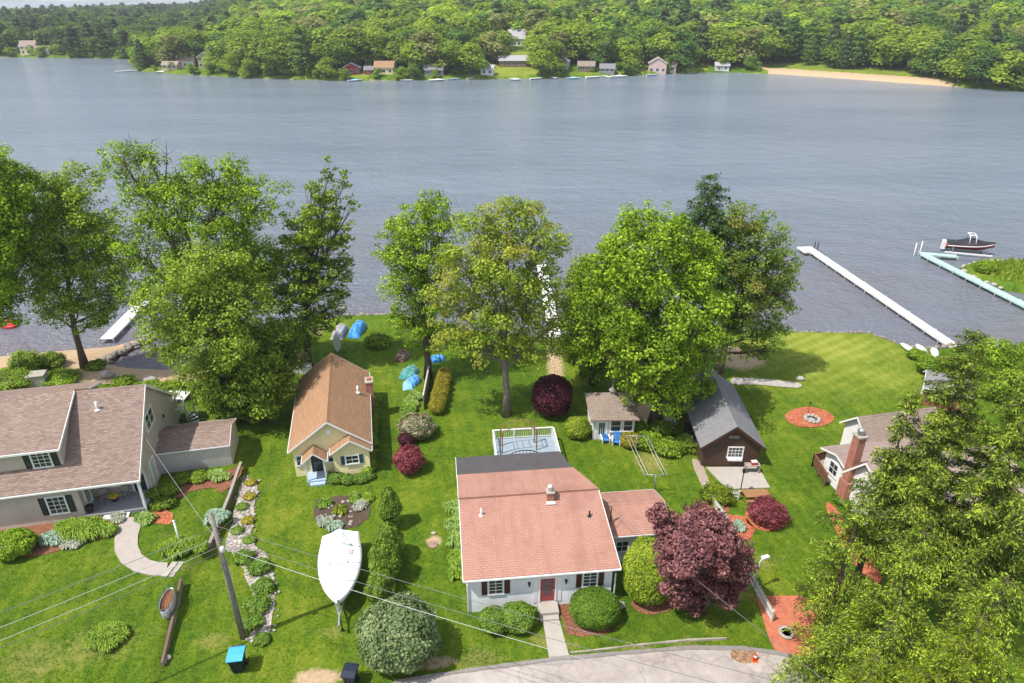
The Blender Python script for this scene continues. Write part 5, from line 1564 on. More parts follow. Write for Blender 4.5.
# spruces beside the road
def cbase(apx, apy, H):
    d = ray(apx, apy); t = (H - HC) / d[2]; return (d[0] * t, d[1] * t)
conifer('tall spruce with a pointed top between the docks and the road', cbase(979, 326, 21), 21, 4.5, .19, M['lf_spruce'], M['bark_brown'], .30, .26, 28, 9, 46, 'spruce_tree', keep=.72, power=.72)
conifer('slender spruce in front of the chimney house roof', cbase(915, 390, 17), 17, 2.1, .20, M['lf_spruce'], M['bark_brown'], .60, .26, 14, 7, 44, 'spruce_tree', keep=.72, power=.75)
conifer('dark spruce at the picture edge behind the tall one', cbase(1048, 362, 20), 20, 4.8, .20, M['lf_spruce'], M['bark_brown'], .3, .28, 26, 9, 42, 'spruce_tree', keep=.72, power=.75)
conifer('hemlock with its foot in the brick paving by the fence', cbase(866, 492, 11), 11, 2.9, .17, M['lf_hemlock'], M['bark_brown'], .12, .30, 20, 8, 32, 'hemlock_tree', keep=.6, power=.75)
conifer('wide hemlock between brick paving and road bend', cbase(925, 528, 13), 13, 4.3, .17, M['lf_hemlock'], M['bark_brown'], .12, .32, 25, 9, 33, 'hemlock_tree', keep=.6, power=.75)
conifer('hemlock at the picture corner beside the road', cbase(1010, 575, 14.5), 14.5, 4.3, .17, M['lf_hemlock'], M['bark_brown'], .15, .32, 25, 9, 33, 'hemlock_tree', keep=.6, power=.75)
conifer('bright tipped larch rising from below the road', cbase(985, 612, 18.5), 18.5, 3.6, .15, M['lf_lime'], M['bark_brown'], .45, .30, 20, 9, 42, 'larch_tree', keep=.85, power=.7)
conifer('second bright tipped larch beside the road bend', cbase(878, 652, 15.5), 15.5, 3.0, .15, M['lf_lime'], M['bark_brown'], .45, .30, 16, 8, 40, 'larch_tree', keep=.8, power=.7)
# ------------------------------------------------------------------ utility pole and wires
PB = G(243, 638)
def utility_pole(label, x, y, H, arm=True):
    r = thing('utility_pole', label, 'utility pole', (x, y, hz(x, y)))
    m = MB(); m.tube([(0, 0, -.2), (0, 0, H * .5), (0, 0, H)], [.17, .15, .12], 12); m.build('shaft', M['pole_wood'], r)
    m = MB(); m.lathe((.2, -.12, 7.3), [(.08, 0), (.13, .05), (.13, .35), (.05, .42)], 10); m.beam((0, 0, 7.5), (.2, -.12, 7.5), .05); m.build('street_light', M['white_plastic'], r)
    m = MB(); m.lathe((0, 0, H), [(.05, -.02), (.05, .1), (.02, .2)], 8); m.build('insulator', M['stone'], r)
    for z in (H - 1.0, H - 1.5, H - 2.1): m = MB(); m.lathe((.17, 0, z), [(.03, 0), (.05, .06), (.03, .14)], 8); m.build('insulator', M['stone'], r)
    m = MB(); m.tube([(.14, .1, 0), (.14, .1, 6.5)], .035, 6); m.build('conduit', M['grey_metal'], r)
    return r
PH = 10.0
utility_pole('weathered wooden utility pole beside the blue lidded bin', PB.x, PB.y, PH)
utility_pole('wooden utility pole standing beyond the road', 16.2, 18.4, 9.8)
utility_pole('wooden utility pole standing beyond the front lawn', -36, 17, 9.6)
def wire(label, a, b, sag=.35, r=.017, mat='wire', n=16):
    a, b = Vector(a), Vector(b)
    m = MB(); m.tube([a.lerp(b, i / n) - ZU * sag * 4 * (i / n) * (1 - i / n) for i in range(n + 1)], r, 5)
    o = m.build('overhead_wire', M[mat], None, uv=False)
    return tag(o, label, 'wire', 'overhead wires')
px_, py_ = PB.x, PB.y
wire('pale wire strung lowest from the pole across the boat cover', (px_, py_, 7.6), (16.2, 18.4, 7.4), .55, .014, 'wire_pale')
wire('dark wire just above the pale one over the boat cover', (px_, py_, 8.3), (16.2, 18.4, 8.2), .5, .014)
wire('thin wire running highest past the pole towards the road', (px_, py_, 9.2), (16.2, 18.4, 9.3), .4, .014)
wire('thick pale wire over the front lawn to the frame edge', (px_, py_, 8.3), (-36, 17, 8.0), .4, .016, 'wire_pale')
wire('dark wire highest over the front lawn', (px_, py_, 9.0), (-36, 17, 9.0), .35, .018)
wire('lower pale wire over the front lawn', (px_, py_, 7.6), (-36, 17, 7.1), .4, .016, 'wire_pale')
wire('lowest dark wire over the front lawn', (px_, py_, 7.2), (-36, 17, 6.6), .4, .018)
wire('service wire from the pole to the beige house gable', (px_, py_, 8.0), wpos(H3, (.1, 3.0, 4.9)), .3, .014, 'wire_pale')
wire('service wire from the house wing mast to the road', wpos(H1, (W1 + .55, 4.1, 4.3)), (16.2, 18.4, 8.0), .3, .014)
wire('service wire from the pole to the yellow cottage', (px_, py_, 8.6), wpos(H2, (3.0, -.3, 5.0)), .4, .012)
gy = thing('marker_post', 'short white post standing in the daylilies above the steps', 'post', tuple(G(181, 546, .6)))
m = MB(); m.tube([(0, 0, -.1), (0, 0, 2.3)], .07, 8); m.build('shaft', M['white_paint'], gy); m = MB(); m.lathe((0, 0, 2.3), [(.1, 0), (.1, .05), (0.01, .12)], 8); m.build('cap', M['white_paint'], gy)

# ------------------------------------------------------------------ wheeled bins
def bin_(label, px, rz, lid):
    p = G(*px)
    r = thing('wheelie_bin', label, 'bin', (p.x, p.y, hz(p.x, p.y)), rz, 'wheeled bins at the kerb')
    m = MB()
    lo = [(-.24, -.25), (.24, -.25), (.24, .25), (-.24, .25)]; hi = [(-.31, -.36), (.31, -.36), (.31, .34), (-.31, .34)]
    vs = [(x, y, .08) for x, y in lo] + [(x, y, 1.0) for x, y in hi]
    m.add(vs, [(3, 2, 1, 0), (4, 5, 6, 7), (0, 1, 5, 4), (1, 2, 6, 5), (2, 3, 7, 6), (3, 0, 4, 7)])
    m.bx(-.345, .345, -.395, .375, .93, .998)
    for x in (-.2, 0, .2): m.beam((x, -.262, .15), (x, -.365, .9), .05, .03)
    m.build('body', M['dark_plastic'], r)
    m = MB(); m.prism([(-.36, -.43, 1.01), (-.36, -.43, 1.05), (-.36, -.1, 1.11), (-.36, .3, 1.10), (-.36, .4, 1.04), (-.36, .4, 1.01)], (.72, 0, 0)); m.build('lid', lid, r)
    m = MB(); m.tube([(-.25, .36, .95), (-.25, .47, 1.0), (.25, .47, 1.0), (.25, .36, .95)], .025, 6); m.build('handle', M['dark_plastic'], r)
    for x in (-.3, .3):
        m = MB(); m.tube([(x - .035, .25, .13), (x + .035, .25, .13)], .13, 12); m.build('wheel', M['black'], r)
    return r
bin_('dark wheeled bin with bright blue lid beside the pole', (240, 669), R(8), M['lid_blue']).scale = (1.3, 1.3, 1.3)
bin_('dark wheeled bin with a black lid near the lawn edge', (352, 684), R(-6), M['dark_plastic']).scale = (1.15, 1.15, 1.15)

# ------------------------------------------------------------------ covered boat on trailer
def covered_boat():
    st = G(341, 535, 1.0); bw = G(339, 603, .9)
    d = Vector((bw.x - st.x, bw.y - st.y, 0)); L = d.length + .1
    rz = math.atan2(d.y, d.x)
    r = thing('covered_boat', 'sailboat under a fitted white cover parked on the lawn', 'boat', (st.x + .1, st.y - .35, .42), rz)
    N = 15; K = 9
    def sec(s):
        hw = 1.42 * (1 - max(0, (s - .35) / .65) ** 2.1) ** .8 * (.86 + .14 * min(1, s / .3))
        sheer = .98 + .16 * s * s
        return max(hw, .02), sheer
    vs, fs = [], []
    for i in range(N):
        s = i / (N - 1); hw, sh = sec(s)
        keel = .38 + .35 * max(0, s - .6) ** 1.4 / .28
        for k in range(K):
            t = k / (K - 1) * 2 - 1
            vs.append((s * L, -hw * math.copysign(abs(t) ** .7, t), keel + (sh - keel) * abs(t) ** 2.2))
    for i in range(N - 1):
        for k in range(K - 1):
            a = i * K + k; fs.append((a, a + 1, a + K + 1, a + K))
    fs.append(tuple(range(K)))
    m = MB(); m.add(vs, fs, True); m.build('hull', M['hull_white'], r)
    m = MB()
    for sg in (-1, 1): m.tube([(i / (N - 1) * L, sg * (sec(i / (N - 1))[0] + .015), sec(i / (N - 1))[1] - .1) for i in range(N)], .045, 6)
    m.build('rub_rail', M['hull_grey'], r)
    vs, fs = [], []; K = 13; N2 = 29
    pk = .16
    for i in range(N2):
        s = i / (N2 - 1); hw, sh = sec(s)
        top = .14 + .62 * math.exp(-((s - pk) / .13) ** 2) * .8 + .22 * (1 - s)
        for k in range(K):
            t = k / (K - 1) * 2 - 1
            u = 1 - abs(t)
            z = sh + .02 + top * (u ** (1.25 if s < .3 else .8)) + .035 * math.sin(9 * t + 14 * s) * u + .02 * math.sin(31 * s + 4 * t) * u
            vs.append((s * (L + .03) - .02, -(hw + .05) * t, z))
        for e in (0,): pass
    for i in range(N2 - 1):
        for k in range(K - 1):
            a = i * K + k; fs.append((a, a + 1, a + K + 1, a + K))
    # skirt
    b = len(vs)
    for i in range(N2):
        s = i / (N2 - 1); hw, sh = sec(s)
        for sg in (1, -1): vs.append((s * (L + .03) - .02, (hw + .07) * sg, sh - .2 + .03 * math.sin(i * 1.3)))
    for i in range(N2 - 1):
        fs.append((i * K, (i + 1) * K, b + 2 * (i + 1), b + 2 * i)); fs.append((i * K + K - 1, b + 2 * i + 1, b + 2 * (i + 1) + 1, (i + 1) * K + K - 1))
    fs.append(tuple(range(K)) + (b + 1, b))
    m = MB(); m.add(vs, fs, True); cv = m.build('cover', M['boat_cover'], r)
    m = MB()
    for i in (7, 14, 21): m.tube([Vector(vs[i * K + k]) + ZU * .015 for k in range(K)], .02, 4)
    m.build('strap', M['hull_grey'], cv)
    m = MB()
    for (x, y) in ((1.55, .72), (3.05, .55), (3.0, -.6)): m.rock((x, y, 1.36 if x < 2 else 1.22), (.16, .16, .05), 3, 7, 0)
    m.build('vent_patch', M['hull_grey'], cv)
    m = MB(); m.quad((1.9, .62, 1.34), (2.35, .5, 1.34), (2.4, .82, 1.25), (1.95, .95, 1.25)); m.build('worn_patch', plain('pinkish_patch', (.6, .45, .42), .7), cv)
    f = MB()
    for sg in (-1, 1):
        f.beam((.2, sg * .75, .34), (L * .68, sg * .62, .34), .09, .1); f.beam((L * .68, sg * .62, .34), (L + .55, 0, .42), .09, .1)
        f.beam((.6, sg * .75, .36), (.6, sg * 1.25, .95), .05); f.beam((2.6, sg * .7, .36), (2.6, sg * 1.2, .95), .05)
    f.beam((.3, -.8, .33), (.3, .8, .33), .08); f.beam((1.4, -1.05, -.06), (1.4, 1.05, -.06), .08); f.beam((1.4, -.74, -.06), (1.4, -.74, .34), .08); f.beam((1.4, .74, -.06), (1.4, .74, .34), .08); f.beam((L + .3, 0, .42), (L + 1.25, 0, .45), .1)
    f.beam((L + .1, 0, .42), (L + .02, 0, 1.15), .08)
    f.build('trailer_frame', M['galv'], r)
    for sg in (-1, 1):
        w = MB(); w.tube([(1.4, sg * 1.0, -.06), (1.4, sg * 1.2, -.06)], .36, 16); wt = w.build('wheel', M['black'], r, uv=False)
        w = MB(); w.tube([(1.4, sg * 1.19, -.06), (1.4, sg * 1.215, -.06)], .2, 12); w.build('rim', M['galv'], wt, uv=False)
    w = MB(); w.tube([(L + 1.0, .12, -.40), (L + 1.0, .12, .75)], .04, 8); w.tube([(L + .95, .12, -.32), (L + 1.05, .12, -.32)], .1, 10); w.build('jockey_wheel', M['black'], r, uv=False)
    w = MB(); w.bx(L + 1.15, L + 1.4, -.07, .07, .4, .52); w.build('hitch', M['grey_metal'], r)
    return r
covered_boat()

# ------------------------------------------------------------------ chairs, tables, bench, cooler
def adirondack(label, px, rz, mat=None):
    p = G(*px); mat = mat or M['chair_blue']
    r = thing('garden_chair', label, 'chair', (p.x, p.y, hz(p.x, p.y)), rz, 'blue slatted garden chairs')
    m = MB()
    for i in range(5): m.beam((-.28, -.3 + i * .13, .38 - i * .035), (.28, -.3 + i * .13, .38 - i * .035), .1, .025, (0, 1, 0) if False else (0, 0, 1))
    m.build('seat', mat, r)
    m = MB()
    for i in range(5):
        x = -.24 + i * .12; h = .95 + .09 * (1 - abs(i - 2) / 2); m.beam((x, .24, .28), (x * 1.15, .52, h + .05), .1, .025, (0, -1, .3))
    m.beam((-.3, .44, .72), (.3, .44, .72), .06, .03); m.build('backrest', mat, r)
    for s in (-1, 1):
        m = MB(); m.beam((s * .36, -.38, .58), (s * .36, .42, .6), .13, .025); m.build('armrest', M['white_plastic'], r)
        m = MB(); m.beam((s * .33, -.34, 0), (s * .33, -.34, .57), .08, .03); m.build('leg', M['white_plastic'], r)
        m = MB(); m.beam((s * .3, -.36, .36), (s * .3, .55, .03), .03, .1); m.build('leg', M['white_plastic'], r)
    return r
adirondack('blue slatted chair nearer the summer house door', (605, 442), R(8))
adirondack('blue slatted chair nearer the small golden shrub', (616, 444), R(-10))
pt = thing('picnic_table', 'brown plank picnic table behind the crimson maple', 'picnic table', tuple(G(755, 501)), R(4))
m = MB()
for i in range(5): m.bx(-1.0, 1.0, -.40 + i * .165, -.25 + i * .165, .72, .76)
m.build('tabletop', plain('picnic_planks', (.30, .15, .07), .75, .25, 3), pt)
for s in (-1, 1):
    m = MB()
    for k in (0, 1): m.bx(-1.0, 1.0, s * .62 + k * .14, s * .62 + k * .14 + .12, .42, .46)
    m.build('bench_seat', plain('picnic_planks', (.30, .15, .07)), pt)
    m = MB(); m.beam((s * .75, -.75, 0), (s * .75, -.2, .72), .09, .045, (1, 0, 0)); m.beam((s * .75, .85, 0), (s * .75, .3, .72), .09, .045, (1, 0, 0)); m.beam((s * .72, -.65, .39), (s * .72, .8, .39), .045, .09); m.build('leg', M['wood_brown'], pt)
bn = thing('wooden_bench', 'low grey bench against the brown shed beside its window', 'bench', wpos(H4, (4.05, -.75, .06)), 0)
m = MB(); m.bx(-.62, .62, -.25, .25, .72, .78); m.build('seat', M['wood_grey'], bn)
for x in (-.55, .55):
    m = MB(); m.bx(x - .05, x + .05, -.22, .22, 0, .72); m.build('leg', M['wood_grey'], bn)
cl = thing('cooler', 'small red cooler standing on the shed bench', 'cooler', wpos(H4, (4.15, -.75, .843)), R(5))
m = MB(); m.bx(-.22, .22, -.15, .15, 0, .26); m.build('body', M['red_plastic'], cl); m = MB(); m.bx(-.235, .235, -.165, .165, .262, .32); m.build('lid', M['white_plastic'], cl); m = MB(); m.tube([(-.24, 0, .2), (-.2, 0, .4), (.2, 0, .4), (.24, 0, .2)], .015, 5); m.build('handle', M['white_plastic'], cl)
lp = thing('garden_lamp', 'black lamp post at the front of the concrete pad', 'lamp post', tuple(G(740, 493)))
m = MB(); m.tube([(0, 0, 0), (0, 0, 2.0)], .045, 8); m.lathe((0, 0, 0), [(.12, 0), (.1, .15), (.05, .25)], 8); m.build('shaft', M['black'], lp)
m = MB(); m.lathe((0, 0, 2.0), [(.06, 0), (.13, .1), (.16, .32), (.05, .45), (.01, .55)], 6); m.build('lantern', M['black'], lp)
sl_ = thing('yard_light', 'pale green lawn light pole beyond the white fence', 'lamp post', tuple(G(754, 590)), R(20))
m = MB(); m.tube([(0, 0, 0), (0, 0, 2.6), (.12, 0, 2.75), (.4, 0, 2.8)], .05, 8); m.build('shaft', plain('pale_green_pole', (.42, .55, .50), .5), sl_)
m = MB(); m.bx(.1, .62, -.13, .13, 2.78, 2.92); m.build('lamp_head', M['white_plastic'], sl_)
# clothesline
a, b = G(656, 475, 1.85), G(637, 436, 1.85)
cd = thing('clothesline', 'metal clothesline with two T posts over the lawn', 'clothesline', (a.x, a.y, 0))
d = Vector((b.x - a.x, b.y - a.y, 0)); nrm = Vector((1, -.02, 0))
for e in (Vector((0, 0, 0)), d):
    m = MB(); m.tube([e, e + ZU * 1.85], .05, 8); m.tube([e - nrm * .95 + ZU * 1.85, e + nrm * .95 + ZU * 1.85], .04, 8); m.build('post', M['grey_metal'], cd)
for k in (-.9, -.62, .62, .9):
    m = MB(); m.tube([nrm * k + ZU * 1.86, d * .5 + nrm * k + ZU * 1.78, d + nrm * k + ZU * 1.86], .018, 4); m.build('line', M['off_white'], cd)
# septic cover
sp_ = thing('well_cover', 'round concrete cover set in the side lawn', 'cover', tuple(G(433, 545)))
m = MB(); m.lathe((0, 0, 0), [(.36, -.05), (.36, .07), (.30, .09), (.14, .09), (.12, .12), (.01, .12)], 18); m.build('lid', plain('stained_concrete', (.28, .19, .15), .9, .3), sp_)
wr = MB(); wp = G(434, 534); wr.rock((wp.x, wp.y, .08), (.42, .26, .22), 5); tag(wr.build('rock', M['stone']), 'small white rock behind the round cover', 'rock')
# picket fence
def picket(label, pts, h=.95, name='picket_fence', step=.13, mat=None, pw=.075):
    P = [Vector((*p, 0)) for p in pts]; o0 = P[0].copy(); mat = mat or M['off_white']
    r = thing(name, label, 'fence', (o0.x, o0.y, hz(o0.x, o0.y)))
    for i in range(len(P) - 1):
        a, b = P[i] - o0, P[i + 1] - o0; L = (b - a).length; m = MB()
        dv = (b - a).normalized(); s = Vector((-dv.y, dv.x, 0))
        m.beam(a + ZU * .25, b + ZU * .25, .04, .08); m.beam(a + ZU * (h - .2), b + ZU * (h - .2), .04, .08)
        k = int(L / step)
        for j in range(k):
            q = a.lerp(b, (j + .5) / k) + s * .035; m.beam(q + ZU * .05, q + ZU * h, .022, pw, (s.x, s.y, 0)) if False else m.box(q + ZU * (h / 2 + .02), (pw, .022, h), math.atan2(dv.y, dv.x))
        m.build('picket_panel', mat, r)
        for q in (a, b):
            c = MB(); c.box(q + ZU * (h / 2 + .05), (.11, .11, h + .1), math.atan2(dv.y, dv.x)); c.build('post', mat, r)
    return r
picket('white picket fence running from the bushes past the purple tree', gp([(703, 494), (712, 507), (724, 523), (736, 550), (744, 572), (757, 596), (771, 622)]))
picket('short low white fence behind the crimson maple', gp([(716, 499), (738, 499.5)]), .8, mat=M['off_white'])
st_ = thing('stockade_fence', 'narrow grey board fence between the tarps and golden conifers', 'fence', tuple(G(424, 410)))
p1 = G(431, 372); dd = Vector((p1.x - st_.location.x, p1.y - st_.location.y, 0))
m = MB()
for i in range(40): q = dd * (i + .5) / 40; m.box(q + ZU * .8, (.03, dd.length / 42, 1.6), math.atan2(dd.y, dd.x) - PI / 2)
m.build('board_panel', M['wood_grey'], st_)
m = MB(); m.beam(Vector((0, 0, 1.62)), dd + ZU * 1.62, .13, .06); m.build('top_rail', plain('pale_rail', (.5, .47, .43), .8), st_)
# brown deck railing and steps at the chimney house
dk = thing('deck', 'brown slatted deck railing beside the chimney house', 'deck', tuple(G(824, 486)), R(0))
p1 = G(812, 466); dd = Vector((p1.x - dk.location.x, p1.y - dk.location.y, 0))
ex = Vector((1.6, .6, 0))
m = MB(); m.prism([Vector((0, 0, .3)), dd + ZU * .3, dd + ex + ZU * .3, ex + ZU * .3], (0, 0, .12)); m.build('deck_floor', M['wood_grey'], dk)
railing(dk, Vector((0, 0, 0)), dd, .3, .95, plain('brown_stained_rail', (.19, .085, .045), .7, .2), .12, 1.2, .07)
railing(dk, dd, dd + ex, .3, .95, plain('brown_stained_rail', (.19, .085, .045)), .12, 1.2, .07)
# traffic cone
cn = thing('traffic_cone', 'orange traffic cone beside the broken asphalt patch', 'cone', tuple(G(754.5, 661)) [:2] + (.07,))
m = MB(); m.bx(-.19, .19, -.19, .19, 0, .035); m.build('base', M['orange'], cn)
m = MB(); m.lathe((0, 0, .035), [(.14, 0), (.03, .66), (.025, .68)], 14); m.build('body', M['orange'], cn)
m = MB(); m.lathe((0, 0, .035), [(.098, .28), (.076, .4)], 14, False); m.build('band', M['white_plastic'], cn)
# round pale stone in the brick drive
pb = thing('birdbath', 'pale stone basin on the brick paving by the fence', 'birdbath', tuple(G(786, 634)))
m = MB(); m.lathe((0, 0, 0), [(.42, 0), (.5, .1), (.5, .2), (.4, .24), (.3, .16), (.01, .14)], 16); m.build('basin', M['stone'], pb)
m = MB(); m.lathe((0, 0, 0), [(.29, .2), (.01, .2)], 14); m.build('water_surface', M['glass'], pb)
# oval planter trough
pl = thing('planter_trough', 'oval galvanised trough planter at the top of the block wall', 'planter', tuple(G(169, 606, .6)), math.atan2(G(175, 580, .6).y - G(165.5, 613, .6).y, G(175, 580, .6).x - G(165.5, 613, .6).x))
m = MB()
prof = lambda k: [((.95 if abs(math.cos(2 * PI * i / 24)) else 1) * (k * 1.12 * math.cos(2 * PI * i / 24)), k * .42 * math.sin(2 * PI * i / 24)) for i in range(24)]
A, B_ = prof(1.0), prof(.93)
vs = [(x, y, -.1) for x, y in A] + [(x, y, .58) for x, y in A] + [(x, y, .58) for x, y in B_] + [(x, y, .4) for x, y in B_]
fs = []
for i in range(24):
    j = (i + 1) % 24
    for k in range(3): fs.append((k * 24 + i, k * 24 + j, k * 24 + 24 + j, k * 24 + 24 + i))
m.add(vs, fs, True); m.build('trough', M['galv'], pl)
m = MB(); m.quad(*[(x, y, .44) for x, y in B_]); m.build('soil', M['mulch_brown'], pl)
m = MB(); m.tube([(x * 1.01, y * 1.01, .85) for x, y in A + A[:1]], .018, 4)
for i in range(0, 24, 3): m.tube([(A[i][0] * 1.01, A[i][1] * 1.01, .0), (A[i][0] * 1.01, A[i][1] * 1.01, .85)], .014, 4)
for z in (.65, .75): m.tube([(x * 1.01, y * 1.01, z) for x, y in A + A[:1]], .008, 3)
m.build('wire_guard', plain('green_wire', (.05, .13, .09), .5), pl)
# porch furniture
def porch_chair(lab, lx, rz):
    r = thing('porch_chair', lab, 'chair', wpos(H3, (lx, 1.55, .335)), H3.rotation_euler.z + rz, 'chairs on the porch')
    m = MB(); m.bx(-.26, .26, -.25, .25, .4, .45); m.build('seat', M['wood_grey'], r); m = MB(); m.bx(-.26, .26, .22, .27, .451, .95); m.build('backrest', M['wood_grey'], r)
    for x in (-.23, .23):
        for y in (-.22, .22): m = MB(); m.bx(x - .025, x + .025, y - .025, y + .025, 0, .4); m.build('leg', M['wood_grey'], r)
porch_chair('wooden porch chair nearer the front door', -1.9, R(-12))
porch_chair('wooden porch chair beyond the yellow flowers', -3.3, R(12))
fpt = thing('flower_pot', 'pot of yellow flowers on the grey porch', 'flower pot', wpos(H3, (-2.55, 1.25, .335)))
m = MB(); m.lathe((0, 0, 0), [(.16, 0), (.24, .4), (.2, .4)], 12); m.build('pot', M['black'], fpt)
m = MB()
for k in range(40): m.rock((rr.uniform(-.3, .3), rr.uniform(-.25, .25), .5 + rr.uniform(-.1, .15)), (.12, .12, .1), k, 5)
m.build('blossom', M['yellow'], fpt, uv=False)
pu = thing('porch_urn', 'black urn at the corner of the grey porch', 'urn', wpos(H3, (-4.0, .3, .335))); m = MB(); m.lathe((0, 0, 0), [(.18, 0), (.2, .1), (.3, .5), (.26, .62), (.22, .6), (.01, .5)], 12); m.build('bowl', M['black'], pu)
# spiral stair behind the beige house
ss = thing('spiral_staircase', 'white spiral staircase behind the beige house', 'staircase', tuple(G(189, 425, .4)))
m = MB(); m.tube([(0, 0, 0), (0, 0, 3.1)], .08, 8); m.build('pole', M['white_paint'], ss)
for k in range(12):
    a = .4 + k * .42; m = MB(); m.prism([(.06 * math.cos(a), .06 * math.sin(a), .22 + k * .21), (.95 * math.cos(a - .19), .95 * math.sin(a - .19), .22 + k * .21), (.95 * math.cos(a + .19), .95 * math.sin(a + .19), .22 + k * .21)], (0, 0, .045)); m.build('tread', M['white_paint'], ss)
m = MB(); m.tube([(.95 * math.cos(.4 + k * .21), .95 * math.sin(.4 + k * .21), 1.1 + k * .105) for k in range(24)], .03, 5)
for k in range(12): a = .4 + k * .42; m.tube([(.93 * math.cos(a), .93 * math.sin(a), .24 + k * .21), (.93 * math.cos(a), .93 * math.sin(a), 1.1 + k * .21)], .015, 4)
m.build('handrail', M['white_paint'], ss)
m = MB(); m.bx(-1.9, .1, .2, 1.6, 2.6, 2.72); m.build('landing', M['white_paint'], ss)
for x in (-1.8, -.0):
    m = MB(); m.beam((x, 1.5, 0), (x, 1.5, 2.6), .1); m.build('landing_post', M['white_paint'], ss)

# ------------------------------------------------------------------ things under tarps and by the water
def tarp(label, px, L, W, H, rz, mat, seed, name='tarp_covered_boat', ropes=True):
    p = G(*px); r = thing(name, label, 'tarp', (p.x, p.y, hz(p.x, p.y)), rz)
    vs, fs = [], []; n, k = 17, 13; of = Vector((seed * 3.1, seed, 0))
    for i in range(n):
        u = i / (n - 1) * 2 - 1
        for j in range(k):
            v = j / (k - 1) * 2 - 1
            e = (1 - abs(u) ** 3) * (1 - abs(v) ** 2.2)
            nz = mnoise.noise(Vector((u * 2.2, v * 2.2, 0)) + of)
            vs.append((u * L / 2 * (1 + .06 * nz), v * W / 2 * (1 - .35 * max(0, u) ** 2) * (1 + .1 * nz), max(0.02, H * e ** .6 * (.85 + .4 * nz))))
    for i in range(n - 1):
        for j in range(k - 1):
            a = i * k + j; fs.append((a, a + k, a + k + 1, a + 1))
    m = MB(); m.add(vs, fs, True); m.build('tarp', mat, r)
    if ropes:
        m = MB()
        for i in (4, 8, 12): m.tube([Vector(vs[i * k + j]) + ZU * .02 for j in range(k)], .018, 4)
        m.build('rope', M['off_white'], r)
    return r
tarp('boat under a bright blue tarp at the water edge', (358, 331), 3.9, 1.5, 1.2, R(84), M['tarp_blue'], 1)
tarp('grey covered dinghy beside the bright blue tarp', (340, 333), 3.6, 1.5, .9, R(88), plain('grey_tarp', (.32, .31, .34), .6, .25, 2), 2)
tarp('teal tarp over a heap in the flower border', (410, 374), 2.6, 1.8, .9, R(80), M['tarp_green'], 3)
tarp('blue tarp bundle next to the teal tarp', (414, 382), 1.6, 1.4, .75, R(60), M['tarp_blue'], 4)
tarp('pale blue tarp end lying on the lawn edge', (408, 386), 1.7, 1.1, .5, R(100), M['tarp_pale'], 5)
tarp('small blue tarp on the shore behind the olive tree', (438, 360), 1.6, 1.2, .7, R(20), M['tarp_blue'], 6)
tarp('dark covered woodpile behind the teal tarp', (402, 358), 2.0, 1.5, .9, R(70), plain('brown_tarp', (.16, .1, .07), .8, .3, 2), 7)
tarp('grey heap beside the trunk of the huge maple', (668, 424), 1.7, 1.3, .9, R(30), plain('grey_tarp', (.32, .31, .34)), 8)
pd = thing('paddleboard', 'white paddleboard propped upright on the shaded lawn', 'paddleboard', tuple(G(338, 352)), R(15))
m = MB()
pts = [(.42 * math.sin(PI * t) ** .7 * math.copysign(1, 1), t) for t in np.linspace(0, 1, 13)]
vs = [(x, .25 * z, 2.2 * z) for x, z in pts] + [(-x, .25 * z, 2.2 * z) for x, z in reversed(pts)]
m.prism(vs, (0, .1, 0)); m.build('board', M['hull_white'], pd)
m = MB(); m.beam((-.3, .3, 0), (0, .34, 1.3), .05); m.beam((.3, .3, 0), (0, .34, 1.3), .05); m.build('stand', M['wood_brown'], pd)
def crate(lab, px, d, mat, name='storage_box', rz=0.0, lid=None, cat='box'):
    p = G(*px); r = thing(name, lab, cat, (p.x, p.y, hz(p.x, p.y)), rz)
    m = MB(); m.bx(-d[0] / 2, d[0] / 2, -d[1] / 2, d[1] / 2, 0, d[2]); 
    for s in (-1, 1): m.bx(s * d[0] / 2 - .03, s * d[0] / 2 + .03, -d[1] / 2 - .02, -d[1] / 2 + .04, 0, d[2] + .003)
    m.build('body', mat, r)
    m = MB(); m.bx(-d[0] / 2 - .05, d[0] / 2 + .05, -d[1] / 2 - .05, d[1] / 2 + .05, d[2] + .004, d[2] + .07); m.build('lid', lid or mat, r); return r
crate('pale grey storage box beside the cottage back corner', (303, 372), (1.8, .9, .8), M['white_plastic'], lid=M['stone'])
crate('tall grey locker in the shade behind the cottage', (287, 372), (.9, .9, 1.7), M['wood_grey'], rz=R(10))
crate('red plastic chest in the shade behind the cottage', (299, 362), (.9, .6, .6), M['pink_plastic'])
crate('white utility chest beside the brown shed wall', (694, 446), (1.1, 1.6, 1.0), M['white_plastic'], lid=M['black'])
crate('dark composter behind the white utility chest', (690, 436), (1.0, 1.0, 1.0), M['black'])
crate('grey stone well house behind the beige house roof', (40, 385), (1.6, 1.3, 1.3), M['stone'], 'well_house', R(15), M['stone'])
for k, (px, d_, lab) in enumerate((((108, 377), (1.4, 1.1, .9), 'pale boulder on the sandy bank behind the beige house'), ((150, 381), (1.6, 1.0, .7), 'sand coloured boulder beneath the bright maple'), ((800, 380), (.9, .7, .5), 'grey boulder beside the brown shed roof'))):
    p = G(*px); m = MB(); m.rock((p.x, p.y, hz(p.x, p.y) + d_[2] * .3), d_, k + 40, 12); tag(m.build('boulder', M['stone']), lab, 'boulder')
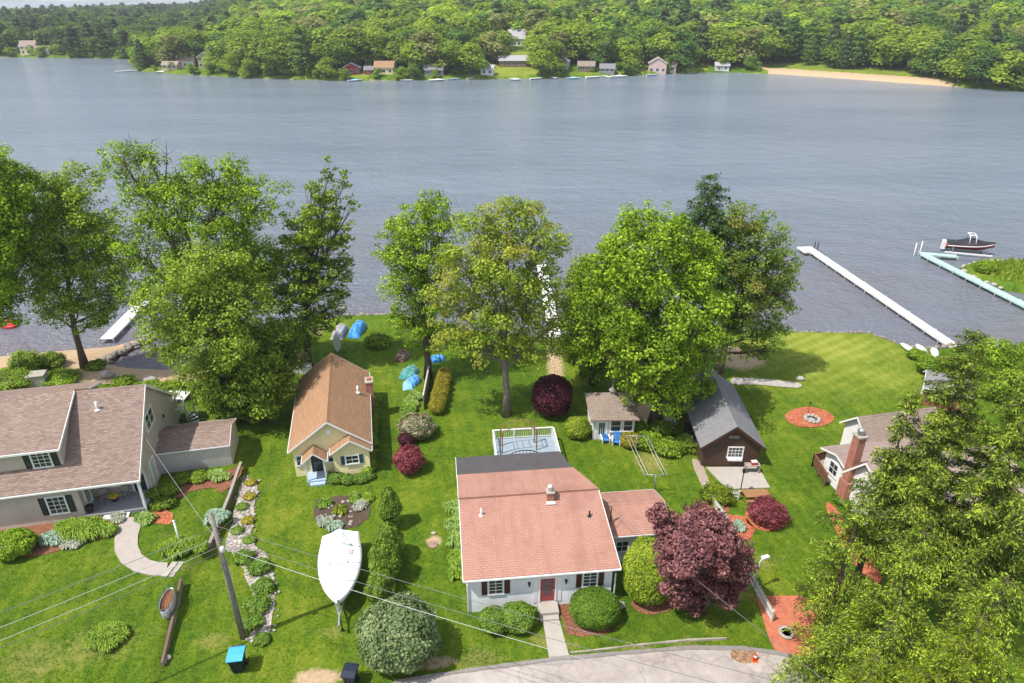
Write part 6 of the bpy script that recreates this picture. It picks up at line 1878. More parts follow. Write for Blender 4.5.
# ------------------------------------------------------------------ shore walls
def stone_row(name, label, pts, s0, s1, per, mat, z, seed=0, rows=1):
    m = MB(); r_ = random.Random(seed)
    for i in range(len(pts) - 1):
        a, b = Vector((*pts[i][:2], 0)), Vector((*pts[i + 1][:2], 0)); k = max(1, int((b - a).length * per))
        for j in range(k):
            for q in range(rows):
                p = a.lerp(b, (j + r_.random()) / k); s = r_.uniform(s0, s1)
                m.rock((p.x + r_.uniform(-.2, .2) * rows, p.y + r_.uniform(-.25, .25) * rows, z + r_.uniform(-.1, .1) - .25 * q), (s * 1.3, s, s * .8), r_.randrange(999), 7)
    return tag(m.build(name, mat), label, 'stone wall', None, 'stuff')
stone_row('seawall_stones', 'low stone seawall along the mown lawn', [(27, 73.6), (32.2, 74.0), (42.9, 73.7), (45.6, 70.2), (49, 69.7), (52, 70.8)], .35, .6, 2.2, M['stone_dark'], -.35, 1)
stone_row('shore_stones', 'stones edging the shore below the trees', [(-35, 67.4), (-33, 71.2), (-28, 75.8), (-22, 78.5), (-14, 79.3), (-11, 76.9), (-4, 74.1), (4, 72.5), (14, 73.1), (24, 73.7)], .5, 1.0, 1.4, M['stone_dark'], -.5, 2)
stone_row('jetty_stones', 'rock jetty running out from the beach to the dock', [(-46.0, 66.4), (-44.9, 69.5), (-43.6, 72.4), (-42.3, 75.6)], .4, .8, 5, M['stone_dark'], -.6, 3, 2)
stone_row('spit_stones', 'stones around the tip of the grassy spit', [(68.5, 88.5), (66.4, 92.5), (67.4, 96.2), (71, 98.4), (80, 99)], .6, 1.1, 1.3, M['stone'], -.6, 4)
# reeds and tall grass on the spit
V, Fq = [], []
P, Nn, S = [], [], []
for k in range(5200):
    x, y = RNG.uniform(66.5, 104), RNG.uniform(78, 100)
    P.append((x, y))
P = np.array(P); ok = sdf(SPIT, P[:, 0], P[:, 1]) > .8; P = P[ok]
zz = heights(P[:, 0], P[:, 1])[0]
C = np.column_stack([P, zz + .28])
V, Fq = leaf_quads(C, RNG.normal(size=(len(C), 3)) * np.array([1, 1, .25]), .9 * (.6 + .7 * RNG.random(len(C))), .28, .1, np.tile([0, 0, 1.], (len(C), 1)) + RNG.normal(size=(len(C), 3)) * .3)
tag(raw_mesh('shore_grass', V, Fq, M['lf_reed']), 'tall bright grass covering the spit', 'grass', None, 'stuff')

# ------------------------------------------------------------------ docks
def dock(label, a, b, w, mat, z=-.35, post=2.6, head=None, name='dock', pz=.3):
    a, b = Vector((a[0], a[1], 0)), Vector((b[0], b[1], 0)); d = (b - a); L = d.length; rz = math.atan2(d.y, d.x)
    r = thing(name, label, 'dock', (a.x, a.y, 0), rz)
    n = max(1, round(L / 3.0))
    for i in range(n):
        m = MB(); x0, x1 = L * i / n + .02, L * (i + 1) / n - .02
        m.bx(x0, x1, -w / 2, w / 2, z - .05, z)
        m.bx(x0, x1, -w / 2, -w / 2 + .06, z - .22, z - .051); m.bx(x0, x1, w / 2 - .06, w / 2, z - .22, z - .051)
        m.build('deck_section', mat, r)
    if head:
        m = MB(); m.bx(L + .01, L + head[0], -head[1] / 2 + head[2], head[1] / 2 + head[2], z - .2, z + .004); m.build('dock_head', mat, r)
    n = max(2, round(L / post))
    for i in range(n + 1):
        for s in (-1, 1):
            m = MB(); m.tube([(L * i / n, s * (w / 2 + .06), -2.6), (L * i / n, s * (w / 2 + .06), z + pz * (i % 2 == 0) * .5)], .05, 6); m.build('post', M['grey_metal'], r, uv=False)
    return r
def gz(px, z=-.35): p = G(px[0], px[1], z); return (p.x, p.y)
dock('long white dock running out from the mown lawn', gz((959, 349)), gz((815, 252)), 1.35, M['dock_white'], head=(2.6, 2.4, .5))
dock('pale green dock beside the grassy spit', gz((1050, 317)), gz((932, 258)), 1.25, M['dock_teal'], head=(1.8, 1.3, 0))
dock('short pale green dock arm leading to the moored boat', gz((920, 253)), gz((957, 256)), 1.1, M['dock_teal'], z=-.33)
dock('white dock stepping out from the rock jetty', gz((106, 339)), gz((160, 284)), 1.5, M['dock_white'])
dock('white dock seen through the thin olive tree', gz((558, 352)), gz((541, 262)), 1.5, M['dock_white'])
for k, (x0, y0) in enumerate(((915, 252), (921, 250))):
    p = G(x0, y0, -.35); m = MB(); m.tube([(p.x, p.y, -2.6), (p.x - .1, p.y, 1.1)], .07, 8); tag(m.build('mooring_post', M['white_plastic']), ['outer white mooring post at the pale green dock', 'inner white mooring post at the pale green dock'][k], 'post', 'mooring posts')
p = G(816, 249, -.35)
ld = thing('dock_ladder', 'black curved ladder rails at the end of the long dock', 'ladder', (p.x, p.y, -.35), R(-20))
for s in (-.25, .25):
    m = MB(); m.tube([(s, 0, 0), (s, 0, .9), (s, .15, 1.15), (s, .45, 1.1), (s, .55, .7), (s, .55, -1.2)], .05, 6); m.build('rail', M['black'], ld, uv=False)
m = MB()
for z in (-.3, -.6, -.9, .3): m.tube([(-.25, .55, z), (.25, .55, z)], .03, 5)
m.build('rung', M['black'], ld, uv=False)

# ------------------------------------------------------------------ boats
def runabout(label, x, y, z, rz, L, hull, top, tower=False, cover=True, name='motorboat', simple=False, group=None):
    r = thing(name, label, 'boat', (x, y, z), rz, group)
    N, K = 13, 7; vs, fs = [], []
    def sec(s):
        return max(.03, L * .18 * (1 - max(0, (s - .45) / .55) ** 2.3)), .62 + .25 * s * s
    for i in range(N):
        s = i / (N - 1); hw, sh = sec(s); ke = .0 + .45 * max(0, s - .7) / .3
        for k in range(K):
            t = k / (K - 1) * 2 - 1; vs.append((s * L, -hw * t, ke + (sh - ke) * abs(t) ** 1.3))
    for i in range(N - 1):
        for k in range(K - 1):
            a = i * K + k; fs.append((a, a + 1, a + K + 1, a + K))
    fs.append(tuple(range(K)))
    m = MB(); m.add(vs, fs, True); m.build('hull', hull, r)
    vs, fs = [], []
    for i in range(N):
        s = i / (N - 1); hw, sh = sec(s); up = .08 + (.42 * math.exp(-((s - .5) / .2) ** 2) if cover else 0)
        for k in range(K):
            t = k / (K - 1) * 2 - 1; vs.append((s * L, -hw * 1.01 * t, sh + up * (1 - t * t)))
    for i in range(N - 1):
        for k in range(K - 1):
            a = i * K + k; fs.append((a, a + 1, a + K + 1, a + K))
    fs.append(tuple(reversed(range(K))))
    m = MB(); m.add(vs, fs, True); m.build('cover' if cover else 'boat_deck', top, r)
    if not simple:
        m = MB(); m.bx(-.55, 0, -.25, .25, -.1, .75); m.build('engine', M['white_plastic'], r)
    if tower:
        m = MB()
        for xx in (L * .42, L * .55):
            m.tube([(xx + .1, -1.05, .75), (xx, -.95, 1.35), (xx, -.6, 1.5), (xx, .6, 1.5), (xx, .95, 1.35), (xx + .1, 1.05, .75)], .06, 6)
        m.tube([(L * .42, -.6, 1.5), (L * .55, -.6, 1.5)], .06, 6); m.tube([(L * .42, .6, 1.5), (L * .55, .6, 1.5)], .06, 6)
        m.build('tower', M['white_plastic'], r, uv=False)
        m = MB()
        for s_ in (-1, 1): m.tube([(i / (N - 1) * L, s_ * (sec(i / (N - 1))[0] + .02), sec(i / (N - 1))[1] - .14) for i in range(N)], .05, 5)
        m.build('rub_rail', M['white_plastic'], r, uv=False)
    return r
p = G(966, 250, -.5)
rb_ = runabout('red hulled motorboat under a black cover on its lift', p.x - 2.9, p.y + 1.0, -.45, R(-18), 6.8, plain('dark_red_gelcoat', (.32, .03, .025), .3, .1), M['boat_black'], True)
rb_.scale = (1, 1.1, 1.7)
lf = thing('boat_lift', 'metal boat lift carrying the covered motorboat', 'boat lift', (p.x, p.y - .2, 0), R(-18))
for x in (-2.4, 2.4):
    for y in (-1.5, 1.5):
        m = MB(); m.beam((x, y, -2.6), (x, y, .35), .12); m.build('post', M['galv'], lf)
for y in (-1.5, 1.5):
    m = MB(); m.beam((-3.4, y, -.6), (3.2, y, -.6), .16, .22); m.build('side_beam', M['white_plastic'], lf)
for x in (-2.4, 2.4):
    m = MB(); m.beam((x, -1.5, -.72), (x, 1.5, -.72), .1); m.build('cross_beam', M['galv'], lf)
for i, (px, rz, lab) in enumerate((((908, 350), R(28), 'white kayak lying nearest the mown lawn'), ((921, 351), R(15), 'white kayak in the middle of the three on the bank'), ((934, 354), R(-4), 'white kayak lying nearest the long dock'))):
    p = G(*px); z0 = hz(p.x, p.y)
    r = thing('kayak', lab, 'kayak', (p.x, p.y, z0), rz + R(70), 'white kayaks on the bank')
    vs, fs = [], []; N, K = 13, 8
    for a in range(N):
        s = a / (N - 1) * 2 - 1; w = .42 * (1 - abs(s) ** 2.4) + .02; h = .42 * (1 - abs(s) ** 3) + .06
        for k in range(K):
            t = 2 * PI * k / K; vs.append((s * 1.45, w * math.cos(t), h * .5 + h * .5 * math.sin(t) + .1 * s * s))
    for a in range(N - 1):
        for k in range(K): k2 = (k + 1) % K; fs.append((a * K + k, (a + 1) * K + k, (a + 1) * K + k2, a * K + k2))
    fs += [tuple(range(K)), tuple(reversed([(N - 1) * K + k for k in range(K)]))]
    m = MB(); m.add(vs, fs, True); m.build('hull', M['hull_white'] if i else M['sandmat'] if False else M['off_white'], r)
    m = MB(); m.tube([(-1.35, 0, .47), (0, 0, .50), (1.35, 0, .47)], .03, 5); m.build('keel_strip', M['hull_grey'], r, uv=False)
p = G(8, 325, WATER)
rf = thing('swim_raft', 'red inflatable raft floating off the beach', 'raft', (p.x, p.y, WATER), R(-25))
m = MB(); m.tube([(1.5 * math.cos(a), .75 * math.sin(a), .12) for a in np.linspace(0, 2 * PI, 21)], .24, 8, False); m.build('ring_tube', M['red_plastic'], rf, uv=False)
m = MB(); m.quad(*[(1.4 * math.cos(a), .65 * math.sin(a), .1) for a in np.linspace(0, 2 * PI, 20)[:-1]]); m.build('raft_floor', M['red_plastic'], rf)
p = G(14, 378)
ck = thing('dinghy', 'pale blue dinghy on the bank behind the bush', 'boat', (p.x, p.y, hz(p.x, p.y)), R(60))
m = MB(); m.add([(-1.4, -.55, .5), (-1.4, .55, .5), (1.0, .5, .55), (1.7, 0, .65), (1.0, -.5, .55), (-1.3, -.3, .05), (-1.3, .3, .05), (.9, .25, .05), (.9, -.25, .05)], [(0, 1, 6, 5), (1, 2, 7, 6), (2, 3, 7), (3, 4, 8), (3, 8, 7), (4, 0, 5, 8), (5, 6, 7, 8)]); m.build('hull', M['tarp_pale'], ck)
m = MB(); m.bx(-.5, -.2, -.5, .5, .4, .45); m.bx(.4, .65, -.45, .45, .42, .47); m.build('seat', M['white_plastic'], ck)

# ------------------------------------------------------------------ grass blades standing on the lawn
def blade_mat():
    t = NT('grass_blades')
    _, col, *_r = turf(t, t.coords())
    rnd = t.n('ShaderNodeNewGeometry').outputs['Random Per Island']
    col = t.mix(1.0, col, t.ramp(rnd, [(0.0, (.75, .8, .7)), (0.6, (1.25, 1.25, 1.2)), (1.0, (1.9, 1.65, 1.8))]), 'MULTIPLY')
    d = t.principled(col, .6, None, 0, .25)
    tr = t.n('ShaderNodeBsdfTranslucent'); t.l(col, tr.inputs['Color'])
    mx = t.n('ShaderNodeMixShader'); mx.inputs[0].default_value = .45
    t.l(d, mx.inputs[1]); t.l(tr.outputs[0], mx.inputs[2])
    return t.done(mx.outputs[0])
NB = 260000
gx_ = RNG.uniform(-46, 50, NB * 2); gy_ = 22 + 52 * RNG.random(NB * 2) ** 1.35
zz, dl_, _ = heights(gx_, gy_)
okb = (dl_ > 1.2) & (abs(gx_) < .80 * (gy_ * CT + HC * ST) + 2)
for pl_ in EXCL:
    pa = np.array(pl_)
    bb = (gx_ > pa[:, 0].min()) & (gx_ < pa[:, 0].max()) & (gy_ > pa[:, 1].min()) & (gy_ < pa[:, 1].max()) & okb
    ii = np.where(bb)[0]
    if len(ii): okb[ii[sdf(pl_, gx_[ii], gy_[ii]) > -.06]] = False
soil = np.zeros(len(gx_))
for q, r_ in (((735, 357), 3.2), ((318, 678), 1.4), ((650, 412), 2.0), ((434, 541), .7)):
    p = G(*q); soil = np.maximum(soil, (np.hypot(gx_ - p.x, gy_ - p.y) < r_))
okb &= soil < .5
pm1, pm2 = G(830, 345), G(845, 375)
mw_ = np.maximum(blob(pm1.x, pm1.y, 9, 8.0, gx_, gy_), blob(pm2.x, pm2.y, 9, 5, gx_, gy_) * .8)
okb &= RNG.random(len(gx_)) > mw_ * 1.1
okb &= ~((gx_ < -31) & (dl_ < 6.5))
ii = np.where(okb)[0][:NB]
C = np.column_stack([gx_[ii], gy_[ii], zz[ii] + .03]); n_ = len(ii)
tall = .06 + .08 * RNG.random(n_) ** 2
Tn = np.tile([0., 0, 1.], (n_, 1)) + RNG.normal(size=(n_, 3)) * np.array([.75, .75, .1])
V, Fq = leaf_quads(C, RNG.normal(size=(n_, 3)) * np.array([1, 1, .4]), tall, .42, .1, Tn)
tag(raw_mesh('lawn_grass', V, Fq, blade_mat()), 'short mown grass blades of the lawns', 'grass', None, 'stuff')
# ------------------------------------------------------------------ houses across the lake
def far_house(label, px, py, W, D, eave, ridge, wallm, roofm, rz=0.0, nwin=3, side=False, z=None, name='lake_house', storeys=1):
    dr_ = ray(px, py)
    for t in np.arange(250, 620, 1.0):           # first ground met along the line of sight
        if HC + dr_[2] * t <= hz(dr_[0] * t, dr_[1] * t): break
    p = Vector((dr_[0] * t, dr_[1] * t, 0)); z = hz(p.x, p.y)
    r = thing(name, label, 'house', (p.x, p.y, z), rz)
    if side: gable_y(r, -W / 2, W / 2, 0, D, eave, ridge, wallm, roofm, .4, .4, .2, zb=-1.5)
    else: gable_x(r, -W / 2, W / 2, 0, D, eave, ridge, wallm, roofm, .4, .4, .2, zb=-1.5)
    for s in range(storeys):
        for i in range(nwin):
            x = -W / 2 + W * (i + .5) / nwin
            window(r, (x, 0, 1.5 + 2.7 * s), U, NF, 1.3, 1.3, 2, 1)
    return r
fh = []
def fhh(*a, **k): fh.append(far_house(*a, **k))
mp_ = lambda n, c: plain(n, c, .7, .1)
red_w, tan_w, pink_w, brn_w = mp_('barn_red_walls', (.32, .04, .04)), mp_('tan_walls', (.52, .38, .28)), mp_('pinkish_walls', (.60, .44, .40)), mp_('brown_log_walls', (.20, .10, .07))
pale_roof = plain('pale_metal_roof', (.36, .35, .37), .6, .15)
fhh('white cottage with tan roof on the headland across the lake', 186, 68, 8, 7, 3.4, 6, M['white_clap'], M['roof_brown'], R(10), storeys=1)
fhh('low tan boathouse at the water on the far headland', 170, 70, 8, 5, 2.4, 3.8, tan_w, M['roof_pinkish'], R(-5))
fhh('tan two storey house among trees on the headland', 206, 68, 7, 7, 5.2, 7.6, tan_w, M['roof_brown'], R(5), storeys=2, side=True)
fhh('small red and grey shore house left of the cream boathouse', 352, 74.5, 8, 6, 2.8, 5, red_w, M['roof_grey'], R(8), side=True)
fhh('tiny bright red shed beside the red shore house', 369, 75, 4, 3, 2.4, 3.6, red_w, M['roof_grey'], R(0), 1)
fhh('cream shore house with a wide awning across the lake', 384, 74.5, 9, 6, 3.2, 5.6, M['cream'], M['roof_orange'], R(-4))
fhh('grey shaded cottage under dark trees across the lake', 434, 76, 9, 6, 2.8, 4.6, mp_('slate_walls', (.22, .24, .28)), M['roof_grey'], R(3))
fhh('white cottage half hidden at the edge of the far lawn', 487, 76, 6, 5, 2.8, 4.4, M['white_clap'], pale_roof, R(-8), 2)
fhh('long brown house with pale roof above the far lawn', 513, 67, 14, 8, 3.0, 5.0, brn_w, pale_roof, R(2), 5)
fhh('big white house with gable standing highest in the forest', 519, 46, 13, 9, 4.0, 8.5, M['white_clap'], pale_roof, R(-3), 5, storeys=1, z=7.5)
fhh('white house right of the dark round tree across the lake', 560, 69, 8, 7, 3.6, 6.2, M['white_clap'], pale_roof, R(-12), 3, side=True)
fhh('brown cottage with porch under trees across the lake', 586, 72, 8, 6, 2.8, 4.6, brn_w, M['roof_brown'], R(-6))
fhh('dark shore cabin beside the brown cottage', 607, 73.5, 7, 5, 2.5, 4.2, mp_('slate_walls', (.22, .24, .28)), M['roof_grey'], R(-6))
fhh('pinkish house standing alone at the end of the far houses', 657, 73, 9, 7, 4.6, 7.2, pink_w, M['roof_pinkish'], R(-10), 3, side=True)
fhh('low pinkish wing house beside the taller pinkish one', 668.5, 73.5, 7, 6, 2.8, 4.8, pink_w, M['roof_pinkish'], R(-10), 2)
fhh('cream house on the distant bay shore', 29, 55, 9, 8, 5, 8, M['cream'], M['roof_pinkish'], R(10), 3, storeys=2)
fhh('low white boathouse on the distant bay shore', 43, 55.5, 8, 6, 3, 5, M['white_clap'], M['roof_pinkish'], R(10), 2)
fhh('low white pavilion behind the trees near the bathing beach', 722, 71, 7, 5, 2.6, 4, M['white_clap'], pale_roof, R(-8), 2)
# boats and little docks along the far shore
for i, (px, py, rz, L, lab) in enumerate(((349, 80.5, 20, 7, 'white boat lying off the red shore house'), (402, 80, -15, 6, 'white boat moored by the cream shore house'), (429, 81, 5, 8, 'white pontoon boat under the dark trees'), (447, 80, 10, 6, 'white boat beside the pontoon boat'), (510, 80, -30, 6, 'small white boat at the far lawn'), (530, 79.5, 15, 6, 'white boat below the dark round tree'), (566, 79, 0, 7, 'white boat below the white house'), (586, 78, 12, 8, 'white boat below the brown cottage'), (611, 77, -8, 8, 'white pontoon boat by the dark cabin'), (645, 75, 6, 6, 'white boat near the pinkish houses'), (160, 72, 0, 7, 'white boat at the headland'), (195, 72, 10, 7, 'pale boat below the tan headland house'))):
    p = G(px, py, WATER)
    if max(sdf(FAR, np.array([p.x]), np.array([p.y]))[0], 0) > 0:
        p.y -= 4
    runabout(lab, p.x, p.y, WATER - .1, R(rz), L, M['hull_white'], M['white_plastic'] if i % 3 else M['tarp_pale'], False, i % 2 == 0, simple=True, group='boats along the far shore')
for i, (px, py, dx, lab) in enumerate(((137, 71.5, -9, 'long low dock at the tip of the headland'), (366, 79, 6, 'pale dock below the red shore house'), (480, 78.5, -5, 'pale dock below the half hidden white cottage'), (548, 78, 4, 'pale dock between the far white boats'), (600, 77, 5, 'pale dock beneath the brown cottage'))):
    p = G(px, py, WATER); dock(lab, (p.x, p.y + 4), (p.x + dx, p.y - 5), 1.6, M['dock_white'], -.4)
# stones and flag dots left aside: too small to read
# ------------------------------------------------------------------ forest across the lake
FL = {}
def far_leaf(name, dark, mid, lite):
    return leafmat(name, dark, mid, lite, .45, .09, None, .6, .35, False)
FB = far_leaf('far_broadleaf_leaves', (.055, .115, .014), (.215, .335, .027), (.38, .49, .052))
FBR = far_leaf('far_bright_leaves', (.085, .150, .012), (.265, .365, .024), (.44, .53, .055))
FD = far_leaf('far_dark_leaves', (.024, .066, .014), (.10, .20, .03), (.22, .34, .055))
FO = far_leaf('far_olive_leaves', (.095, .115, .03), (.26, .275, .075), (.42, .43, .13))
FPN = far_leaf('far_pine_needles', (.028, .05, .02), (.095, .14, .05), (.15, .20, .07))
def crown_arrays(kind, seed, n, leaf):
    """unit-height crown: leaf quads over lumpy lobes (z from 0 to 1, tree height 1)"""
    rs = np.random.default_rng(seed)
    C, N = [], []
    if kind == 'pine':
        for k in range(n):
            f = rs.random() ** .8
            r = .20 * (1 - f) ** .65 * (.75 + .5 * rs.random()) * (1 + .3 * math.sin(f * 40 + seed)) + .015
            a = rs.random() * 6.28
            C.append((r * math.cos(a), r * math.sin(a), .12 + .88 * f)); N.append((math.cos(a) * .6, math.sin(a) * .6, .7))
    else:
        lob = [(0, 0, .66, .24, .30), (0, 0, .38, .23, .24)]
        for k in range(9):
            a = k * 2.4 + seed; hgt = .17 + .64 * ((k * .618 + seed * .3) % 1); rr_ = .17 * math.sin(min(1, (1.05 - hgt) * 2.2) * PI / 2) + .03
            lob.append((rr_ * math.cos(a), rr_ * math.sin(a), hgt, .125 + .05 * rs.random(), .13 + .05 * rs.random()))
        for (x, y, z, r, rz) in lob:
            q = int(n * (1.6 if r > .2 else .9) / (3.2 + 9 * .9))
            d = rs.normal(size=(q, 3)); d /= np.linalg.norm(d, axis=1, keepdims=True)
            d[:, 2] = np.where(d[:, 2] < -.45, -d[:, 2], d[:, 2])
            u = .82 + .22 * rs.random((q, 1))
            C += list(np.array([x, y, z]) + d * u * np.array([r, r, rz])); N += list(d * .8 + np.array([0, 0, .3]))
    C, N = np.array(C), np.array(N) + rs.normal(size=(len(C), 3)) * .22
    S = leaf * (.7 + .6 * rs.random(len(C)))
    global RNG
    keep = RNG; RNG = rs
    V, F_ = leaf_quads(C, N, S, .8)
    RNG = keep
    return V, F_
SPEC = [('broad', FB, 1), ('broad', FBR, 2), ('broad', FD, 3), ('broad', FBR, 4), ('broad', FO, 5), ('broad', FB, 6), ('pine', FPN, 7), ('pine', FD, 8)]
KLAB = ['green', 'bright green', 'dark green', 'bright green', 'olive', 'green', 'pine', 'pine']

gx, gy = np.meshgrid(np.arange(-720, 640, 9.2), np.arange(255, 1500, 9.2))
st = np.clip((gy - 420) / 900, 0, 1)
jx = gx + RNG.uniform(-3.2, 3.2, gx.shape); jy = gy + RNG.uniform(-3.2, 3.2, gx.shape)
keepm = RNG.random(gx.shape) < (1 - .62 * st)
X, Y = jx[keepm], jy[keepm]
ZH, _, DF = heights(X, Y)
dep = Y * CT - (ZH - HC) * ST
pxs = 512 + FP * X / dep
ok = (DF > .6) & (pxs > -40) & (pxs < 1064)
# clearings: the bathing beach, the far lawn, round the houses
ok &= ~((X > 133) & (X < 196) & (DF < 30) & (RNG.random(X.shape) > .10))
ok &= ~((X > 133) & (X < 196) & (DF < 17))
ok &= ~((X > -15) & (X < 5) & (DF < 26))
for h in fh:
    hx, hy = h.location.x, h.location.y
    ok &= ~((abs(X - hx * Y / hy) < (5.0 if hy < 425 else 8.5)) & (Y < hy + 9) & (Y > hy - (26 if hy < 425 else 100)) & ((Y > hy - 5) | (RNG.random(X.shape) < (.5 if hy < 425 else 1))))
X, Y, ZH, DF, dep = X[ok], Y[ok], ZH[ok], DF[ok], dep[ok]
# front row thickened along the shore except at clearings
order = np.argsort(dep)
X, Y, ZH, DF, dep = X[order], Y[order], ZH[order], DF[order], dep[order]
print('far trees', len(X))
hid = RNG.random(len(X))
pxs = 512 + FP * X / dep
near_n = 300
def kind_of(i):
    x = pxs[i]; h = hid[i]; slow = mnoise.noise(Vector((X[i] * .02, Y[i] * .02, 3.3)))
    pine_p = .04 + (.26 if x > 690 and DF[i] < 70 else 0) + (.12 if x < 250 and Y[i] > 455 else 0) + .06 * max(0, slow)
    if h < pine_p: return 6 if (i % 3) else 7
    q = (h - pine_p) / (1 - pine_p) + slow * .35
    if x < 240 and Y[i] > 455: q = q * .45
    if q < .24: return 2
    if q < .50: return 0 if i % 2 else 5
    if q < .60: return 4
    return 1 if i % 2 else 3
meshes = []
for k, (kd, mt, sd) in enumerate(SPEC):
    V, F_ = crown_arrays(kd, sd, 1150 if kd == 'broad' else 700, .060)
    o = raw_mesh('crown', V, F_, mt)
    meshes.append(o.data); bpy.data.objects.remove(o)
tm = MB(); tm.tube([(0, 0, -.05), (0.01, 0, .3), (0, .01, .6)], [.022, .016, .006], 6); to = tm.build('trunk', M['bark_brown'], uv=False); tmesh = to.data; bpy.data.objects.remove(to)
def zone_name(x, y):
    if y > 455 and x < -230: return 'on the distant bay shore'
    if x < -120: return 'on the headland'
    if x < -30: return 'behind the red and cream shore houses'
    if x < 40: return 'around the far lawn'
    if x < 118: return 'behind the pinkish shore houses'
    if x < 205: return 'around the bathing beach'
    return 'on the shore beyond the bathing beach'
for i in range(near_n):
    k = kind_of(i)
    H = (11.5 + 9 * hid[(i * 7) % len(hid)]) * (1.12 if k >= 6 else 1) * (.78 if X[i] < -215 and Y[i] > 440 else 1)
    if DF[i] < 9: H *= .42 + .55 * hid[(i * 3) % len(hid)]
    zn = zone_name(X[i], Y[i])
    lab = f"{'dark pine' if k >= 6 else KLAB[k] + ' broadleaf tree'} across the lake, {zn}"
    r = thing('pine_tree' if k >= 6 else 'broadleaf_tree', lab, 'tree', (X[i], Y[i], ZH[i] - .2), hid[i] * 40, f"far {KLAB[k]} trees {zn}")
    wd = 1.55 if k < 6 else 1.2
    for nm, me in (('trunk', tmesh), ('crown', meshes[k])):
        c = bpy.data.objects.new(nm, me); COL.objects.link(c); c.parent = r; c.scale = (H * wd, H * wd, H)
# everything further back reads as one wood
VV, FF, TT = [], [], []
base = {}
b0 = 0
low = [crown_arrays(kd, sd + 20, 330 if kd == 'broad' else 220, .105) for kd, mt, sd in SPEC]
lowfar = [crown_arrays(kd, sd + 40, 150 if kd == 'broad' else 110, .15) for kd, mt, sd in SPEC]
tints = [(.150, .235, .022), (.215, .300, .022), (.075, .145, .026), (.215, .300, .022), (.22, .235, .065), (.15, .235, .022), (.095, .14, .05), (.075, .145, .026)]
for i in range(near_n, len(X)):
    k = kind_of(i)
    V, F_ = (low if dep[i] < 560 else lowfar)[k]
    H = (11.5 + 9 * hid[(i * 7) % len(hid)]) * (1.12 if k >= 6 else 1) * (.78 if X[i] < -215 and Y[i] > 440 else 1)
    a = hid[i] * 40; c_, s_ = math.cos(a), math.sin(a); w = H * 1.55
    P = np.column_stack([(V[:, 0] * c_ - V[:, 1] * s_) * w + X[i], (V[:, 0] * s_ + V[:, 1] * c_) * w + Y[i], V[:, 2] * H + ZH[i]])
    VV.append(P); FF.append(F_ + b0); b0 += len(V)
    v = (.72 + .55 * hid[(i * 5) % len(hid)]) * (.75 if X[i] < -215 and Y[i] > 440 else 1.22)
    TT.append(np.tile([tints[k][0] * v / .12, tints[k][1] * v / .12, tints[k][2] * v / .12, 1], (len(V), 1)))
fmat = leafmat('distant_wood_leaves', (.055, .055, .055), (.12, .12, .12), (.20, .20, .20), .45, .08, None, .6, 0, True)
fw = raw_mesh('distant_forest', np.concatenate(VV), np.concatenate(FF), fmat, None, False, {'tint': np.concatenate(TT)})
# low growth along the water's edge
tag(fw, 'wooded hills of mixed green trees beyond the lake shore', 'forest', None, 'stuff')
bx_ = RNG.uniform(-420, 330, 9000); by_ = RNG.uniform(260, 500, 9000)
zz, _, df_ = heights(bx_, by_)
k_ = (df_ > .4) & (df_ < 7.5) & ~((bx_ > 133) & (bx_ < 198)) & ~((bx_ > -20) & (bx_ < 12) & (RNG.random(9000) < .8))
for h in fh:
    k_ &= ~((abs(bx_ - h.location.x) < 6) & (by_ < h.location.y + 8) & (RNG.random(9000) < .55))
VV, FF, b0 = [], [], 0
for i in np.where(k_)[0]:
    V, F_ = low[i % 6]; Hh = 2.2 + 4.2 * RNG.random()
    VV.append(np.column_stack([V[:, 0] * Hh * 1.7 + bx_[i], V[:, 1] * Hh * 1.7 + by_[i], V[:, 2] * Hh * 1.1 + zz[i] - .3])); FF.append(F_ + b0); b0 += len(V)
tag(raw_mesh('shore_undergrowth', np.concatenate(VV), np.concatenate(FF), FB), 'low bushes and undergrowth along the far waterline', 'undergrowth', None, 'stuff')
HAZE = 0.00017
# ------------------------------------------------------------------ camera, sun, sky
cam = bpy.data.cameras.new('Camera')
cam.sensor_width = 36.0
cam.lens = 36.0 * FP / 1024.0
cam.clip_start = 0.5
cam.clip_end = 12000
co = bpy.data.objects.new('Camera', cam)
COL.objects.link(co)
co.location = (0, 0, HC)
co.rotation_euler = (PI / 2 - TH, 0, 0)
SC.camera = co
# shadows run towards (+0.88, +0.475): the sun stands high behind and to the left
sd = Vector((-0.88, -0.475, 0)).normalized()
EL = R(60)
sv = Vector((sd.x * math.cos(EL), sd.y * math.cos(EL), math.sin(EL)))
sl = bpy.data.lights.new('Sun', 'SUN')
sl.energy = 4.5
sl.angle = R(0.5)
sl.color = (1.0, 0.955, 0.89)
so = bpy.data.objects.new('Sun', sl)
COL.objects.link(so)
so.location = (-40, -20, 90)
so.rotation_euler = (-sv).to_track_quat('-Z', 'Y').to_euler()
w = bpy.data.worlds.new('World')
SC.world = w
w.use_nodes = True
nt = w.node_tree
nt.nodes.clear()
sky = nt.nodes.new('ShaderNodeTexSky')
sky.sky_type = 'NISHITA'
sky.sun_disc = False
sky.sun_elevation = EL
sky.sun_rotation = math.atan2(sd.x, sd.y)
sky.dust_density = 2.0
sky.ozone_density = 1.0
bg = nt.nodes.new('ShaderNodeBackground')
bg.inputs['Strength'].default_value = 0.15
ow = nt.nodes.new('ShaderNodeOutputWorld')
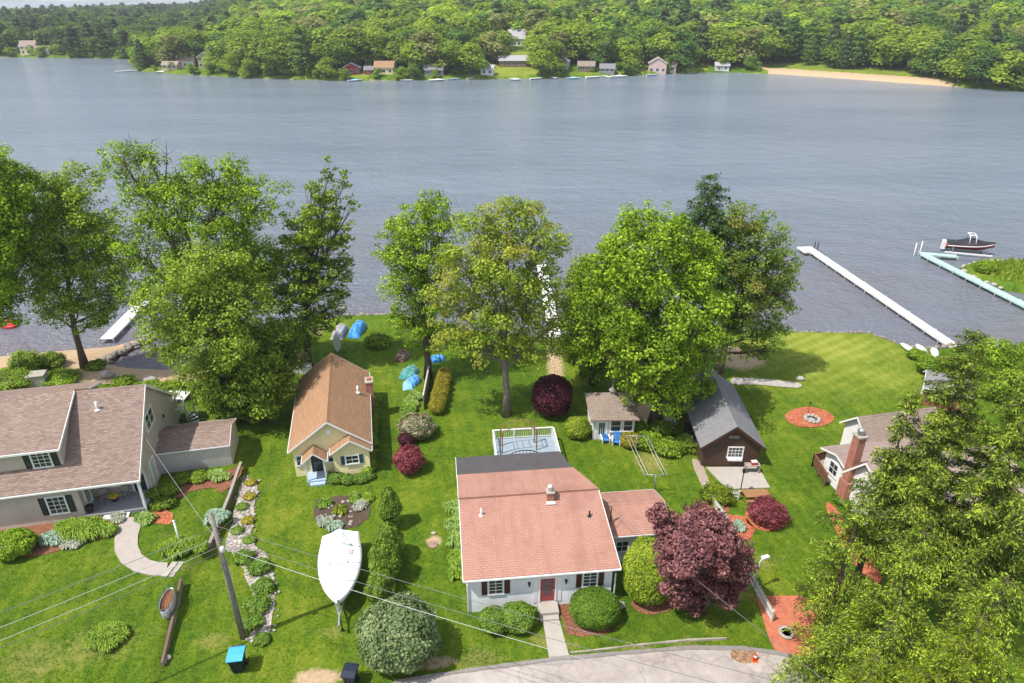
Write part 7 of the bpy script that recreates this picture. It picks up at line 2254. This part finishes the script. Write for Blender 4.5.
# broken white cloud over the whole sky
tc = nt.nodes.new('ShaderNodeTexCoord')
mpn = nt.nodes.new('ShaderNodeMapping'); mpn.inputs['Scale'].default_value = (1.6, 1.6, 4.0)
nz = nt.nodes.new('ShaderNodeTexNoise'); nz.inputs['Scale'].default_value = 2.0; nz.inputs['Detail'].default_value = 6; nz.inputs['Roughness'].default_value = .6
cr_ = nt.nodes.new('ShaderNodeValToRGB'); cr_.color_ramp.elements[0].position = .40; cr_.color_ramp.elements[1].position = .66
cr_.color_ramp.elements[0].color = (.12, .12, .12, 1); cr_.color_ramp.elements[1].color = (.85, .85, .85, 1)
mxn = nt.nodes.new('ShaderNodeMix'); mxn.data_type = 'RGBA'
mxn.inputs[7].default_value = (5.6, 5.8, 6.3, 1)
nt.links.new(tc.outputs['Generated'], mpn.inputs[0]); nt.links.new(mpn.outputs[0], nz.inputs['Vector']); nt.links.new(nz.outputs['Fac'], cr_.inputs[0])
nt.links.new(cr_.outputs[0], mxn.inputs[0]); nt.links.new(sky.outputs[0], mxn.inputs[6]); nt.links.new(mxn.outputs[2], bg.inputs[0])
nt.links.new(bg.outputs[0], ow.inputs[0])
vs_ = SC.view_settings
vs_.view_transform = 'Standard'
vs_.look = 'None'
vs_.exposure = 0.32
vs_.gamma = 1.0
vs_.use_curve_mapping = False
SC.render.engine = 'CYCLES'
cy_ = SC.cycles
cy_.max_bounces = 6
cy_.diffuse_bounces = 3
cy_.glossy_bounces = 3
cy_.transmission_bounces = 4
cy_.transparent_max_bounces = 4
cy_.caustics_reflective = False
cy_.caustics_refractive = False
cy_.use_denoising = True
cy_.use_adaptive_sampling = True

# ------------------------------------------------------------------ summer air
hb = MB(); hb.bx(-1150, 1150, -70, 1700, -4.2, 62)
hm = bpy.data.materials.new('summer_haze'); hm.use_nodes = True
hn = hm.node_tree; hn.nodes.clear()
ho = hn.nodes.new('ShaderNodeOutputMaterial'); hv = hn.nodes.new('ShaderNodeVolumePrincipled')
hv.inputs['Color'].default_value = (.86, .91, 1.0, 1); hv.inputs['Density'].default_value = HAZE; hv.inputs['Anisotropy'].default_value = .2
hn.links.new(hv.outputs[0], ho.inputs['Volume'])
ha = hb.build('haze', hm, None, uv=False); tag(ha, kind='stuff', label='thin pale summer haze over the lake and hills')
cy_.volume_bounces = 0
cy_.volume_step_rate = 4
